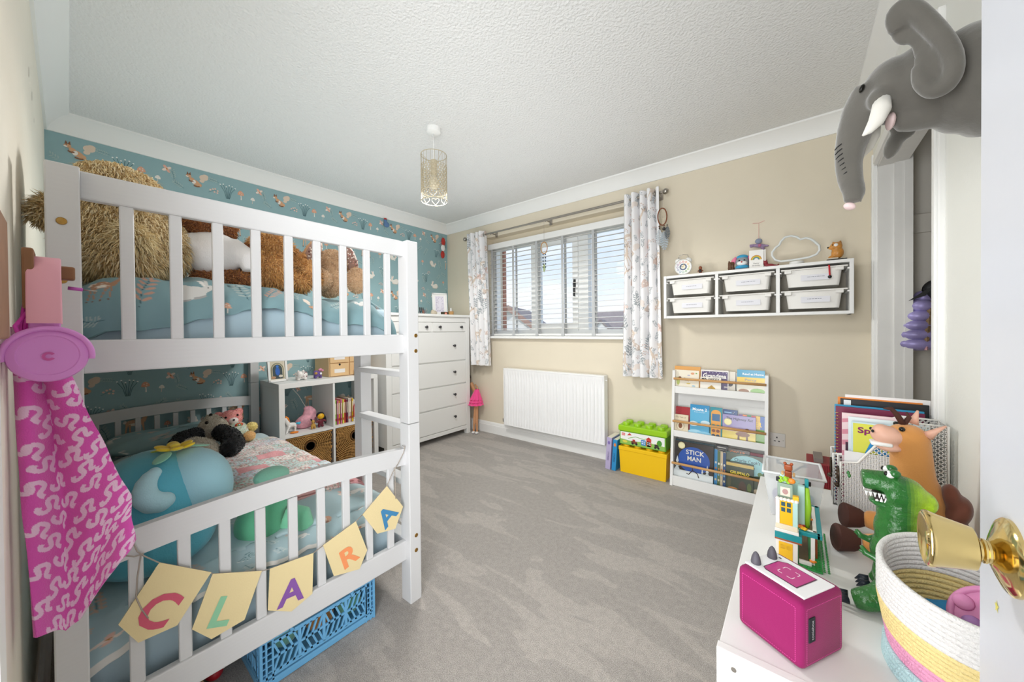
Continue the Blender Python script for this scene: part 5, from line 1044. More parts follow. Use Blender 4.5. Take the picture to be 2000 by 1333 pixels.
# ================================================================== window wall
rod = thing('curtain_rod', 'brushed steel curtain pole with ball ends above the window', 'curtain rod', (1.5, -.10, 2.15)); RZ = 2.152; ry = -.10
part(rod, 'pole', MB().tube([(.425, ry, RZ), (2.545, ry, RZ)], .0085, 12).tube([(1.30, ry, RZ), (2.545, ry, RZ)], .0105, 12), M_steel, smooth=True, auto=40)
for x in (.415, 2.56): part(rod, 'finial', MB().ell((x, ry, RZ), .022, None, 18, 12), M_steel, smooth=True)
for x in (.80, 1.49, 2.50): part(rod, 'bracket', MB().box((x, -.004, RZ), (.03, .008, .055), bev=.002).tube([(x, -.006, RZ), (x, ry+.012, RZ), (x, ry, RZ-.012)], .006, 8), M_steel)
PC = [('#d4c5ba', '#e6dcd5', '#f0eae6', '#b8a89d'), ('#dcd9d8', '#bdbbbc', '#ece6e4', '#8d8a8c'), ('#d8c8ba', '#efe8e2', '#f2ede8', '#b3a296'), ('#d6c3ba', '#efe8e4', '#f1e6d8', '#b9a093'), ('#dcc2bb', '#ead8d2', '#ffffff', '#c4a99f'), ('#9aa2a6', '#8a9094'), ('#a3a8ae', '#c6c9cc'), ('#cfbab2', '#8f9498')]
KC = [('sprig', 5), ('sprig', 5), ('grass', 6), ('mush', 3), ('deer', 2), ('flower', 4), ('squirrel', 0), ('sprig', 5), ('berries', 7)]
M_cur = mat('printed_curtain_cotton', '#ffffff', .85, vcol=True, bump=.04, bscale=200)
def curtain(label, xt0, xt1, xb0, xb1, seed):
    nf = 4.5; top = 2.192; bot = .750
    def fn(u, v):
        x = (xt0+(xt1-xt0)*u)*(1-v)+(xb0+(xb1-xb0)*u)*v; ph = 2*PI*nf*u+seed
        y = ry-.002+(.034-.006*v)*math.sin(ph+.25*math.sin(6*v+seed))+.007*math.sin(ph*.5+3*v); x += .010*math.cos(ph)*(.6+.4*v)
        return (x, y, top+(bot-top)*v)
    T = thing('curtain', label, 'curtain', ((xt0+xt1)/2, ry, bot), group='curtains at the window')
    wdt = .62; pr_ = scatter(PC, 0, wdt, 0, 1.45, 150, [('sprig', 5), ('sprig', 5), ('grass', 6), ('sprig', 5), ('berries', 7)], .038, .055, seed+60)+scatter(PC, 0, wdt, 0, 1.45, 34, [('mush', 3), ('deer', 2), ('squirrel', 0), ('flower', 4), ('deer', 2), ('sprig', 5)], .080, .105, seed+40)
    pr_ = [([(a, 1.45-b) for a, b in poly], c) for poly, c in pr_]
    cloth('drape', fn, 170, 360, M_cur, T, None, lambda u, v: (u*wdt, v*1.45), '#ecebec', pr_, .002)
    for k in range(5):
        u = (k+.5)/5; p = fn(u, .02)
        part(T, 'eyelet', MB().tube([(p[0], ry+.020*math.cos(a), RZ+.020*math.sin(a)) for a in [2*PI*i/16 for i in range(16)]], .0035, 6, closed=True), M_steel, smooth=True)
    return T
curtain('white woodland print curtain hanging beside the chest of drawers', .445, .735, .498, .795, 1)
curtain('white woodland print curtain hanging beside the wall shelf', 2.240, 2.515, 2.228, 2.535, 2)
# dreamcatchers
def dreamcatcher(label, c, r, feathers, mring, sx=1.0, group='dream catchers on the curtain pole'):
    c = Vector(c); T = thing('dream_catcher', label, 'dream catcher', c, group=group)
    ring = [c+Vector((r*sx*math.cos(a), r*.25*math.cos(a), r*1.35*math.sin(a))) for a in [2*PI*i/32 for i in range(32)]]
    part(T, 'hoop', MB().tube(ring, .0042, 8, closed=True), mring, smooth=True); part(T, 'cord', MB().tube([c+Vector((0, 0, r*1.35)), Vector((c.x, c.y, RZ))], .0012, 5), M_cord)
    w_ = MB()
    for i in range(12):
        for st in (3, 5): w_.tube([ring[(i*8//3) % 32], (ring[(i*8//3) % 32]+ring[((i+st)*8//3) % 32])/2*.72+c*.28, ring[((i+st)*8//3) % 32]], .0006, 3)
    part(T, 'web', w_, mat('cream_thread', '#e2d7c0', .8)); z = c.z-r*1.35
    for dx, seq in feathers:
        zz = z; s_ = MB().tube([c+Vector((dx, 0, -r*1.35)), Vector((c.x+dx, c.y, z-sum(q[1] for q in seq)))], .0008, 4); part(T, 'strand', s_, M_cord)
        for kind, l, col in seq:
            if kind == 'b': part(T, 'bead', MB().ell((c.x+dx, c.y, zz-l/2), (l*.42, l*.42, l*.42), None, 10, 6), mat('bead_'+col, col, .3), smooth=True)
            else:
                f = MB(); n_ = 9
                for i in range(n_):
                    t0 = i/n_; wdt = l*.20*math.sin(PI*min(1, t0*1.0+.12))**.8
                    for s in (-1, 1): f.add([(c.x+dx, c.y-.0005, zz-l*t0), (c.x+dx+s*wdt, c.y+.003*s, zz-l*(t0+.10)), (c.x+dx+s*wdt*.85, c.y+.003*s, zz-l*(t0+.17)), (c.x+dx, c.y+.0005, zz-l*(t0+.10))], [(0, 1, 2, 3)])
                part(T, 'feather', f, mat('feather_'+col, col, .8))
            zz -= l
    return T
tealb = [('b', .016, '#26475a'), ('b', .012, '#d8dde0'), ('b', .018, '#1f3342'), ('b', .012, '#d8dde0'), ('b', .016, '#26475a'), ('b', .012, '#c9ced2'), ('b', .018, '#3a4148'), ('b', .014, '#e0e3e4'), ('b', .016, '#26475a')]
dp = AT(1064, 485, 'y', ry); dreamcatcher('small wooden hoop dream catcher with blue beads in front of the blind', (dp[0], ry-.012, AT(1064, 485, 'y', ry)[2]), .040, [(-.012, tealb), (.014, tealb[::-1]), (0.0, [('b', .012, '#d8dde0')]*8+[('f', .08, '#8a9a58')])], mat('tan_willow', '#b98a52', .6), .72)
dp = AT(1292, 425, 'y', -.15); dreamcatcher('brown hoop dream catcher with grey feathers at the curtain end', (dp[0]+.01, -.165, dp[2]), .046, [(-.022, [('b', .014, '#6b4a3a'), ('b', .012, '#2a2623'), ('f', .13, '#b9bfc4')]), (.012, [('b', .014, '#6b4a3a'), ('b', .03, '#2a2623'), ('f', .15, '#9ea7ad')]), (.034, [('b', .012, '#2a2623'), ('f', .10, '#5d6468')])], mat('brown_suede_hoop', '#7d4b30', .8), .62)
# ---- radiator
rx0, rx1, rz0, rz1 = .956, 2.062, .150, .735
rad = thing('radiator', 'white panel radiator with vertical flutes under the window', 'radiator', ((rx0+rx1)/2, -.07, rz0))
def rfn(u, v):
    x = rx0+.012+(rx1-rx0-.024)*u; z = rz0+.006+(rz1-rz0-.012)*v; t = (x-rx0)/.0335; k = t-math.floor(t); fl = 1 if .28 < k < .72 else (max(0, (k-.16)/.12) if k <= .28 else max(0, (.84-k)/.12)); e = min(1, max(0, (z-rz0-.035)/.02))*min(1, max(0, (rz1-.045-z)/.02))
    return (x, -.098+.009*fl*e, z)
M_rad = mat('white_radiator_enamel', '#f2f2f2', .3)
part(rad, 'front_panel', MB().grid(rfn, 400, 16), M_rad, smooth=True, auto=50); part(rad, 'back_panel', MB().b2((rx0+.01, -.045, rz0+.005), (rx1-.01, -.030, rz1-.02)), M_rad)
part(rad, 'top_grille', MB().b2((rx0, -.100, rz1-.014), (rx1, -.028, rz1), bev=.003), M_rad)
for x in (rx0, rx1-.010): part(rad, 'side_cover', MB().b2((x, -.100, rz0), (x+.010, -.028, rz1-.005), bev=.003), M_rad)
part(rad, 'bottom_edge', MB().b2((rx0, -.099, rz0), (rx1, -.090, rz0+.012), bev=.003), M_rad)
part(rad, 'valve', MB().tube([(rx0, -.06, rz0+.03), (rx0-.03, -.06, rz0+.03)], .008, 10).lathe([(0, 0), (.012, 0), (.013, .03), (.010, .034), (0, .034)], (rx0-.03, -.06, rz0+.02), 14), M_steel, smooth=True, auto=40); part(rad, 'bleed_cap', MB().tube([(rx1, -.065, rz1-.04), (rx1+.012, -.065, rz1-.04)], .008, 10), M_white)
for x in (rx0+.15, rx1-.15): part(rad, 'wall_bracket', MB().b2((x, -.032, rz0+.05), (x+.03, -.001, rz1-.08)), M_rad)
# ---- socket
sp_ = AT(1517.5, 859, 'y', 0); sk = thing('wall_socket', 'white plastic wall socket beside the book rack', 'socket', tuple(sp_)); part(sk, 'plate', MB().box((sp_[0], -.005, sp_[2]), (.088, .010, .088), bev=.003), mat('greyish_white_plastic', '#d5d2cd', .4)); e_ = MB()
for x, z, w_, h_ in ((0, .016, .007, .010), (-.011, -.008, .010, .006), (.011, -.008, .010, .006)): quad(e_, (sp_[0]+x, -.0105, sp_[2]+z), (1, 0, 0), (0, 0, 1), w_, h_, '#2b2b2b', .0004)
part(sk, 'pin_holes', e_, M_vc, vcol=True)['kind'] = 'stuff'
for s in (-1, 1): part(sk, 'screw', MB().lathe([(0, .001), (.003, .001), (.003, 0)], (sp_[0]+s*.033, -.010, sp_[2]), 10, (0, -1, 0)), M_steel)
# ---- wall shelf with six bins
sx0, sx1, sz0, sz1, sd = 2.573, 3.567, 1.199, 1.503, .21
ws = thing('wall_storage', 'white wall mounted unit with six slide out plastic bins', 'wall shelf', ((sx0+sx1)/2, -.105, sz0)); tt = .018
for lo, hi, nm in (((sx0, -sd, sz1-tt), (sx1, 0, sz1), 'top'), ((sx0, -sd, sz0), (sx1, 0, sz0+tt), 'bottom'), ((sx0, -sd-.002, sz0), (sx0+tt, 0, sz1), 'side'), ((sx1-tt, -sd-.002, sz0), (sx1, 0, sz1), 'side')): part(ws, nm, MB().b2(lo, hi, bev=.0015), M_white)
cw = (sx1-sx0-4*tt)/3; xs_ = [sx0+tt+i*(cw+tt) for i in range(3)]
for i in (1, 2): part(ws, 'divider', MB().b2((xs_[i]-tt, -sd+.002, sz0+tt), (xs_[i], 0, sz1-tt)), M_white)
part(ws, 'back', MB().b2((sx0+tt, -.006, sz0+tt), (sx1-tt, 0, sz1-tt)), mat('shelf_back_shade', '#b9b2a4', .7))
for i in range(3):
    for j in range(2):
        for s in (0, 1): part(ws, 'runner', MB().b2((xs_[i]+(cw-.008)*s, -sd+.006, sz0+.136+j*.126-.012), (xs_[i]+.008+(cw-.008)*s, -.01, sz0+.136+j*.126-.004)), M_white)
M_bin = mat('milky_white_plastic', '#e9e7e2', .4)
def bin_(label, i, j):
    x0, x1 = xs_[i]+.006, xs_[i]+cw-.006; zt = sz0+.136+j*.126+(.002 if j == 0 else .004); zb = zt-.100; T = thing('storage_bin', label, 'storage bin', ((x0+x1)/2, -.11, zb), group='plastic bins in the wall unit')
    xa, xb = x0+.022, x1-.022; yf, yb2 = -sd+.010, -.012; tp = .012; w_ = MB()
    outer = [(xa, yf), (xb, yf), (xb, yb2), (xa, yb2)]; inner = [(xa+tp, yf+tp), (xb-tp, yf+tp), (xb-tp, yb2-tp), (xa+tp, yb2-tp)]
    def rr(p, r, n=5):
        out = []; sg = [(1, 1), (-1, 1), (-1, -1), (1, -1)]
        for k, (x, y) in enumerate(p):
            cx_, cy_ = x+sg[k][0]*r, y+sg[k][1]*r; a0 = PI+k*PI/2
            for q in range(n+1): a = a0+PI/2*q/n; out.append((cx_+r*math.cos(a), cy_+r*math.sin(a)))
        return out
    A = rr(outer, .016); Bq = rr(inner, .016); n = len(A)
    w_.add([(x, y, zt) for x, y in A]+[(x, y, zb) for x, y in Bq]+[(x*.985+.015*(xa+xb)/2, y*.97+.03*(yf+yb2)/2, zt) for x, y in A]+[(x*.985+.015*(xa+xb)/2, y*.97+.03*(yf+yb2)/2, zb+.004) for x, y in Bq], [(q, n+q, n+(q+1) % n, (q+1) % n) for q in range(n)]+[(2*n+q, 2*n+(q+1) % n, 3*n+(q+1) % n, 3*n+q) for q in range(n)]+[[n+q for q in range(n)], [3*n+q for q in range(n)][::-1]])
    part(T, 'tub', w_, M_bin, smooth=True, auto=40)
    f = MB(); f.b2((x0, yf-.014, zt-.002), (x1, yf+.004, zt+.006), bev=.002); f.b2((x0, yb2-.006, zt-.002), (x1, yb2, zt+.006)); f.b2((x0, yf, zt-.002), (xa+.004, yb2, zt+.006)); f.b2((xb-.004, yf, zt-.002), (x1, yb2, zt+.006)); part(T, 'rim', f, M_bin)
    for x in (xa+.012, xb-.012): part(T, 'handle_lug', MB().b2((x-.017, yf-.012, zt-.020), (x+.017, yf+.003, zt), bev=.003), M_bin)
    e_ = MB(); o = ((xa+xb)/2+.01, yf+.006, zt-.048); uy_ = Vector((0, .12, 1)); quad(e_, o, (1, 0, 0), uy_, .13, .038, '#e4e4ea', .004); R_l = random.Random(i*7+j); x = -.035
    while x < .03: l = R_l.uniform(.004, .012); quad(e_, o, (1, 0, 0), uy_, l, .003, '#8e8f9c', .0046, x+l/2, .002); x += l+.003
    part(T, 'paper_label', e_, M_vc, vcol=True); return T
nm_ = {0: 'curtain end', 1: 'middle', 2: 'cupboard end'}
for i in range(3):
    for j in range(2): bin_('milky plastic bin in the %s column, %s row of the wall unit' % (nm_[i], 'upper' if j else 'lower'), i, j)
def stuffin(label, name, mb, m, base, smooth=True, cat='toy'): return solo(name, mb, m, label, cat, base, smooth=smooth)
zr = sz0+.136+.126; cxr = xs_[2]+cw*.45
solo('grey_cloth', blob([((cxr-.03, -.14, zr-.005), (.06, .04, .022)), ((cxr+.03, -.13, zr-.004), (.045, .04, .026)), ((cxr+.075, -.15, zr+.002), (.02, .02, .015))], .007, 2), mat('grey_marl_cloth', '#a7a3a4', .9, bump=.3, bscale=80), 'crumpled grey cloth heaped in the cupboard end bin', 'cloth', (cxr, -.14, zr-.03), smooth=True)
rp = thing('red_ribbon', 'red ribbon tag hanging over the front of the cupboard end bin', 'ribbon', (xs_[2]+cw-.085, -sd-.006, zr-.07)); q0 = Vector((xs_[2]+cw-.085, -sd-.012, zr)); part(rp, 'ribbon', MB().tube([q0+Vector((0, .03, .016)), q0+Vector((0, .0, .014)), q0+Vector((.001, -.003, .0)), q0+Vector((.003, -.002, -.045))], [(.004, .0012)]*4, 6), mat('red_satin', '#c2262f', .4)); part(rp, 'bead', MB().ell(q0+Vector((.003, -.002, -.052)), .009, None, 10, 8), M_dark, smooth=True)
# things on the wall shelf
SZ = sz1
def sp(u, v, y=-.13): p = AT(u, v, 'y', y); return Vector((p[0], y, SZ))
ck = thing('alarm_clock', 'white twin bell alarm clock with a rainbow number dial on the wall unit', 'clock', tuple(sp(1335, 538))); c = sp(1335, 538, -.135); cz = SZ+.062; n_ = Vector((.12, -1, 0)).normalized(); ux = Vector((1, .12, 0)).normalized()
part(ck, 'case', MB().lathe([(0, -.02), (.050, -.02), (.054, -.012), (.056, .0), (.056, .018), (.053, .023), (.050, .0235), (.049, .020), (0, .020)], (c.x, c.y, cz), 40, n_), M_white, smooth=True, auto=40)
dface = MB(); o = Vector((c.x, c.y, cz)); fc = ['#c94a3a', '#d9772f', '#e0b23a', '#c9c23f', '#8fb33f', '#3f9a4f', '#3a9a8a', '#3a86b5', '#3f5fa8', '#54459a', '#7d3f8f', '#b23f6a']
flat(dface, E2(0, 0, .048, .048, 0, 36), o, ux, (0, 0, 1), '#f2f1ee', .0206)
for k in range(12):
    a = PI/2-2*PI*k/12; flat(dface, E2(.037*math.cos(a), .037*math.sin(a), .0075, .0075, 0, 12), o, ux, (0, 0, 1), fc[k], .0212); flat(dface, E2(.037*math.cos(a), .037*math.sin(a), .0052, .0052, 0, 12), o, ux, (0, 0, 1), '#f6f2ea', .0216); text(dface, str(12 if k == 0 else k), o+ux*.037*math.cos(a)+Vector((0, 0, .037*math.sin(a))), ux, (0, 0, 1), .006, fc[k], t=.0222)
flat(dface, [(.024*math.cos(t), .024*math.sin(t)) for t in [2*PI*i/20 for i in range(20)]], o, ux, (0, 0, 1), '#5a6a86', .0210); flat(dface, E2(0, 0, .015, .015, 0, 18), o, ux, (0, 0, 1), '#e9e3cf', .0216)
flat(dface, ST([(0, 0), (-.020, .004)], .003), o, ux, (0, 0, 1), '#3c4656', .0226); flat(dface, ST([(0, 0), (.008, .026)], .0025), o, ux, (0, 0, 1), '#d9b23a', .0228)
part(ck, 'dial', dface, M_vc, vcol=True)
for s in (-1, 1):
    part(ck, 'bell', MB().lathe([(0, .02), (.012, .018), (.020, .010), (.023, 0), (0, 0)], (c.x+s*.034, c.y, cz+.046), 20, (s*.6, 0, .8)), M_white, smooth=True, auto=50); part(ck, 'foot', MB().tube([(c.x+s*.024, c.y, cz-.046), (c.x+s*.032, c.y, SZ+.003)], [.006, .004], 8), M_white)
part(ck, 'handle', MB().tube([(c.x-.034, c.y, cz+.058), (c.x-.028, c.y, cz+.085), (c.x, c.y, cz+.092), (c.x+.028, c.y, cz+.085), (c.x+.034, c.y, cz+.058)], .0025, 8), M_steel, smooth=True)
def figurine(name, label, b, h, body, extra=()):
    T = thing(name, label, 'figurine', tuple(b)); m = mat('fig_'+body, body, .5); s = h
    part(T, 'body', blob([(b+Vector((0, 0, .36*s)), (.17*s, .22*s, .22*s)), (b+Vector((0, 0, .74*s)), (.19*s, .22*s, .22*s)), ('t', [tuple(b+Vector((.10*s, 0, .2*s))), tuple(b+Vector((.13*s, 0, .03*s)))], [.09*s, .08*s]), ('t', [tuple(b+Vector((-.10*s, 0, .2*s))), tuple(b+Vector((-.13*s, 0, .03*s)))], [.09*s, .08*s]), ('t', [tuple(b+Vector((.15*s, 0, .48*s))), tuple(b+Vector((.30*s, -.05*s, .34*s)))], [.07*s, .06*s]), ('t', [tuple(b+Vector((-.15*s, 0, .48*s))), tuple(b+Vector((-.30*s, -.05*s, .34*s)))], [.07*s, .06*s])], .05*s, 2), m, smooth=True)
    beads(T, 'eye', [b+Vector((.07*s, -.20*s, .78*s)), b+Vector((-.07*s, -.20*s, .78*s))], .03*s)
    for nm, mb, mm in extra: part(T, nm, mb, mm, smooth=True)
    return T
b = sp(1368, 535); figurine('gingerbread_figure', 'small brown gingerbread figurine beside the alarm clock', b, .062, '#8d4f35', [('apron', MB().ell(b+Vector((0, -.010, .024)), (.010, .006, .012), None, 10, 6), M_dark), ('base', MB().box(b+Vector((0, 0, .002)), (.05, .03, .004)), M_white)])
b = sp(1428, 528); figurine('tiki_figure', 'dark brown carved block figurine beside the blue and pink plush', b, .064, '#5b3a22', [('block', MB().box(b+Vector((0, .004, .034)), (.036, .026, .058), bev=.006), mat('fig_#5b3a22', '#5b3a22', .5)), ('horn', MB().box(b+Vector((-.012, .004, .066)), (.008, .010, .010), bev=.002).box(b+Vector((.012, .004, .066)), (.008, .010, .010), bev=.002), mat('fig_#5b3a22', '#5b3a22', .5))])
b = sp(1450, 526, -.12); pbn = thing('plush_puppy', 'grey plush puppy with pink ears and blue cap on the wall unit', 'soft toy', tuple(b))
part(pbn, 'head', blob([(b+Vector((0, 0, .055)), (.040, .035, .042)), (b+Vector((0, 0, .018)), (.046, .036, .022))], .005, 3), mat('grey_plush', '#8d9298', .9), smooth=True); part(pbn, 'muzzle', MB().ell(b+Vector((0, -.026, .046)), (.030, .018, .016), None, 14, 8), M_white, smooth=True); part(pbn, 'scarf', MB().ell(b+Vector((0, -.010, .022)), (.040, .032, .016), None, 16, 8), mat('blue_plush', '#3f9cc6', .9), smooth=True); part(pbn, 'cap', MB().ell(b+Vector((0, .004, .088)), (.034, .030, .018), None, 16, 8), mat('blue_plush', '#3f9cc6', .9), smooth=True)
for s in (-1, 1): part(pbn, 'ear', MB().ell(b+Vector((s*.050, 0, .064)), (.014, .012, .034), (0, s*-.45, 0), 12, 8), mat('pink_plush', '#e77f9c', .9), smooth=True)
beads(pbn, 'eye', [b+Vector((-.014, -.034, .064)), b+Vector((.014, -.034, .064))], .0048); beads(pbn, 'nose', [b+Vector((0, -.044, .052))], .005, mat('red_plastic', '#b8202c', .4))
b = sp(1477, 524, -.15); cdT = thing('birthday_card', 'white birthday card with a painted rainbow on the wall unit', 'card', tuple(b), .10); cm = MB().box((0, 0, .060), (.074, .0012, .118), bev=0).box((.030, .026, .060), (.0012, .058, .118), (0, 0, .75)); part(cdT, 'card', cm, mat('white_card', '#f2f0ec', .7), False); e_ = MB()
for k, c_ in enumerate(('#c98a3a', '#e0bd45', '#7d9a52', '#4f7fa8', '#ece9e4')):
    r0 = .029-k*.0048; r1 = r0-.0048 if k < 4 else 0; pts = [(r0*math.cos(t), r0*math.sin(t)) for t in [PI*i/16 for i in range(17)]]+([(r1*math.cos(t), r1*math.sin(t)) for t in [PI-PI*i/16 for i in range(17)]] if k < 4 else [])
    if k < 4:
        for i in range(16): flat(e_, [pts[i], pts[i+1], pts[33-i-1], pts[33-i]], (0, -.0006, .058), (1, 0, 0), (0, 0, 1), c_, .0006)
text(e_, 'Happy', (0, -.0006, .036), (1, 0, 0), (0, 0, 1), .009, '#7d7a78', shear=.2); text(e_, 'Birthday', (0, -.0006, .022), (1, 0, 0), (0, 0, 1), .009, '#7d7a78', shear=.2); part(cdT, 'print', e_, M_vc, False, vcol=True)
b = sp(1499, 521, -.13); rd = thing('dragon_figure', 'small dark red dragon figurine lying beside the card', 'figurine', tuple(b)); part(rd, 'body', blob([(b+Vector((.010, 0, .014)), (.028, .016, .013)), (b+Vector((-.012, -.004, .036)), (.015, .014, .013)), ('t', [tuple(b+Vector((-.008, 0, .02))), tuple(b+Vector((-.012, -.002, .034)))], [.011, .010]), ('t', [tuple(b+Vector((.032, 0, .012))), tuple(b+Vector((.052, .004, .010))), tuple(b+Vector((.058, .002, .022)))], [.009, .006, .004])], .004, 2), mat('dark_red_vinyl', '#8f2b35', .45), smooth=True)
for s in (-1, 1): part(rd, 'horn', MB().tube([b+Vector((-.012+s*.007, 0, .046)), b+Vector((-.012+s*.010, .002, .056))], [.004, .001], 6), mat('dark_red_vinyl', '#8f2b35', .45))
# cloud lamp
b = sp(1556, 513, -.12); cl = thing('cloud_lamp', 'white neon style cloud outline lamp on the wall unit', 'lamp', tuple(b)); pts_ = [(1508, 493), (1508, 500), (1514, 508), (1525, 511), (1550, 508), (1580, 503), (1595, 497), (1601, 489), (1600, 480), (1593, 474), (1588, 470), (1583, 467), (1574, 465), (1563, 468), (1556, 463), (1545, 461), (1533, 464), (1525, 472), (1522, 479), (1515, 484)]
part(cl, 'outline_tube', MB().tube([AT(u, v, 'y', -.12) for u, v in pts_], .0065, 8, closed=True), mat('opal_tube', '#dfe3e2', .4), smooth=True); part(cl, 'base', MB().lathe([(0, 0), (.034, 0), (.036, .003), (.036, .020), (.034, .023), (0, .023)], b+Vector((0, 0, .001)), 28), M_white, smooth=True, auto=40)
# cat on skateboard
b = sp(1634, 500, -.13); sk_ = thing('toy_cat', 'orange painted toy cat sitting on a little skateboard on the wall unit', 'figurine', tuple(b)); part(sk_, 'body', blob([(b+Vector((.004, 0, .050)), (.028, .026, .034)), (b+Vector((-.002, -.002, .088)), (.028, .026, .024)), ('t', [tuple(b+Vector((.014, 0, .104))), tuple(b+Vector((.018, 0, .120)))], [.010, .003]), ('t', [tuple(b+Vector((-.012, 0, .104))), tuple(b+Vector((-.016, 0, .118)))], [.009, .003]), (b+Vector((-.022, -.008, .026)), (.016, .014, .010)), (b+Vector((-.026, -.012, .080)), (.012, .010, .010))], .005, 2), mat('orange_glaze', '#c98a3f', .35, var=.25, vscale=40), smooth=True)
part(sk_, 'eye_patch', MB().ell(b+Vector((-.004, -.024, .092)), (.010, .005, .010), None, 10, 6), M_white, smooth=True); beads(sk_, 'nose', [b+Vector((-.037, -.012, .083))], .005); beads(sk_, 'eye', [b+Vector((-.018, -.020, .094))], .004); part(sk_, 'board', MB().box(b+Vector((0, 0, .012)), (.088, .034, .006), bev=.002), M_dark); part(sk_, 'blanket', MB().box(b+Vector((-.018, -.004, .018)), (.050, .036, .008), bev=.003), mat('cream_felt2', '#d9cfbd', .9))
for s in (-1, 1): part(sk_, 'wheel', MB().tube([b+Vector((s*.028, -.016, .005)), b+Vector((s*.028, .016, .005))], .005, 10), M_dark, smooth=True)
# hanging ornament above the card
o = AT(1482, 478, 'y', -.02); o = Vector(o); T = thing('hanging_fairy', 'knitted lilac and grey doll hanging by a pink ribbon on the wall', 'ornament', tuple(o)); yk_ = mat('grey_blue_knit', '#8d95aa', .9); part(T, 'head', MB().ell(o+Vector((0, -.012, .020)), (.020, .016, .018), None, 14, 8), yk_, smooth=True); part(T, 'body', blob([(o+Vector((.004, -.010, -.010)), (.034, .014, .014), (0, .2, 0)), ('t', [tuple(o+Vector((-.025, -.01, -.004))), tuple(o+Vector((-.05, -.01, -.006)))], [.010, .012]), ('t', [tuple(o+Vector((.025, -.01, -.012))), tuple(o+Vector((.055, -.01, -.018)))], [.009, .006]), ('t', [tuple(o+Vector((.015, -.01, -.018))), tuple(o+Vector((.03, -.01, -.04)))], [.011, .007])], .005, 2), mat('lilac_knit', '#9b86a6', .95, var=.2, vscale=60), smooth=True); part(T, 'sash', MB().ell(o+Vector((.006, -.014, -.010)), (.012, .014, .012), None, 10, 6), mat('rose_knit', '#b5708c', .9), smooth=True); top_ = Vector(AT(1482, 436, 'y', -.006)); part(T, 'ribbon', MB().tube([o+Vector((0, -.008, .036)), top_], .0012, 4).tube([top_+Vector((-.035, 0, .004)), top_, top_+Vector((.032, 0, .010))], .0016, 4), mat('pink_ribbon', '#e3b0ac', .7))
# ---- sloping book rack
BX0, BX1 = 2.605, 3.180
br = thing('book_rack', 'white sloping children\'s book rack with wooden dowel rails', 'bookcase', ((BX0+BX1)/2, -.10, 0)); BH = .82
def yf_(z): return -.205+(.205-.115)*z/BH
for x in (BX0, BX1-.018): part(br, 'side', MB().prism([(-.022, 0), (-.022, BH), (yf_(BH), BH), (yf_(0), 0)], (x, 0, 0), (0, 1, 0), (0, 0, 1), .018), M_white)
part(br, 'back', MB().b2((BX0+.016, -.028, 0), (BX1-.016, -.022, BH-.006)), M_white)
TI = [(.655, .705, .760), (.345, .390, .455), (.0, .070, .160)]; M_dow = mat('beech_dowel', '#d0a06a', .5)
for z0_, z1_, zr_ in TI:
    y = yf_(z1_); part(br, 'shelf_lip', MB().b2((BX0+.016, y+.002, z0_ if z0_ > 0 else .0), (BX1-.016, y+.016, z1_), bev=.002), M_white); part(br, 'shelf', MB().b2((BX0+.016, y+.014, z1_-.045), (BX1-.016, -.026, z1_-.033)), M_white)
    part(br, 'dowel', MB().tube([(BX0+.01, yf_(zr_)-.001, zr_), (BX1-.01, yf_(zr_)-.001, zr_)], .0085, 12), M_dow, smooth=True)
    zq = min(BH-.004, z1_+.20); part(br, 'tier_back', MB().add([(BX0+.018, -.040, z1_-.033), (BX1-.018, -.040, z1_-.033), (BX1-.018, -.032, zq), (BX0+.018, -.032, zq)], [(0, 1, 2, 3)]), M_white)
def cover(label, tier, x0, x1, zt, dep, col, draw, t=.008, name='picture_book', zb=None):
    z0_, z1_, zr_ = TI[tier]; base = z1_-.030 if zb is None else zb; h = zt-base; w_ = x1-x0; y0 = yf_(z1_)+.018+dep+t; lean = (.205-.115)/BH+.03
    T = thing(name, label, 'book', ((x0+x1)/2, y0, base+.001), group='books on the sloping rack'); uy = Vector((0, lean, 1)).normalized(); o = Vector((-w_/2, 0, 0)); ux = Vector((1, 0, 0))
    part(T, 'cover', MB().prism([(0, 0), (w_, 0), (w_, h), (0, h)], o, ux, uy, .0012).prism([(0, 0), (w_, 0), (w_, h), (0, h)], o-Vector((0, -t+.0012, 0)), ux, uy, .0012).prism([(0, 0), (.0014, 0), (.0014, h), (0, h)], o+Vector((0, t, 0)), ux, uy, t), mat('cover_'+col, col, .35), False)
    part(T, 'pages', MB().prism([(.0014, .002), (w_-.002, .002), (w_-.002, h-.002), (.0014, h-.002)], o+Vector((0, t-.001, 0)), ux, uy, t-.0022), mat('page_edge', '#e9e2d2', .85), False)
    e = MB(); og = o+Vector((0, -.0012, 0))
    if draw: draw(e, og, ux, uy, w_, h); part(T, 'cover_print', e, M_vcg, False, vcol=True)
    return T
def Rc(e, o, ux, uy, x0, x1, y0, y1, c, t=.0005): flat(e, [(x0, y0), (x1, y0), (x1, y1), (x0, y1)], o, ux, uy, c, t)
def TX(e, o, ux, uy, s, x, y, h, c, w=None, b=.02, t=.0016, sh=0): text(e, s, Vector(o)+Vector(ux)*x+Vector(uy)*y, ux, uy, h, c, True, b, sh, w, t)
def BL(e, o, ux, uy, pts, t=.001):
    for x, y, rx, ry_, c in pts: flat(e, E2(x, y, rx, ry_, 0, 12), o, ux, uy, c, t); t += .0001
XB_ = lambda u, v, y: AT(u, v, 'y', y)
def x_at(u, tier): return AT(u, (755, 830, 920)[tier], 'y', (-.125, -.16, -.185)[tier])[0]
def z_at(v, tier, u=1400): return AT(u, v, 'y', (-.115, -.15, -.18)[tier])[2]
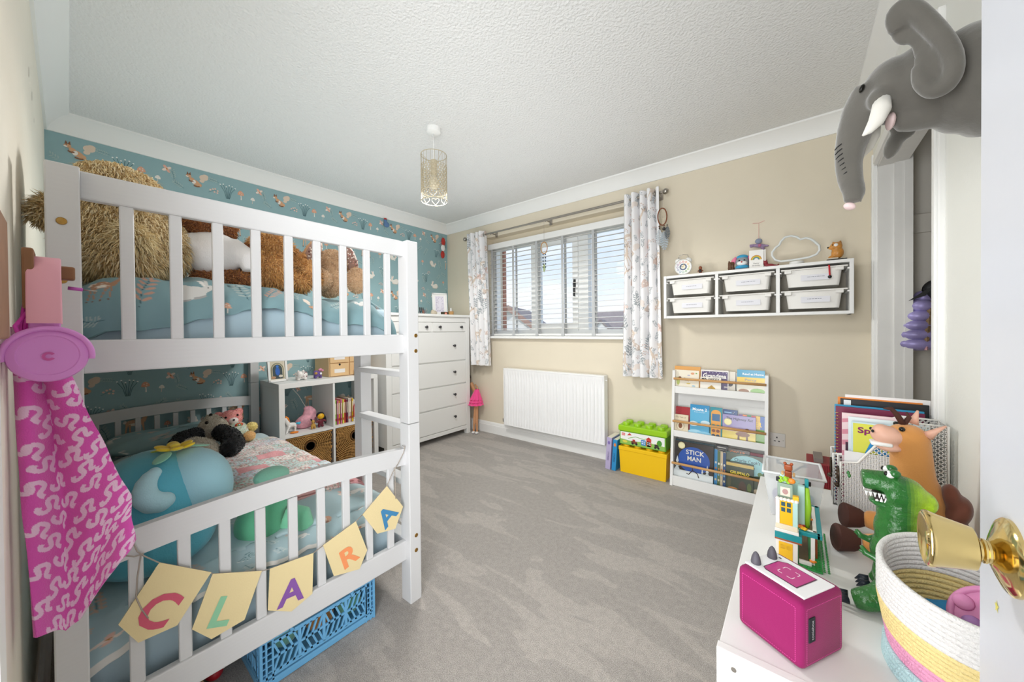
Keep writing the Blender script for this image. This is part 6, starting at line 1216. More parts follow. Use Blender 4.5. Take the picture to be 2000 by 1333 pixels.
# top tier
cover('orange edged tall book at the curtain end of the rack top tier', 0, x_at(1314, 0), x_at(1365, 0), .848, .012, '#e0a45a', None, .010)
def d1(e, o, ux, uy, w, h):
    Rc(e, o, ux, uy, 0, w, 0, h, '#efe8d6'); BL(e, o, ux, uy, [(w*.18, h*.45, .012, .03, '#c3cf7a'), (w*.25, h*.6, .01, .012, '#7d4a35'), (w*.75, h*.85, .012, .008, '#e0a07a'), (w*.9, h*.86, .006, .004, '#7fae5a'), (w*.6, h*.75, .010, .004, '#b9b6d0'), (w*.8, h*.25, .012, .005, '#9cc3dc'), (w*.6, h*.35, .014, .004, '#d8c46a'), (w*.5, h*.5, .012, .004, '#c6b8a0')]); flat(e, ST([(w*.2, h*.5), (w*.45, h*.62), (w*.6, h*.45)], .002), o, ux, uy, '#a8895a', .001)
cover('cream picture book with little painted birds on the rack top tier', 0, x_at(1314, 0), x_at(1363, 0), .822, .0, '#efe8d6', d1)
def d2(e, o, ux, uy, w, h):
    Rc(e, o, ux, uy, 0, w, 0, h, '#f0ece6'); Rc(e, o, ux, uy, .006, w-.006, .006, h-.010, '#5d4f78', .0009); TX(e, o, ux, uy, 'Grandma', w/2, h-.040, .030, '#f4f1ec', w*.84, .03, .0018); BL(e, o, ux, uy, [(w*(.08+.12*k), h-.015-.004*(k % 2), .003, .003, '#c9c0dc') for k in range(8)], .0014); TX(e, o, ux, uy, 'you', w*.9, h*.30, .014, '#f4f1ec', .02)
cover('purple hardback titled in white letters on the rack top tier', 0, x_at(1366, 0), x_at(1421, 0), .832, .012, '#5d4f78', d2, .010)
def d3(e, o, ux, uy, w, h): Rc(e, o, ux, uy, 0, w, 0, h, '#f2eee4'); TX(e, o, ux, uy, 'MR. DIZZY', w*.5, h-.012, .012, '#2a2622', w*.86, .03); BL(e, o, ux, uy, [(w*.55, h*.22, .026, .022, '#c9a23f'), (w*.55, h*.38, .009, .012, '#b58d35'), (w*.62, h*.22, .005, .005, '#7d5f1f')])
cover('small white book with a round brown shape in front of the purple hardback', 0, x_at(1366, 0), x_at(1407, 0), .782, .0, '#f2eee4', d3, .005)
cover('cream book with a dark round patch beside the blue reader', 0, x_at(1416, 0), x_at(1434, 0), .826, .024, '#e4dccb', lambda e, o, ux, uy, w, h: (Rc(e, o, ux, uy, 0, w, 0, h, '#e6dfd0'), BL(e, o, ux, uy, [(w*.45, h*.45, .016, .018, '#3f4450')])), .006)
def d4(e, o, ux, uy, w, h): Rc(e, o, ux, uy, 0, w, 0, h, '#eae6d4'); Rc(e, o, ux, uy, 0, w, h-.048, h, '#2f9cc4', .0009); Rc(e, o, ux, uy, 0, w, h-.080, h-.048, '#f0c93f', .0009); TX(e, o, ux, uy, 'Read at Home', w*.58, h-.026, .014, '#ffffff', w*.76); TX(e, o, ux, uy, 'Percy', w*.5, h-.064, .014, '#8a8f94', w*.42); BL(e, o, ux, uy, [(w*.25, h*.18, .03, .014, '#9a6a4a'), (w*.75, h*.2, .04, .018, '#8fc06a'), (w*.5, h*.1, .05, .010, '#c9d9b0')])
cover('blue and yellow early reader at the socket end of the rack top tier', 0, x_at(1438, 0), x_at(1493, 0), .845, .004, '#2f9cc4', d4, .010)
# middle tier
cover('plain red book behind the small cream one on the rack middle tier', 1, x_at(1315, 1), x_at(1344, 1), .552, .014, '#a8232e', None, .012)
cover('small cream book with a brown round vignette on the rack middle tier', 1, x_at(1312, 1), x_at(1342, 1), .500, .0, '#e6d9bd', lambda e, o, ux, uy, w, h: (Rc(e, o, ux, uy, 0, w, 0, h, '#e6d9bd'), TX(e, o, ux, uy, 'The Tale of', w*.5, h-.018, .010, '#9a8a6a', w*.7, 0), BL(e, o, ux, uy, [(w*.5, h*.42, .030, .030, '#cfc0a0'), (w*.5, h*.42, .022, .026, '#e9dfc8'), (w*.5, h*.44, .013, .020, '#8a5a3a')])), .006)
def d5(e, o, ux, uy, w, h): Rc(e, o, ux, uy, 0, w, 0, h, '#5fb4dc'); Rc(e, o, ux, uy, 0, w, h*.86, h, '#2f8fc4', .0009); TX(e, o, ux, uy, 'Moana 2', w*.5, h-.030, .020, '#ffffff', w*.74); TX(e, o, ux, uy, 'THE STORY', w*.5, h-.050, .006, '#eaf5fb', w*.6, 0); BL(e, o, ux, uy, [(w*.2, h*.40, .03, .018, '#dff0f7'), (w*.8, h*.46, .03, .016, '#cfe8f4'), (w*.3, h*.12, .05, .022, '#a8d8ec'), (w*.75, h*.1, .05, .02, '#8fcbe6')])
cover('tall sky blue cloud covered book on the rack middle tier', 1, x_at(1345, 1), x_at(1383, 1), .582, .002, '#3f9fd0', d5)
def d6(e, o, ux, uy, w, h):
    Rc(e, o, ux, uy, 0, w, 0, h, '#1f8f9f'); flat(e, [(w*.1, h*.03), (w*.9, h*.03)]+[(w*.5+w*.4*math.cos(t), h*.82+h*.11*math.sin(t)) for t in [PI*i/10 for i in range(11)]], o, ux, uy, '#e8a548', .0009); Rc(e, o, ux, uy, w*.18, w*.82, h*.58, h*.80, '#3f6f9a', .0013)
    for k in range(3):
        for q in range(2): BL(e, o, ux, uy, [(w*(.32+.36*q), h*(.12+.15*k), w*.15, h*.05, ('#2f4f6a', '#8a4a3a', '#4f9aa8')[k])], .0013)
cover('narrow teal book with an orange arch on the rack middle tier', 1, x_at(1384, 1), x_at(1408, 1), .576, .003, '#1f8f9f', d6, .012)
cover('navy starry book behind the purple one on the rack middle tier', 1, x_at(1409, 1), x_at(1438, 1), .570, .016, '#2a4f86', lambda e, o, ux, uy, w, h: (Rc(e, o, ux, uy, 0, w, 0, h, '#2a4f86'), Rc(e, o, ux, uy, w*.1, w*.6, h-.022, h-.014, '#8fb8dc', .0009), BL(e, o, ux, uy, [(w*.7, h-.02, .002, .002, '#f2e6a0'), (w*.85, h-.04, .002, .002, '#f2e6a0'), (w*.8, h-.012, .0015, .0015, '#ffffff')])))
def d7(e, o, ux, uy, w, h):
    for k, c in enumerate(('#7d4f8f', '#e07a2f', '#2f8f4f', '#c22f3f', '#e0b22f', '#2f5fa8')): Rc(e, o, ux, uy, w*k/6, w*(k+1)/6, h*.55, h, c, .0007)
    Rc(e, o, ux, uy, 0, w, 0, h*.55, '#7fae5a', .0006); TX(e, o, ux, uy, 'ER', w*.78, h*.72, .030, '#f0c93f', w*.24, .03)
cover('multicoloured book with yellow letters at the socket end of the middle tier', 1, x_at(1440, 1), x_at(1492, 1), .548, .020, '#3f6f4f', d7)
def d8(e, o, ux, uy, w, h):
    Rc(e, o, ux, uy, 0, w, 0, h, '#9a90c0'); Rc(e, o, ux, uy, 0, w, 0, h*.55, '#c9a8b8', .0007); Rc(e, o, ux, uy, 0, w, h*.12, h*.42, '#e6cf62', .0009); Rc(e, o, ux, uy, 0, w, 0, h*.14, '#7f9a4a', .0011); TX(e, o, ux, uy, 'The Highway Rat', w*.52, h-.022, .017, '#2f2a3f', w*.80, .01, .0016, .15)
    BL(e, o, ux, uy, [(w*.17, h*.74, .023, .023, '#e6dc9a'), (w*.17, h*.74, .019, .019, '#f0e8b0'), (w*.62, h*.34, .040, .016, '#8a5a3a'), (w*.75, h*.5, .012, .014, '#7a4f34'), (w*.5, h*.16, .006, .03, '#6a452e'), (w*.75, h*.16, .006, .03, '#6a452e')], .0014)
cover('lilac and yellow landscape book with a gold medal on the middle tier', 1, x_at(1409, 1), x_at(1475, 1), .540, .003, '#9a90c0', d8)
# bottom tier
def d9(e, o, ux, uy, w, h):
    Rc(e, o, ux, uy, 0, w, 0, h, '#3a3330'); flat(e, E2(w*.52, h*.56, w*.40, h*.34, 0, 24), o, ux, uy, '#2f56a8', .0008); Rc(e, o, ux, uy, 0, w, 0, h*.26, '#dfe5e6', .0010); TX(e, o, ux, uy, 'STICK', w*.55, h*.76, .032, '#e9e4da', w*.46, .015); TX(e, o, ux, uy, 'MAN', w*.53, h*.60, .032, '#e9e4da', w*.34, .015)
    BL(e, o, ux, uy, [(w*.20, h*.90, .024, .024, '#d9d3a0'), (w*.20, h*.90, .018, .018, '#ece6bc')], .0016)
    for x, s in ((.10, 1.0), (.86, .7), (.74, .45)):
        for k in range(3): flat(e, [(w*x-.020*s*(1-.25*k), h*.24+.030*s*k), (w*x+.020*s*(1-.25*k), h*.24+.030*s*k), (w*x, h*.24+.030*s*(k+1.4))], o, ux, uy, ('#cfd9dc', '#e6ecec', '#dfe6e8')[k], .0014+k*.0001)
    flat(e, ST([(w*.48, h*.44), (w*.5, h*.30), (w*.40, h*.18), (w*.35, h*.20)], .006), o, ux, uy, '#3a2a22', .0018); flat(e, ST([(w*.5, h*.30), (w*.62, h*.24), (w*.66, h*.14)], .006), o, ux, uy, '#3a2a22', .0018)
cover('large midnight blue snowy book on the rack bottom tier', 2, x_at(1313, 2), x_at(1391, 2), .308, .004, '#3a3330', d9, .012)
cover('dark teal book mostly hidden behind the snowy book', 2, x_at(1314, 2), x_at(1392, 2), .318, .022, '#24424c', None, .006)
for u0, u1, zt, c, lb, dp_ in ((1392, 1398, .290, '#3f8fc9', 'bright blue spine beside the snowy book', .004), (1398, 1404, .282, '#5a6f4a', 'moss green spine on the rack bottom tier', .004), (1404, 1409, .280, '#c9b79a', 'beige spine on the rack bottom tier', .004), (1409, 1415, .276, '#33507a', 'slate blue spine on the rack bottom tier', .004)): cover(lb, 2, x_at(u0, 2), x_at(u1, 2), zt, dp_, c, lambda e, o, ux, uy, w, h, c=c: BL(e, o, ux, uy, [(w*.5, h*(.2+.15*k), w*.3, .008, ('#d9cfae', '#7fa8c0', '#c98a5a', '#e6e0d0')[k % 4]) for k in range(4)]), .03)
cover('black fronted book standing behind the coloured spines', 2, x_at(1393, 2), x_at(1418, 2), .320, .038, '#1f1f24', lambda e, o, ux, uy, w, h: (Rc(e, o, ux, uy, 0, w, 0, h, '#1f1f24'), Rc(e, o, ux, uy, w*.15, w*.85, h-.018, h-.012, '#d9d6d0', .0009), Rc(e, o, ux, uy, w*.15, w*.7, h-.032, h-.027, '#8f8c88', .0009)))
cover('orange lettered book behind the pale teal one on the bottom tier', 2, x_at(1419, 2), x_at(1462, 2), .312, .030, '#4f3a30', lambda e, o, ux, uy, w, h: (Rc(e, o, ux, uy, 0, w, 0, h, '#4f4238'), TX(e, o, ux, uy, 'OSCAR', w*.45, h-.022, .022, '#d9782f', w*.7, .03)))
cover('dull red book at the socket end of the rack bottom tier', 2, x_at(1463, 2), x_at(1493, 2), .306, .030, '#8a3a4a', None)
def d10(e, o, ux, uy, w, h): Rc(e, o, ux, uy, 0, w, 0, h, '#47523f'); flat(e, E2(w*.55, h*.72, w*.46, h*.25, 0, 20), o, ux, uy, '#8fc4c9', .0008); TX(e, o, ux, uy, "Charlie Cook's", w*.55, h*.84, .020, '#24424f', w*.66, .01, .0016, .1); TX(e, o, ux, uy, 'Favourite', w*.52, h*.70, .020, '#24424f', w*.46, .01, .0016, .1); BL(e, o, ux, uy, [(w*.88, h*.56, .014, .014, '#5a7a3f'), (w*.90, h*.3, .016, .03, '#8a4a3a'), (w*.8, h*.1, .022, .022, '#c9b79a')])
cover('pale teal book with dark handwriting title on the bottom tier', 2, x_at(1416, 2), x_at(1493, 2), .290, .016, '#6fa8ae', d10)
def d11(e, o, ux, uy, w, h): Rc(e, o, ux, uy, 0, w, 0, h, '#2f3a24'); Rc(e, o, ux, uy, 0, w, h*.86, h*.96, '#c9ae5a', .0008); TX(e, o, ux, uy, 'GRUFFALO', w*.5, h*.66, .020, '#e6cf3f', w*.70, .03); BL(e, o, ux, uy, [(w*.6, h*.2, .022, .045, '#4a3524'), (w*.25, h*.12, .03, .012, '#b87a3a'), (w*.85, h*.25, .012, .03, '#5a6a34'), (w*.12, h*.35, .010, .04, '#4a4a2c')])
cover('dark forest green book with yellow title in front on the bottom tier', 2, x_at(1417, 2), x_at(1471, 2), .238, .0, '#2f3a24', d11)
# ---- block boxes on the floor
M_yel = mat('bright_yellow_plastic', '#f5c518', .35); M_lime = mat('lime_green_plastic', '#97c91f', .35); M_lime2 = mat('leaf_green_plastic', '#6fae2f', .35)
yx0, yx1, yy0, yy1 = 2.222, 2.578, -.185, -.03
yb = thing('yellow_block_box', 'large yellow plastic toy block box on the carpet', 'toy box', ((yx0+yx1)/2, (yy0+yy1)/2, 0)); YH = .205
part(yb, 'tub', MB().add([(yx0+.008, yy0+.006, .001), (yx1-.008, yy0+.006, .001), (yx1-.008, yy1-.004, .001), (yx0+.008, yy1-.004, .001), (yx0, yy0, YH-.03), (yx1, yy0, YH-.03), (yx1, yy1, YH-.03), (yx0, yy1, YH-.03)], [(3, 2, 1, 0), (0, 1, 5, 4), (1, 2, 6, 5), (2, 3, 7, 6), (3, 0, 4, 7), (4, 5, 6, 7)]), M_yel); part(yb, 'lid', MB().b2((yx0-.004, yy0-.004, YH-.03), (yx1+.004, yy1, YH), bev=.004), M_yel)
for i in range(4):
    for j in range(2): part(yb, 'stud', MB().lathe([(.026, 0), (.026, .013), (.023, .016), (0, .016)], (yx0+.045+i*.0885, yy0+.042+j*.072, YH), 18), M_yel, smooth=True, auto=40)
gb = thing('green_block_box', 'lime green toy block box with picture label stacked on the yellow one', 'toy box', ((yx0+yx1)/2, (yy0+yy1)/2, YH+.017)); G0 = YH+.017; GH = .150
part(gb, 'tub', MB().b2((yx0+.004, yy0+.002, G0), (yx1-.004, yy1-.004, G0+GH-.045), bev=.004), M_lime2); part(gb, 'lid', MB().b2((yx0-.006, yy0-.006, G0+GH-.045), (yx1+.006, yy1, G0+GH), bev=.008), M_lime)
for i in range(4):
    for j in range(2): part(gb, 'stud', MB().lathe([(.027, 0), (.027, .016), (.024, .020), (0, .020)], (yx0+.045+i*.0885, yy0+.040+j*.075, G0+GH), 20), M_lime, smooth=True, auto=40)
e_ = MB(); o = Vector((yx0+.012, yy0+.002, G0+.006)); ux = Vector((1, 0, 0)); uy = Vector((0, 0, 1)); LW, LH = yx1-yx0-.024, GH-.056
Rc(e_, o, ux, uy, 0, LW, 0, LH, '#f0f2ee'); flat(e_, [(0, 0), (LW, 0), (LW, LH*.32), (LW*.6, LH*.45), (LW*.3, LH*.30), (0, LH*.40)], o, ux, uy, '#8fbf5a', .0008); Rc(e_, o, ux, uy, .010, .036, LH-.030, LH-.010, '#d92a2a', .001); TX(e_, o, ux, uy, 'LEGO', .023, LH-.020, .009, '#ffffff', .021, .03)
flat(e_, [(.05, LH-.026), (.09, LH-.020), (.072, LH-.004)], o, ux, uy, '#c9483a', .001); flat(e_, ST([(.06, LH*.5), (.12, LH*.72), (.18, LH*.62), (.22, LH*.8)], .004), o, ux, uy, '#7fb54a', .001)
for x, y, w_, h_, c in ((.16, .012, .035, .042, '#3f86c9'), (.20, .010, .036, .055, '#d94a3a'), (.205, .010, .026, .040, '#f0c93f'), (.085, .012, .045, .020, '#7d4a3a'), (.095, .030, .02, .014, '#c23a34'), (.26, .012, .030, .026, '#3f3a34'), (.275, .036, .012, .014, '#f0d23f')): Rc(e_, o, ux, uy, x, x+w_, y, y+h_, c, .0012)
flat(e_, [(.196, .065), (.240, .065), (.218, .082)], o, ux, uy, '#c23a34', .0014); BL(e_, o, ux, uy, [(.095, .012, .009, .009, '#2a2a2a'), (.125, .012, .009, .009, '#2a2a2a'), (.295, .05, .018, .022, '#4f9a3a'), (.265, .012, .008, .008, '#2a2a2a'), (.288, .012, .008, .008, '#2a2a2a'), (.035, .02, .02, .010, '#d9d25a')], .0016)
for x in (.166, .180, .208, .222):
    for y in (.022, .036): Rc(e_, o, ux, uy, x, x+.008, y, y+.008, '#f4f6f8', .0018)
part(gb, 'picture_label', e_, M_vcg, vcol=True)
# tall books leaning on the yellow box
for x, c, lb, h_, w_, tx in ((2.130, '#b9aed0', 'lilac boxed book leaning against the radiator side of the yellow box', .258, .042, '#5a4a86'), (2.180, '#2f8fc9', 'bright blue boxed book leaning against the yellow box', .248, .034, '#1f3f6a')):
    T = thing('boxed_book', lb, 'book', (x, -.115, 0), group='boxed books on the carpet'); T.rotation_euler = (0, .07, 0)
    part(T, 'cover', MB().box((0, -.004, h_/2), (w_, .165, h_), bev=.0025), mat('cover_'+c, c, .4), False); part(T, 'pages', MB().box((0, .0, h_+.0002), (w_-.006, .155, .0012)), mat('page_edge', '#e9e2d2', .85), False); e_ = MB(); text(e_, 'STORIES', (0, -.0868, h_*.42), (0, 0, -1), (1, 0, 0), .012, tx, True, .01, 0, .07, .0008); flat(e_, E2(0, 0, .010, .014), (0, -.0868, h_*.84), (1, 0, 0), (0, 0, 1), '#e08a4a' if x > 2.15 else '#7d6ab0', .0008); part(T, 'spine_print', e_, M_vc, False, vcol=True)
# ================================================================== low cabinet on the right and everything on it
TZ = .53; ax0, ax1, ay0, ay1 = 3.208, 3.645, -2.154, -1.169
cab = thing('low_cabinet', 'low white toy cabinet along the right wall', 'cabinet', ((ax0+ax1)/2, (ay0+ay1)/2, 0))
part(cab, 'top', MB().b2((ax0, ay0+.018, TZ-.022), (ax1, ay1, TZ), bev=.002), M_white)
for y0, y1 in ((ay0, ay0+.018), (ay1-.018, ay1)):
    e = part(cab, 'end_panel', MB().b2((ax0-.002, y0, 0), (ax1, y1, TZ+(.002 if y0 == ay0 else -.022)), bev=.0015), M_white)
    if y0 == ay0: link('cam_screw', MB().lathe([(0, .0008), (.0045, .0008), (.0045, 0)], AT(1433, 1309, 'y', ay0), 12, (0, -1, 0)).mesh('cam_screw', M_steel, wloc(cab)), e)
part(cab, 'plinth', MB().b2((ax0+.02, ay0+.018, 0), (ax1, ay1-.018, .05)), M_white); part(cab, 'back', MB().b2((ax1-.012, ay0+.018, .05), (ax1, ay1-.018, TZ-.022)), M_white)
for i in range(2):
    yc = ay0+.018+(i+.5)*(ay1-ay0-.036)/2; d = part(cab, 'door', MB().box((ax0+.009, yc, .28), (.018, (ay1-ay0-.036)/2-.004, .45), bev=.002), M_white); link('handle', MB().tube([(ax0-.003, yc+.15*(1 if i == 0 else -1), .36), (ax0-.012, yc+.15*(1 if i == 0 else -1), .36)], .008, 10).mesh('handle', M_steel, wloc(cab), True), d)
# ---- pink speaker cube
near = Vector((3.331, -2.124, TZ)); e1 = Vector((-.86, .51, 0)); e2 = Vector((.51, .86, 0)); sz = .119
ctr = near+(e1+e2)*sz/2; ang = math.atan2(e2.y, e2.x)
tbx = thing('story_speaker', 'bright pink fabric story speaker cube with two grey ears', 'speaker', (ctr.x, ctr.y, TZ+.001), ang)   # local x = e2, local y = e1
M_mag = mat('magenta_fabric', '#8c0656', .8, bump=.08, bscale=500, sheen=.1)
part(tbx, 'body', MB().box((0, 0, .059), (sz, sz, .118), bev=.011, seg=4), M_mag, False, smooth=True, auto=60)
st = MB()
for s in (-1, 1):
    for k in range(26):
        t_ = -.046+.092*k/25; st.box((-sz/2+.0002, t_, .059+s*.048), (.001, .0022, .0008)); st.box((t_, -sz/2+.0002, .059+s*.048), (.0022, .001, .0008)); st.box((-sz/2+.0002, s*.048, .059+t_), (.001, .0008, .0022)); st.box((s*.048, -sz/2+.0002, .059+t_), (.0008, .001, .0022))
part(tbx, 'stitching', st, mat('pale_pink_thread', '#d64c9a', .8), False)['kind'] = 'stuff'
pt = part(tbx, 'top_plate', MB().box((.002, .002, .1185), (.088, .108, .004), bev=.0018), mat('gloss_white_plastic', '#f2f2f4', .15, coat=.3), False)
e = MB(); px0, px1, py0, py1 = -.026, .030, -.030, .030
flat(e, [(px0-.002, py0-.002), (px1+.002, py0-.002), (px1+.002, py1-.010), (px1-.010, py1+.002), (px0+.004, py1+.002), (px0-.002, py1-.006)], (0, 0, .1205), (1, 0, 0), (0, 1, 0), '#5c3a52', .0004); flat(e, [(px0, py0), (px1, py0), (px1, py1-.010), (px1-.010, py1), (px0+.004, py1), (px0, py1-.006)], (0, 0, .1205), (1, 0, 0), (0, 1, 0), '#c03a86', .0007)
for sx in (-1, 1):
    for sy in (-1, 1): flat(e, ST([(.002+sx*.004, sy*.013), (.002+sx*.011, sy*.013), (.002+sx*.013, sy*.011), (.002+sx*.013, sy*.004)], .0016), (0, 0, .1205), (1, 0, 0), (0, 1, 0), '#f3dfea', .001)
flat(e, E2(.034, .036, .0018, .003), (0, 0, .1205), (1, 0, 0), (0, 1, 0), '#1f1f22', .0008); link('touch_panel', e.mesh('touch_panel', M_vcg, (0, 0, 0), False, True), pt)
for x in (-.026, .022): part(tbx, 'ear', MB().lathe([(.0085, 0), (.0088, .004), (.0075, .013), (.0045, .021), (.0015, .0245), (0, .025)], (x, .044, .119), 18), mat('charcoal_rubber', '#55525a', .6), False, smooth=True)
tg = MB().box((-.036, -sz/2-.001, .070), (.016, .0015, .042)); tgp = part(tbx, 'fabric_tag', tg, mat('black_tag', '#23262c', .8), False); e = MB(); text(e, 'toniebox', (-.036, -sz/2-.0018, .070), (0, 0, 1), (-1, 0, 0), .0062, '#d4d4d6', True, 0, 0, .034, .0004); link('tag_lettering', e.mesh('tag_lettering', M_vc, (0, 0, 0), False, True), tgp)
# ---- brick built toy house
hs = thing('brick_house', 'toy brick house with yellow doors and teal roof edges', 'toy house', (3.325, -1.68, TZ)); BW = mat('white_brick_plastic', '#eeeae4', .3); BT = mat('teal_brick_plastic', '#1f8f96', .3); BG = mat('green_baseplate', '#2f9a4a', .35); BY = mat('yellow_brick_plastic', '#f4bd22', .3); BA = mat('pale_aqua_brick', '#b9ddd6', .3); BB = mat('brown_tile_plastic', '#6e5c40', .5, var=.1, vscale=60); BS = mat('sage_brick', '#8fa595', .35); BO = mat('orange_plastic', '#ee8a2a', .4); BL_ = mat('lime_leaf_plastic', '#9ccf35', .35); BR = mat('red_brown_brick', '#a5502a', .35)
hx0, hx1, hy0, hy1 = 3.281, 3.372, -1.778, -1.56
bpl = MB().b2((hx0+.02, hy0, TZ+.001), (hx1, hy1, TZ+.005), bev=.001)
for i in range(10):
    for j in range(26): 
        if i > 6 or j < 3: bpl.lathe([(.0024, 0), (.0024, .0018), (0, .0018)], (hx0+.026+i*.0085, hy0+.006+j*.0083, TZ+.005), 6)
part(hs, 'baseplate', bpl, BG)
def hb(nm, x0, x1, y0, y1, z0, z1, m, bev=.0008): return part(hs, nm, MB().b2((x0, y0, TZ+z0), (x1, y1, TZ+z1), bev=bev), m)
hb('ground_floor_wall', hx0, hx0+.044, hy0+.002, hy0+.016, .005, .062, BW); d = hb('door', hx0+.006, hx0+.034, hy0, hy0+.004, .006, .052, BY)
link('door_window', MB().b2((hx0+.010, hy0-.0006, TZ+.036), (hx0+.018, hy0+.001, TZ+.046)).b2((hx0+.022, hy0-.0006, TZ+.036), (hx0+.030, hy0+.001, TZ+.046)).mesh('door_window', M_clear, wloc(hs)), d)
hb('side_wall', hx0, hx0+.008, hy0+.014, hy0+.13, .005, .062, BW); hb('eave', hx0-.002, hx0+.052, hy0-.004, hy0+.020, .062, .078, BT); hb('eave_trim', hx0-.002, hx0+.052, hy0-.004, hy0+.020, .058, .062, BR); hb('cornice', hx0-.002, hx0+.046, hy0-.003, hy0+.020, .078, .086, BW)
hb('upper_wall', hx0, hx0+.008, hy0, hy0+.012, .086, .158, BW); hb('upper_wall', hx0+.034, hx0+.044, hy0, hy0+.012, .086, .158, BA); hb('sill_block', hx0, hx0+.044, hy0-.001, hy0+.012, .086, .098, mat('cream_brick', '#e9dcc0', .35)); d = hb('upper_door', hx0+.008, hx0+.034, hy0+.002, hy0+.008, .098, .158, BY)
for x in (hx0+.011, hx0+.0225):
    for z in (.130, .144): link('pane', MB().b2((x, hy0+.001, TZ+z), (x+.008, hy0+.003, TZ+z+.010)).mesh('pane', mat('dark_pane', '#3f5f6a', .2), wloc(hs)), d)
tr_ = MB()
for k in range(6): tr_.ell((hx0+.004+k*.0075, hy0+.004, TZ+.160), (.005, .007, .004), None, 8, 6)
part(hs, 'scalloped_trim', tr_, BW, smooth=True); hb('picture_panel', hx0+.003, hx0+.034, hy0+.016, hy0+.024, .158, .196, BS); e = MB(); quad(e, (hx0+.019, hy0+.016, TZ+.176), (1, 0, 0), (0, 0, 1), .020, .022, '#e3d9c8', .0006); flat(e, E2(0, 0, .006, .007), (hx0+.019, hy0+.016, TZ+.176), (1, 0, 0), (0, 0, 1), '#b58d8a', .001); part(hs, 'picture', e, M_vc, vcol=True)
hb('yellow_lantern', hx0+.034, hx0+.046, hy0+.004, hy0+.018, .158, .172, BY); hb('inner_wall', hx0+.044, hx0+.058, hy0+.05, hy0+.065, .078, .185, BA); hb('inner_wall', hx0+.012, hx0+.048, hy0+.085, hy0+.097, .08, .185, BA); hb('teal_post', hx0+.058, hx0+.066, hy0+.07, hy0+.078, .17, .20, BT); hb('back_wall', hx0+.005, hx0+.03, hy0+.12, hy0+.13, .06, .185, BA)
fl_ = MB(); Rl = random.Random(6)
for k in range(14): fl_.ell((hx0+.004+Rl.random()*.024, hy0+.014+Rl.random()*.01, TZ+.198+Rl.random()*.014), (.005, .004, .003), (Rl.random(), Rl.random(), 0), 7, 5)
part(hs, 'leaves', fl_, BL_, smooth=True); part(hs, 'orange_flower', MB().ell((hx0+.032, hy0+.016, TZ+.206), (.008, .005, .007), None, 10, 6), BO, smooth=True); part(hs, 'climbing_plant', MB().tube([(hx0+.062, hy0+.06, TZ+.08), (hx0+.064, hy0+.062, TZ+.13), (hx0+.062, hy0+.062, TZ+.18)], [.006, .008, .005], 8), BL_, smooth=True)
hb('terrace_floor', hx0+.046, hx1-.012, hy0+.03, hy1-.02, .076, .080, BB)
for a in ((hx0+.046, hx1-.004, hy0+.018, hy0+.030), (hx0+.052, hx1-.002, hy1-.024, hy1-.012)): hb('terrace_border', *a, .074, .084, BT)
hb('terrace_border', hx1-.010, hx1, hy0+.018, hy1-.012, .074, .084, BT); hb('terrace_edge', hx1-.018, hx1-.010, hy0+.03, hy1-.024, .076, .085, BW); hb('terrace_edge', hx0+.046, hx1-.010, hy0+.030, hy0+.037, .076, .085, BW)
hb('ground_tiles', hx0+.046, hx1-.026, hy0+.02, hy1-.02, .005, .008, BB); hb('white_post', hx1-.022, hx1-.014, hy0+.02, hy0+.028, .006, .076, BW); hb('kerb', hx0+.046, hx1-.020, hy0+.012, hy0+.019, .005, .014, BW); hb('brown_wall', hx1-.012, hx1-.008, hy0+.06, hy0+.12, .005, .05, BR)
for x, y, z, m in ((hx1-.018, hy0+.020, .016, BO), (hx0+.05, hy0+.034, .088, BO), (hx0+.056, hy0+.028, .088, BY), (hx0+.052, hy0+.05, .086, mat('red_plastic', '#b8202c', .4)), (hx0+.068, hy0+.10, .086, BO)):
    f_ = MB()
    for k in range(5): f_.ell((x+.004*math.cos(k*1.257), y+.004*math.sin(k*1.257), TZ+z), (.0038, .0032, .0026), None, 7, 5)
    part(hs, 'flower', f_, m, smooth=True)
br_ = thing('brick_bear', 'tiny brown brick figure seated at the top of the toy brick house', 'toy', (hx0+.024, hy0+.091, TZ+.185)); b = Vector((hx0+.024, hy0+.091, TZ+.186)); part(br_, 'head', MB().box(b+Vector((0, 0, .030)), (.018, .014, .016), bev=.004), BR); part(br_, 'body', MB().box(b+Vector((0, 0, .011)), (.016, .012, .020), bev=.003), BR)
for s in (-1, 1): part(br_, 'ear', MB().ell(b+Vector((s*.007, 0, .040)), .004, None, 8, 6), BR, smooth=True); part(br_, 'arm', MB().box(b+Vector((s*.012, -.004, .014)), (.006, .012, .006), (.4, 0, 0), bev=.002), mat('tan_brick', '#d9b07a', .35))
# ---- clear storage box with handles
cb = thing('clear_box', 'clear plastic box with black wavy handles full of craft bits', 'storage box', (3.315, -1.44, TZ)); M_cp = mat('clear_plastic', '#eef2f4', .1, alpha=.30)
T0 = [(3.240, -1.528), (3.388, -1.512), (3.382, -1.352), (3.234, -1.360)]; B0 = [(3.258, -1.508), (3.370, -1.496), (3.366, -1.370), (3.254, -1.378)]; z0_, z1_ = TZ+.001, TZ+.140
cbm = MB(); cbm.add([(x, y, z0_) for x, y in B0]+[(x, y, z1_) for x, y in T0], [(3, 2, 1, 0), (0, 1, 5, 4), (1, 2, 6, 5), (2, 3, 7, 6), (3, 0, 4, 7)]); o = part(cb, 'tub', cbm, M_cp); k = o.modifiers.new('wall', 'SOLIDIFY'); k.thickness = .0025
part(cb, 'rim', MB().tube([(x, y, z1_) for x, y in T0], [(.006, .004)]*4, 8, closed=True), mat('cloudy_plastic', '#eceff0', .2, alpha=.8), smooth=True)
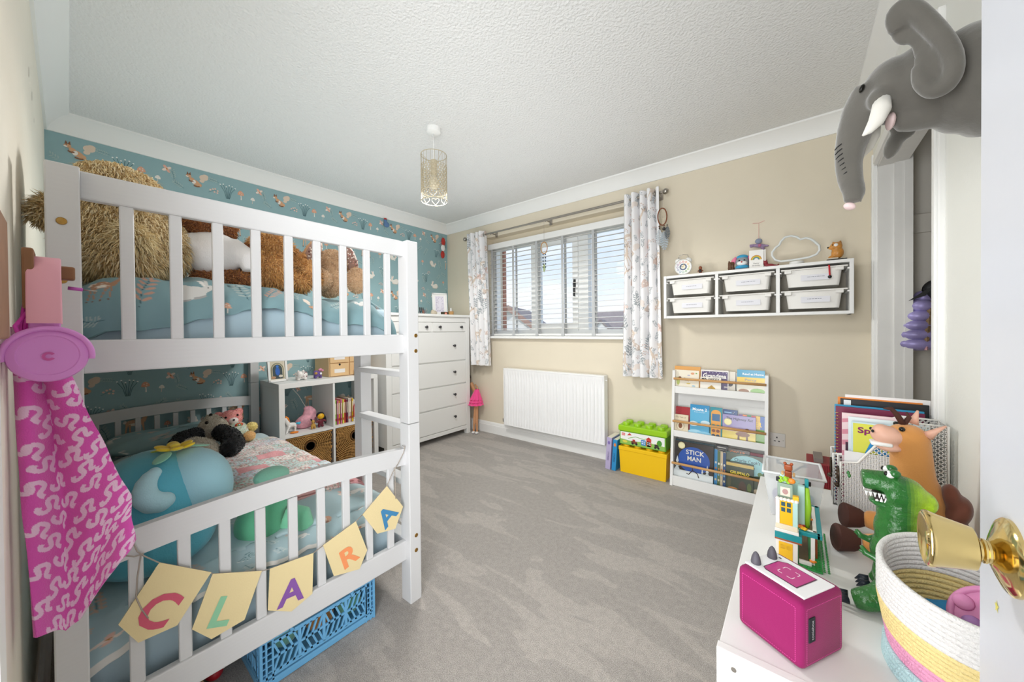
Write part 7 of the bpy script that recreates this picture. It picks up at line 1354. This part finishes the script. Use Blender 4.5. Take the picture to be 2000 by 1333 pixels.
for (a, bq) in ((T0[3], T0[2]), (T0[0], T0[1])):
    a, bq = Vector((*a, z1_-.018)), Vector((*bq, z1_-.018)); nrm = Vector((0, .006 if a.y > -1.44 else -.006, 0)); pts = [a.lerp(bq, .25+.5*i/14)+nrm+Vector((0, 0, .006*math.sin(i/14*2*PI*1.5)-.018*math.sin(PI*i/14))) for i in range(15)]
    part(cb, 'handle', MB().tube(pts, .0032, 8), M_dark, smooth=True)
    for t_ in (.25, .75): part(cb, 'handle_clip', MB().box(a.lerp(bq, t_)+nrm+Vector((0, 0, .004)), (.010, .006, .014), bev=.002), M_dark)
bits = [((3.29, -1.47), .026, '#c98a96', 'rose pink'), ((3.33, -1.45), .028, '#7fae9a', 'sea green'), ((3.345, -1.40), .024, '#8fb8d0', 'sky blue'), ((3.28, -1.41), .025, '#8a7fa8', 'lilac'), ((3.32, -1.395), .022, '#d9c39a', 'cream'), ((3.345, -1.475), .016, '#e08a4a', 'orange')]
for (x, y), r, c, nm in bits:
    solo('craft_pompom', paint(blob([((x, y, TZ+.006+r), r)], r*.25, 1), c), M_plush, nm+' craft pompom inside the clear box', 'pompom', (x, y, TZ+.005), 'pompoms in the clear box', smooth=True, vcol=True)
# ---- red barn toy behind
bn = thing('toy_barn', 'dark red toy barn with corrugated roof standing on the carpet by the far wall', 'toy barn', (3.42, -.24, 0)); bm_ = MB(); w0, w1 = 3.365, 3.480
part(bn, 'base', MB().b2((w0-.01, -.33, 0), (w1+.01, -.13, .24), bev=.004), mat('tan_card', '#c9a97d', .7)); M_barn = mat('barn_red', '#9b3038', .55)
part(bn, 'wall', MB().b2((w0, -.32, .24), (w1, -.14, .37), bev=.002), M_barn)
for i in range(12): part(bn, 'plank', MB().b2((w0+.002+i*.0095, -.325, .245), (w0+.009+i*.0095, -.319, .368), bev=.001), M_barn)
part(bn, 'roof', MB().b2((w0+.03, -.30, .37), (w0+.07, -.16, .395), bev=.002), mat('barn_grey', '#8d8580', .6))
# ---- magazine holders
M_mesh = mat('white_wire_mesh', '#e9e8e4', .45)
def mesh_panel(mb, poly, o, ux, uy, step=.0085, r=.0011):
    """criss-cross wires clipped to a polygon, framed by a thicker rim"""
    ux = Vector(ux); uy = Vector(uy); o = Vector(o); n = ux.cross(uy)
    for sgn in (1, -1):
        d = Vector((1, sgn)).normalized(); q = Vector((-d.y, d.x)); pr = [Vector(p).dot(q) for p in poly]; c = min(pr)+step/2
        while c < max(pr):
            hits = []
            for i in range(len(poly)):
                a, b = Vector(poly[i]), Vector(poly[(i+1) % len(poly)]); fa, fb = a.dot(q)-c, b.dot(q)-c
                if fa*fb < 0: hits.append((a+(b-a)*fa/(fa-fb)).dot(d))
            hits.sort()
            for i in range(0, len(hits)-1, 2):
                A = q*c+d*hits[i]; Bv = q*c+d*hits[i+1]; A = o+ux*A.x+uy*A.y; Bv = o+ux*Bv.x+uy*Bv.y; t = (Bv-A).normalized(); s = t.cross(n)*r
                mb.add([A-s-n*r*.4, A+s-n*r*.4, Bv+s-n*r*.4, Bv-s-n*r*.4, A-s+n*r*.4, A+s+n*r*.4, Bv+s+n*r*.4, Bv-s+n*r*.4], [(0, 1, 2, 3), (7, 6, 5, 4), (0, 4, 5, 1), (2, 6, 7, 3)])
            c += step
    return mb
def rim_(poly, o, ux, uy, r=.0035): ux = Vector(ux); uy = Vector(uy); o = Vector(o); return MB().tube([o+ux*a+uy*b for a, b in poly], r, 6, closed=True)
def holder(label, yf, x0, x1, dep):
    T = thing('magazine_holder', label, 'magazine holder', ((x0+x1)/2, yf+dep/2, TZ), group='mesh magazine holders on the cabinet'); L = x1-x0
    side = [(0, .002), (L, .002), (L, .318), (L*.68, .318), (L*.55, .305), (L*.18, .178), (0, .172)]
    for y in (yf, yf+dep):
        s_ = part(T, 'side', mesh_panel(MB(), side, (x0, y, TZ), (1, 0, 0), (0, 0, 1)), M_mesh); s_['kind'] = 'stuff'; part(T, 'rim', rim_(side, (x0, y, TZ), (1, 0, 0), (0, 0, 1)), M_mesh, smooth=True)
    fr = [(0, .002), (dep, .002), (dep, .172), (0, .172)]; s_ = part(T, 'front', mesh_panel(MB(), fr, (x0, yf, TZ), (0, 1, 0), (0, 0, 1)), M_mesh); s_['kind'] = 'stuff'
    s_ = part(T, 'back', mesh_panel(MB(), [(0, .002), (dep, .002), (dep, .318), (0, .318)], (x1, yf, TZ), (0, 1, 0), (0, 0, 1)), M_mesh); s_['kind'] = 'stuff'
    part(T, 'label_holder', MB().tube([(x0-.003, yf+dep*.3, TZ+.14), (x0-.003, yf+dep*.3, TZ+.10), (x0-.003, yf+dep*.7, TZ+.10), (x0-.003, yf+dep*.7, TZ+.14)], .003, 6, closed=True).ell((x0-.005, yf+dep*.5, TZ+.085), .008, None, 8, 6), mat('dark_bronze', '#4a3c30', .4, metal=.6), smooth=True)
    return T
holder('white mesh magazine holder in front, nearest the plush horse', -1.392, 3.430, 3.648, .082); holder('white mesh magazine holder behind, nearest the far wall', -1.302, 3.418, 3.648, .082)
def sheet(name, label, x0, x1, y, zt, t, col, draw=None, cat='book', lean=0.0, zb=.006):
    T = thing(name, label, cat, ((x0+x1)/2, y, TZ+zb), group='papers in the magazine holders'); h = zt-TZ-zb; w_ = x1-x0; o = Vector((-w_/2, t/2, 0)); ux = Vector((1, 0, 0)); uy = Vector((lean, 0, 1)).normalized()
    part(T, 'cover', MB().prism([(0, 0), (w_, 0), (w_, h), (0, h)], o, ux, uy, t*.25).prism([(0, 0), (w_, 0), (w_, h), (0, h)], o-Vector((0, t*.75, 0)), ux, uy, t*.25), mat('cover_'+col, col, .4), False); part(T, 'pages', MB().prism([(.002, .002), (w_-.003, .002), (w_-.003, h-.002), (.002, h-.002)], o-Vector((0, t*.24, 0)), ux, uy, t*.52), mat('page_edge', '#e9e2d2', .85), False)
    if draw: e = MB(); draw(e, o-Vector((0, t, 0)), ux, uy, w_, h); part(T, 'cover_print', e, M_vcg, False, vcol=True)
    return T
sheet('activity_folder', 'white sheaf of paper at the back of the magazine holders', 3.446, 3.640, -1.228, .893, .008, '#efeeee', None, 'papers', .02)
sheet('activity_folder', 'black document folder with a white corner', 3.440, 3.642, -1.242, .880, .006, '#2a2c30', lambda e, o, ux, uy, w, h: Rc(e, o, ux, uy, .008, .026, h*.5, h*.99, '#e6e8ea'), 'folder')
sheet('activity_folder', 'orange cardboard folder behind the black one', 3.434, 3.63, -1.234, .884, .004, '#e88a3a', None, 'folder')
sheet('activity_folder', 'bright blue folder behind the spiral notebook', 3.424, 3.628, -1.262, .862, .006, '#3a9cc9', None, 'folder')
sp_n = sheet('spiral_notebook', 'maroon spiral notebook with a gold coil', 3.426, 3.626, -1.278, .858, .010, '#7a2a4a', None, 'notebook'); spr = MB()
for k in range(24): spr.tube([Vector((-.096+.006*math.cos(a), -.002-.007*math.sin(a), .06+k*.0105)) for a in [2*PI*i/10 for i in range(10)]], .0011, 4, closed=True)
part(sp_n, 'spiral_coil', spr, M_brass, False, smooth=True)['kind'] = 'stuff'
def stripe(e, o, ux, uy, w, h):
    for k in range(9): flat(e, [(0, h*k/9), (0, h*(k+.45)/9), (w, h*(k+.45)/9+.03), (w, h*k/9+.03)] if k < 8 else [(0, h*.9), (0, h*.94), (w*.4, h*.98), (w*.4, h*.95)], o, ux, uy, '#d98fa0', .0005)
    Rc(e, o, ux, uy, .008, .03, h*.35, h*.7, '#4a2a3f', .0009)
sheet('exercise_book', 'pink striped exercise book in the front magazine holder', 3.438, 3.60, -1.325, .846, .008, '#ecd3d6', stripe)
sheet('plastic_wallet', 'white paper wallet in the front magazine holder', 3.452, 3.625, -1.338, .838, .006, '#e6eef0', None, 'papers')
def abc(e, o, ux, uy, w, h):
    Rc(e, o, ux, uy, 0, w, 0, h, '#cfe4ea'); Rc(e, o, ux, uy, .003, w-.003, h*.45, h*.985, '#dfe05a', .0007); flat(e, E2(w*.2, h*.48, .04, .03), o, ux, uy, '#7fbf6a', .0009); flat(e, E2(w*.30, h*.42, .022, .018), o, ux, uy, '#a9a9b0', .0011); TX(e, o, ux, uy, 'Springtime', w*.48, h-.024, .018, '#8a2a6a', w*.80, .03, .0016); TX(e, o, ux, uy, 'ABC', w*.48, h-.072, .046, '#2f8fd0', w*.62, .05, .0016); flat(e, E2(w*.55, h*.55, .05, .010), o, ux, uy, '#e0613a', .0012)
sheet('abc_book', 'yellow and blue alphabet activity book at the front of the holder', 3.458, 3.625, -1.358, .828, .005, '#bfd9e2', abc)
sheet('plain_folder', 'plain white folder low in the front magazine holder', 3.440, 3.56, -1.372, .735, .004, '#f0f0f2', None, 'papers')
# ---- plush horse
hz = thing('plush_horse', 'tan plush horse with brown hooves sitting before the magazine holders', 'soft toy', (3.56, -1.56, TZ)); M_tan = mat('tan_plush', '#cf8f4c', .9, bump=.10, bscale=260, sheen=.3); M_hoof = mat('dark_brown_felt', '#4a2a22', .8); M_muz = mat('pale_pink_vinyl', '#dfae98', .5)
part(hz, 'body', blob([((3.578, -1.555, TZ+.080), (.062, .070, .080)), ((3.565, -1.558, TZ+.155), (.048, .052, .070)), ('t', [(3.560, -1.56, TZ+.15), (3.552, -1.565, TZ+.22), (3.548, -1.57, TZ+.285), (3.543, -1.575, TZ+.318)], [.052, .041, .038, .040]), ((3.540, -1.578, TZ+.315), (.040, .038, .034)), ('t', [(3.56, -1.60, TZ+.045), (3.51, -1.625, TZ+.045), (3.455, -1.62, TZ+.035)], [.036, .032, .022]), ('t', [(3.56, -1.52, TZ+.045), (3.52, -1.50, TZ+.05), (3.472, -1.49, TZ+.05)], [.034, .032, .024])], .008, 4), M_tan, smooth=True)
part(hz, 'muzzle', blob([((3.506, -1.590, TZ+.316), (.034, .030, .024)), ((3.494, -1.592, TZ+.322), (.020, .026, .022)), ((3.508, -1.590, TZ+.286), (.026, .024, .011))], .005, 3), M_muz, smooth=True)
part(hz, 'mouth', MB().box((3.492, -1.598, TZ+.2955), (.040, .036, .010), bev=.004), M_white, smooth=True, auto=50)
for y in (-1.606, -1.575): part(hz, 'nostril', MB().ell((3.476, y, TZ+.326), (.003, .005, .004), None, 8, 6), M_dark, smooth=True)
beads(hz, 'eye', [(3.527, -1.612, TZ+.340), (3.527, -1.545, TZ+.340)], .006)
part(hz, 'ear', MB().tube([(3.572, -1.59, TZ+.325), (3.585, -1.592, TZ+.340), (3.602, -1.594, TZ+.356)], [(.008, .012), (.014, .006), (.003, .002)], 10), M_muz, smooth=True); part(hz, 'ear', MB().tube([(3.555, -1.55, TZ+.345), (3.56, -1.548, TZ+.362), (3.565, -1.546, TZ+.38)], [(.008, .012), (.014, .006), (.003, .002)], 10), M_muz, smooth=True)
part(hz, 'mane', MB().tube([(3.535, -1.578, TZ+.345), (3.522, -1.58, TZ+.372), (3.512, -1.585, TZ+.385), (3.498, -1.59, TZ+.384)], [.007, .006, .005, .002], 8).tube([(3.535, -1.578, TZ+.345), (3.545, -1.575, TZ+.365), (3.540, -1.578, TZ+.378)], [.006, .005, .002], 8), M_hoof, smooth=True)
for p in ((3.430, -1.622, TZ+.034), (3.455, -1.488, TZ+.046)): part(hz, 'hoof', MB().lathe([(0, -.018), (.020, -.018), (.026, -.008), (.033, .018), (.034, .026), (.030, .030), (0, .029)], p, 20, (-1, -.25, .1)), M_hoof, smooth=True, auto=50)
part(hz, 'hoof', MB().lathe([(0, 0), (.026, 0), (.028, .02), (.022, .05), (.018, .075), (0, .075)], (3.485, -1.735, TZ+.026), 18, (.5, .8, .12)), M_hoof, smooth=True, auto=50)
part(hz, 'saddle', blob([((3.622, -1.575, TZ+.150), (.022, .045, .040), (0, .35, 0)), ((3.612, -1.58, TZ+.185), (.016, .03, .03)), ((3.630, -1.585, TZ+.10), (.016, .04, .03))], .006, 3), mat('brown_suede', '#6b3a2a', .85, sheen=.3), smooth=True)
# ---- green dinosaur
dn = thing('toy_dinosaur', 'glossy green toy dinosaur with small arms standing behind the rope basket', 'toy', (3.49, -1.81, TZ)); dy = -1.815
DGc, LG = '#2a6a2c', '#a3c92a'
bd = blob([((3.490, dy, TZ+.165), (.038, .038, .050)), ((3.492, dy, TZ+.115), (.046, .044, .052)), ((3.494, dy, TZ+.065), (.044, .046, .050)), ('t', [(3.490, dy, TZ+.19), (3.492, dy, TZ+.225)], [.034, .036]), ((3.498, dy, TZ+.245), (.034, .036, .036)), ('t', [(3.49, dy, TZ+.262), (3.46, dy, TZ+.264), (3.434, dy, TZ+.262)], [(.030, .024), (.028, .021), (.024, .020)]), ((3.530, dy, TZ+.235), (.016, .022, .022)), ((3.484, dy-.028, TZ+.245), (.018, .010, .018)),
            ('t', [(3.49, dy-.02, TZ+.06), (3.458, dy-.045, TZ+.034), (3.430, dy-.055, TZ+.024), (3.415, dy-.056, TZ+.020)], [.030, .026, .022, .017]), ('t', [(3.49, dy+.03, TZ+.06), (3.475, dy+.035, TZ+.035), (3.462, dy+.035, TZ+.02)], [.028, .024, .020])], .005, 3)
nv = np.array(bd.v); cols = []
for f in bd.f:
    p = nv[f].mean(0); t_ = min(1, max(0, (p[0]-3.498)/.026))*min(1, max(0, (p[2]-TZ-.03)/.05)); a_, b_ = lin(DGc), lin(LG); n_ = .5+.5*mnoise.noise(Vector(p*90)); cols.append(tuple((a_[i]*(1-t_)+b_[i]*t_)*(.8+.4*n_) for i in range(3)))
bd.c = cols; part(dn, 'body', bd, mat('green_vinyl', '#ffffff', .22, vcol=True, coat=.3, bump=.35, bscale=130), smooth=True, vcol=True)
part(dn, 'jaw', MB().tube([(3.500, dy, TZ+.228), (3.475, dy, TZ+.218), (3.455, dy, TZ+.219), (3.447, dy, TZ+.222)], [(.030, .012), (.027, .010), (.021, .007), (.012, .004)], 16), mat('dark_green_vinyl', '#2a6a30', .22, coat=.3), smooth=True)
part(dn, 'mouth', MB().box((3.474, dy, TZ+.232), (.044, .042, .010), bev=.003), mat('mouth_dark', '#2a1a1c', .6))
for s in (-1, 1):
    for k in range(9): part(dn, 'tooth', MB().tube([(3.440+k*.0065, dy+s*(.018+.0008*k), TZ+.243), (3.440+k*.0065, dy+s*(.0185+.0008*k), TZ+.233)], [.0032, .0006], 6), M_white)
    for k in range(6): part(dn, 'tooth', MB().tube([(3.456+k*.0065, dy+s*(.019+.0008*k), TZ+.226), (3.456+k*.0065, dy+s*(.0195+.0008*k), TZ+.236)], [.003, .0006], 6), M_white)
    part(dn, 'eye', MB().ell((3.476, dy+s*.017, TZ+.286), (.008, .007, .008), None, 12, 8), M_white, smooth=True); part(dn, 'pupil', MB().ell((3.470, dy+s*.018, TZ+.287), (.004, .004, .005), None, 10, 6), M_blk, smooth=True); part(dn, 'brow', MB().ell((3.482, dy+s*.017, TZ+.289), (.010, .009, .008), None, 12, 8), mat('dark_green_vinyl', '#2a6a30', .22, coat=.3), smooth=True)
    part(dn, 'nostril', MB().ell((3.414, dy+s*.009, TZ+.266), (.003, .005, .005), None, 8, 6), mat('dark_green_vinyl', '#2a6a30', .22, coat=.3), smooth=True)
    part(dn, 'arm', MB().tube([(3.475, dy+s*.036, TZ+.13), (3.452, dy+s*.044, TZ+.112), (3.436, dy+s*.040, TZ+.118), (3.430, dy+s*.038, TZ+.130)], [.010, .008, .0065, .003], 10).tube([(3.436, dy+s*.040, TZ+.118), (3.427, dy+s*.044, TZ+.122)], [.005, .002], 8), mat('dark_green_vinyl', '#2a6a30', .22, coat=.3), smooth=True)
    fx, fy = (3.408, dy-.056) if s < 0 else (3.450, dy+.035)
    for k in (-1, 0, 1): part(dn, 'claw', MB().tube([(fx, fy+k*.011, TZ+.020), (fx-.012, fy+k*.014, TZ+.019), (fx-.022, fy+k*.015, TZ+.010)], [.008, .006, .001], 8), mat('navy_claw', '#1f2733', .35), smooth=True)
# ---- rope basket
bk = thing('rope_basket', 'coiled rope basket striped white yellow pink and blue', 'basket', (3.548, -1.985, TZ)); bc = Vector((3.542, -1.985, 0)); M_r = {k: mat('rope_'+k, c, .9, bump=.5, bscale=330) for k, c in (('white', '#eceae8'), ('yellow', '#f1dc9a'), ('pink', '#eaa3c4'), ('blue', '#bfe0e4'))}
n_c = 22
for i in range(n_c):
    f = i/(n_c-1.0); z = TZ+.0045+f*.172; key = 'blue' if f < .15 else 'pink' if f < .36 else 'yellow' if f < .63 else 'white'; rx = .094+.020*min(1, f*1.6)+(.012 if f < .15 else 0)*(1-f/.15*.5); ry_ = rx*1.06
    part(bk, 'rope_coil', MB().tube([(bc.x+rx*.88*math.cos(a), bc.y+ry_*math.sin(a)+.0, z+.012*f*math.sin(a)) for a in [2*PI*k/56 for k in range(56)]], .0050, 8, closed=True), M_r[key], smooth=True)
part(bk, 'base', MB().lathe([(0, 0), (.088, 0), (.088, .006), (0, .006)], (bc.x, bc.y, TZ+.001), 36), M_r['blue'])
pi_ = thing('bubble_toy', 'pink round silicone bubble toy inside the rope basket', 'fidget toy', (3.575, -2.005, TZ+.10)); c_ = Vector((3.572, -2.005, TZ+.125)); axn = Vector((-.35, -.75, .55)).normalized(); Mx = Vector((0, 0, 1)).rotation_difference(axn).to_matrix(); M_pop = mat('pink_silicone', '#e08fbf', .5); M_pop2 = mat('purple_silicone', '#a87ab5', .5)
part(pi_, 'rim', MB().tube([c_+Mx @ Vector((.052*math.cos(a), .052*math.sin(a), 0)) for a in [2*PI*k/36 for k in range(36)]], .005, 8, closed=True), M_pop, smooth=True); part(pi_, 'plate', MB().lathe([(0, -.002), (.052, -.002), (.052, .002), (0, .002)], c_, 36, axn), M_pop)
for i in range(-1, 2):
    for j in range(-1, 2):
        q = c_+Mx @ Vector((i*.030, j*.030, .003)); part(pi_, 'bubble', MB().lathe([(.0125, 0), (.0115, .004), (.007, .007), (0, .008)], q, 16, axn), M_pop2 if j < 1 else M_pop, smooth=True)
solo('blue_cloth', blob([((3.515, -1.955, TZ+.075), (.045, .045, .03)), ((3.545, -1.94, TZ+.085), (.04, .03, .025)), ((3.55, -2.01, TZ+.04), (.06, .06, .03))], .008, 2), mat('blue_felt2', '#2f86b8', .9, bump=.3, bscale=60), 'bright blue cloth bundled inside the rope basket', 'cloth', (3.53, -1.97, TZ+.012), smooth=True)
# ================================================================== elephant head on the right wall
el = thing('plush_elephant', 'grey plush elephant head with white tusks mounted on the right wall', 'soft toy', (XD, -1.72, 1.63)); EY = -1.72
M_el = mat('grey_velour', '#615e58', .85, bump=.10, bscale=90, sheen=.55, var=.10, vscale=12)
part(el, 'head', blob([((3.628, EY, 1.632), (.055, .112, .112)), ((3.600, EY, 1.640), (.062, .105, .102)), ((3.545, EY, 1.662), (.075, .092, .078)), ((3.492, EY, 1.662), (.052, .074, .068)), ('t', [(3.47, EY, 1.665), (3.446, EY, 1.630), (3.432, EY, 1.590), (3.4235, EY, 1.548), (3.4215, EY, 1.510), (3.426, EY, 1.472), (3.432, EY, 1.445), (3.428, EY, 1.424)], [.052, .042, .034, .0285, .0255, .0235, .021, .0165]), ('t', [(3.56, EY, 1.600), (3.52, EY, 1.592), (3.497, EY, 1.585)], [.045, .032, .018]), ((3.466, EY-.056, 1.628), (.021, .020, .024)), ((3.466, EY+.056, 1.628), (.021, .020, .024))], .006, 5), M_el, smooth=True)
for s in (-1, 1):
    part(el, 'tusk', MB().tube([(3.470, EY+s*.060, 1.622), (3.468, EY+s*.068, 1.598), (3.459, EY+s*.075, 1.572), (3.447, EY+s*.079, 1.555), (3.438, EY+s*.081, 1.547)], [.0145, .0165, .0135, .008, .002], 14), mat('ivory_velour', '#e6e3dc', .85, sheen=.3), smooth=True)
    part(el, 'eye', MB().ell((3.440, EY+s*.046, 1.668), (.0045, .006, .009), (0, .35, 0), 12, 8), M_blk, smooth=True)
def ea(u, v, d): return tuple(AT(u, v, 'y', EY-d))
def cr(P, R, k=5):
    P = [Vector(p) for p in P]; o = []; r = []
    for i in range(len(P)-1):
        a, b, c, d = P[max(i-1, 0)], P[i], P[i+1], P[min(i+2, len(P)-1)]
        for j in range(k): t = j/k; o.append(.5*(2*b+(c-a)*t+(2*a-5*b+4*c-d)*t*t+(3*b-a-3*c+d)*t**3)); r.append(R[i]+(R[i+1]-R[i])*t)
    return ('t', o+[P[-1]], r+[R[-1]])
part(el, 'ear', blob([cr([ea(1752, 62, .105), ea(1747, 35, .112), ea(1760, 16, .116), ea(1783, 20, .118), ea(1808, 40, .120), ea(1835, 68, .122), ea(1857, 100, .122), ea(1863, 135, .118), ea(1850, 165, .110), ea(1824, 177, .104), ea(1800, 160, .100), ea(1793, 130, .098)], [.012, .015, .017, .0175, .017, .016, .015, .015, .015, .015, .014, .010]), (ea(1828, 120, .100), (.028, .014, .055), (0, -.2, 0)), (ea(1822, 145, .098), (.026, .014, .040)), (ea(1815, 100, .098), (.020, .012, .055), (0, -.3, 0)), (ea(1795, 70, .098), (.018, .012, .040), (0, -.5, 0)), (ea(1765, 62, .092), (.018, .014, .030), (0, -.3, 0)), (ea(1775, 45, .10), (.018, .012, .030), (0, -.6, 0))], .0042, 4), M_el, smooth=True)
part(el, 'ear', blob([((3.512, EY+.105, 1.578), (.016, .020, .036), (0, .3, 0)), ((3.53, EY+.10, 1.64), (.03, .018, .06))], .005, 4), M_el, smooth=True)
part(el, 'trunk_tip', MB().ell((3.4235, EY, 1.4165), (.012, .013, .0085), (0, .5, 0), 14, 8), mat('pale_pink_velour', '#e6cdcd', .85), smooth=True); part(el, 'lip', MB().ell((3.490, EY-.012, 1.590), (.008, .03, .016), None, 12, 8), mat('pale_pink_velour', '#e6cdcd', .85), smooth=True)
for k in range(7):
    z = 1.556-k*.0115; xx = 3.4235+.0009*k*k*.2; r_ = .029-.0008*k
    part(el, 'stitch', MB().tube([(xx-r_*.93, EY-.010, z), (xx-r_*.80, EY-.018, z+.003), (xx-r_*.55, EY-.0245, z+.006)], .0011, 5), M_dark)
# ================================================================== clothes in the cupboard
jk = thing('puffer_jacket', 'shiny purple and teal puffer jacket hanging in the cupboard', 'jacket', (3.85, -.12, .98)); M_puf = mat('iridescent_nylon', '#9a90c4', .35, metal=.15, var=.35, vscale=9)
jp = [AT(1798, 598, 'y', -.14), AT(1792, 618, 'y', -.14), AT(1790, 636, 'y', -.14), AT(1789, 654, 'y', -.14), AT(1790, 672, 'y', -.14)]
for i, p in enumerate(jp): part(jk, 'quilted_panel', MB().ell(p, (.050+.008*i, .06, .036), None, 18, 10), M_puf, smooth=True)
part(jk, 'hood', MB().ell(Vector(jp[0])+Vector((.01, .02, .045)), (.035, .05, .035), None, 14, 8), M_puf, smooth=True)
sc2 = thing('checked_scarf', 'brown checked scarf hanging next to the puffer jacket', 'scarf', (3.93, -.13, 1.0)); part(sc2, 'length', MB().tube([AT(1816, 590, 'y', -.16), AT(1812, 630, 'y', -.17), AT(1808, 668, 'y', -.17)], [(.022, .012)]*3, 8), mat('brown_check', '#7d664c', .9, var=.5, vscale=70)); part(sc2, 'fringe', MB().tube([AT(1808, 668, 'y', -.17), AT(1808, 684, 'y', -.17)], [(.022, .010), (.026, .006)], 8), mat('pink_spotted', '#c99aa0', .9, var=.4, vscale=80))
hb_ = thing('black_cap', 'black cap hung on the cupboard hook rail', 'hat', (3.93, -.12, 1.28)); p = Vector(AT(1822, 566, 'y', -.16)); part(hb_, 'crown', MB().ell(p+Vector((.02, .02, 0)), (.055, .05, .055), None, 18, 10), M_dark, smooth=True); part(hb_, 'brim', MB().prism([(-.03, -.02), (-.09, -.045), (.0, .035)], p+Vector((0, -.03, -.01)), (1, 0, 0), (0, 0, 1), .006), M_dark)
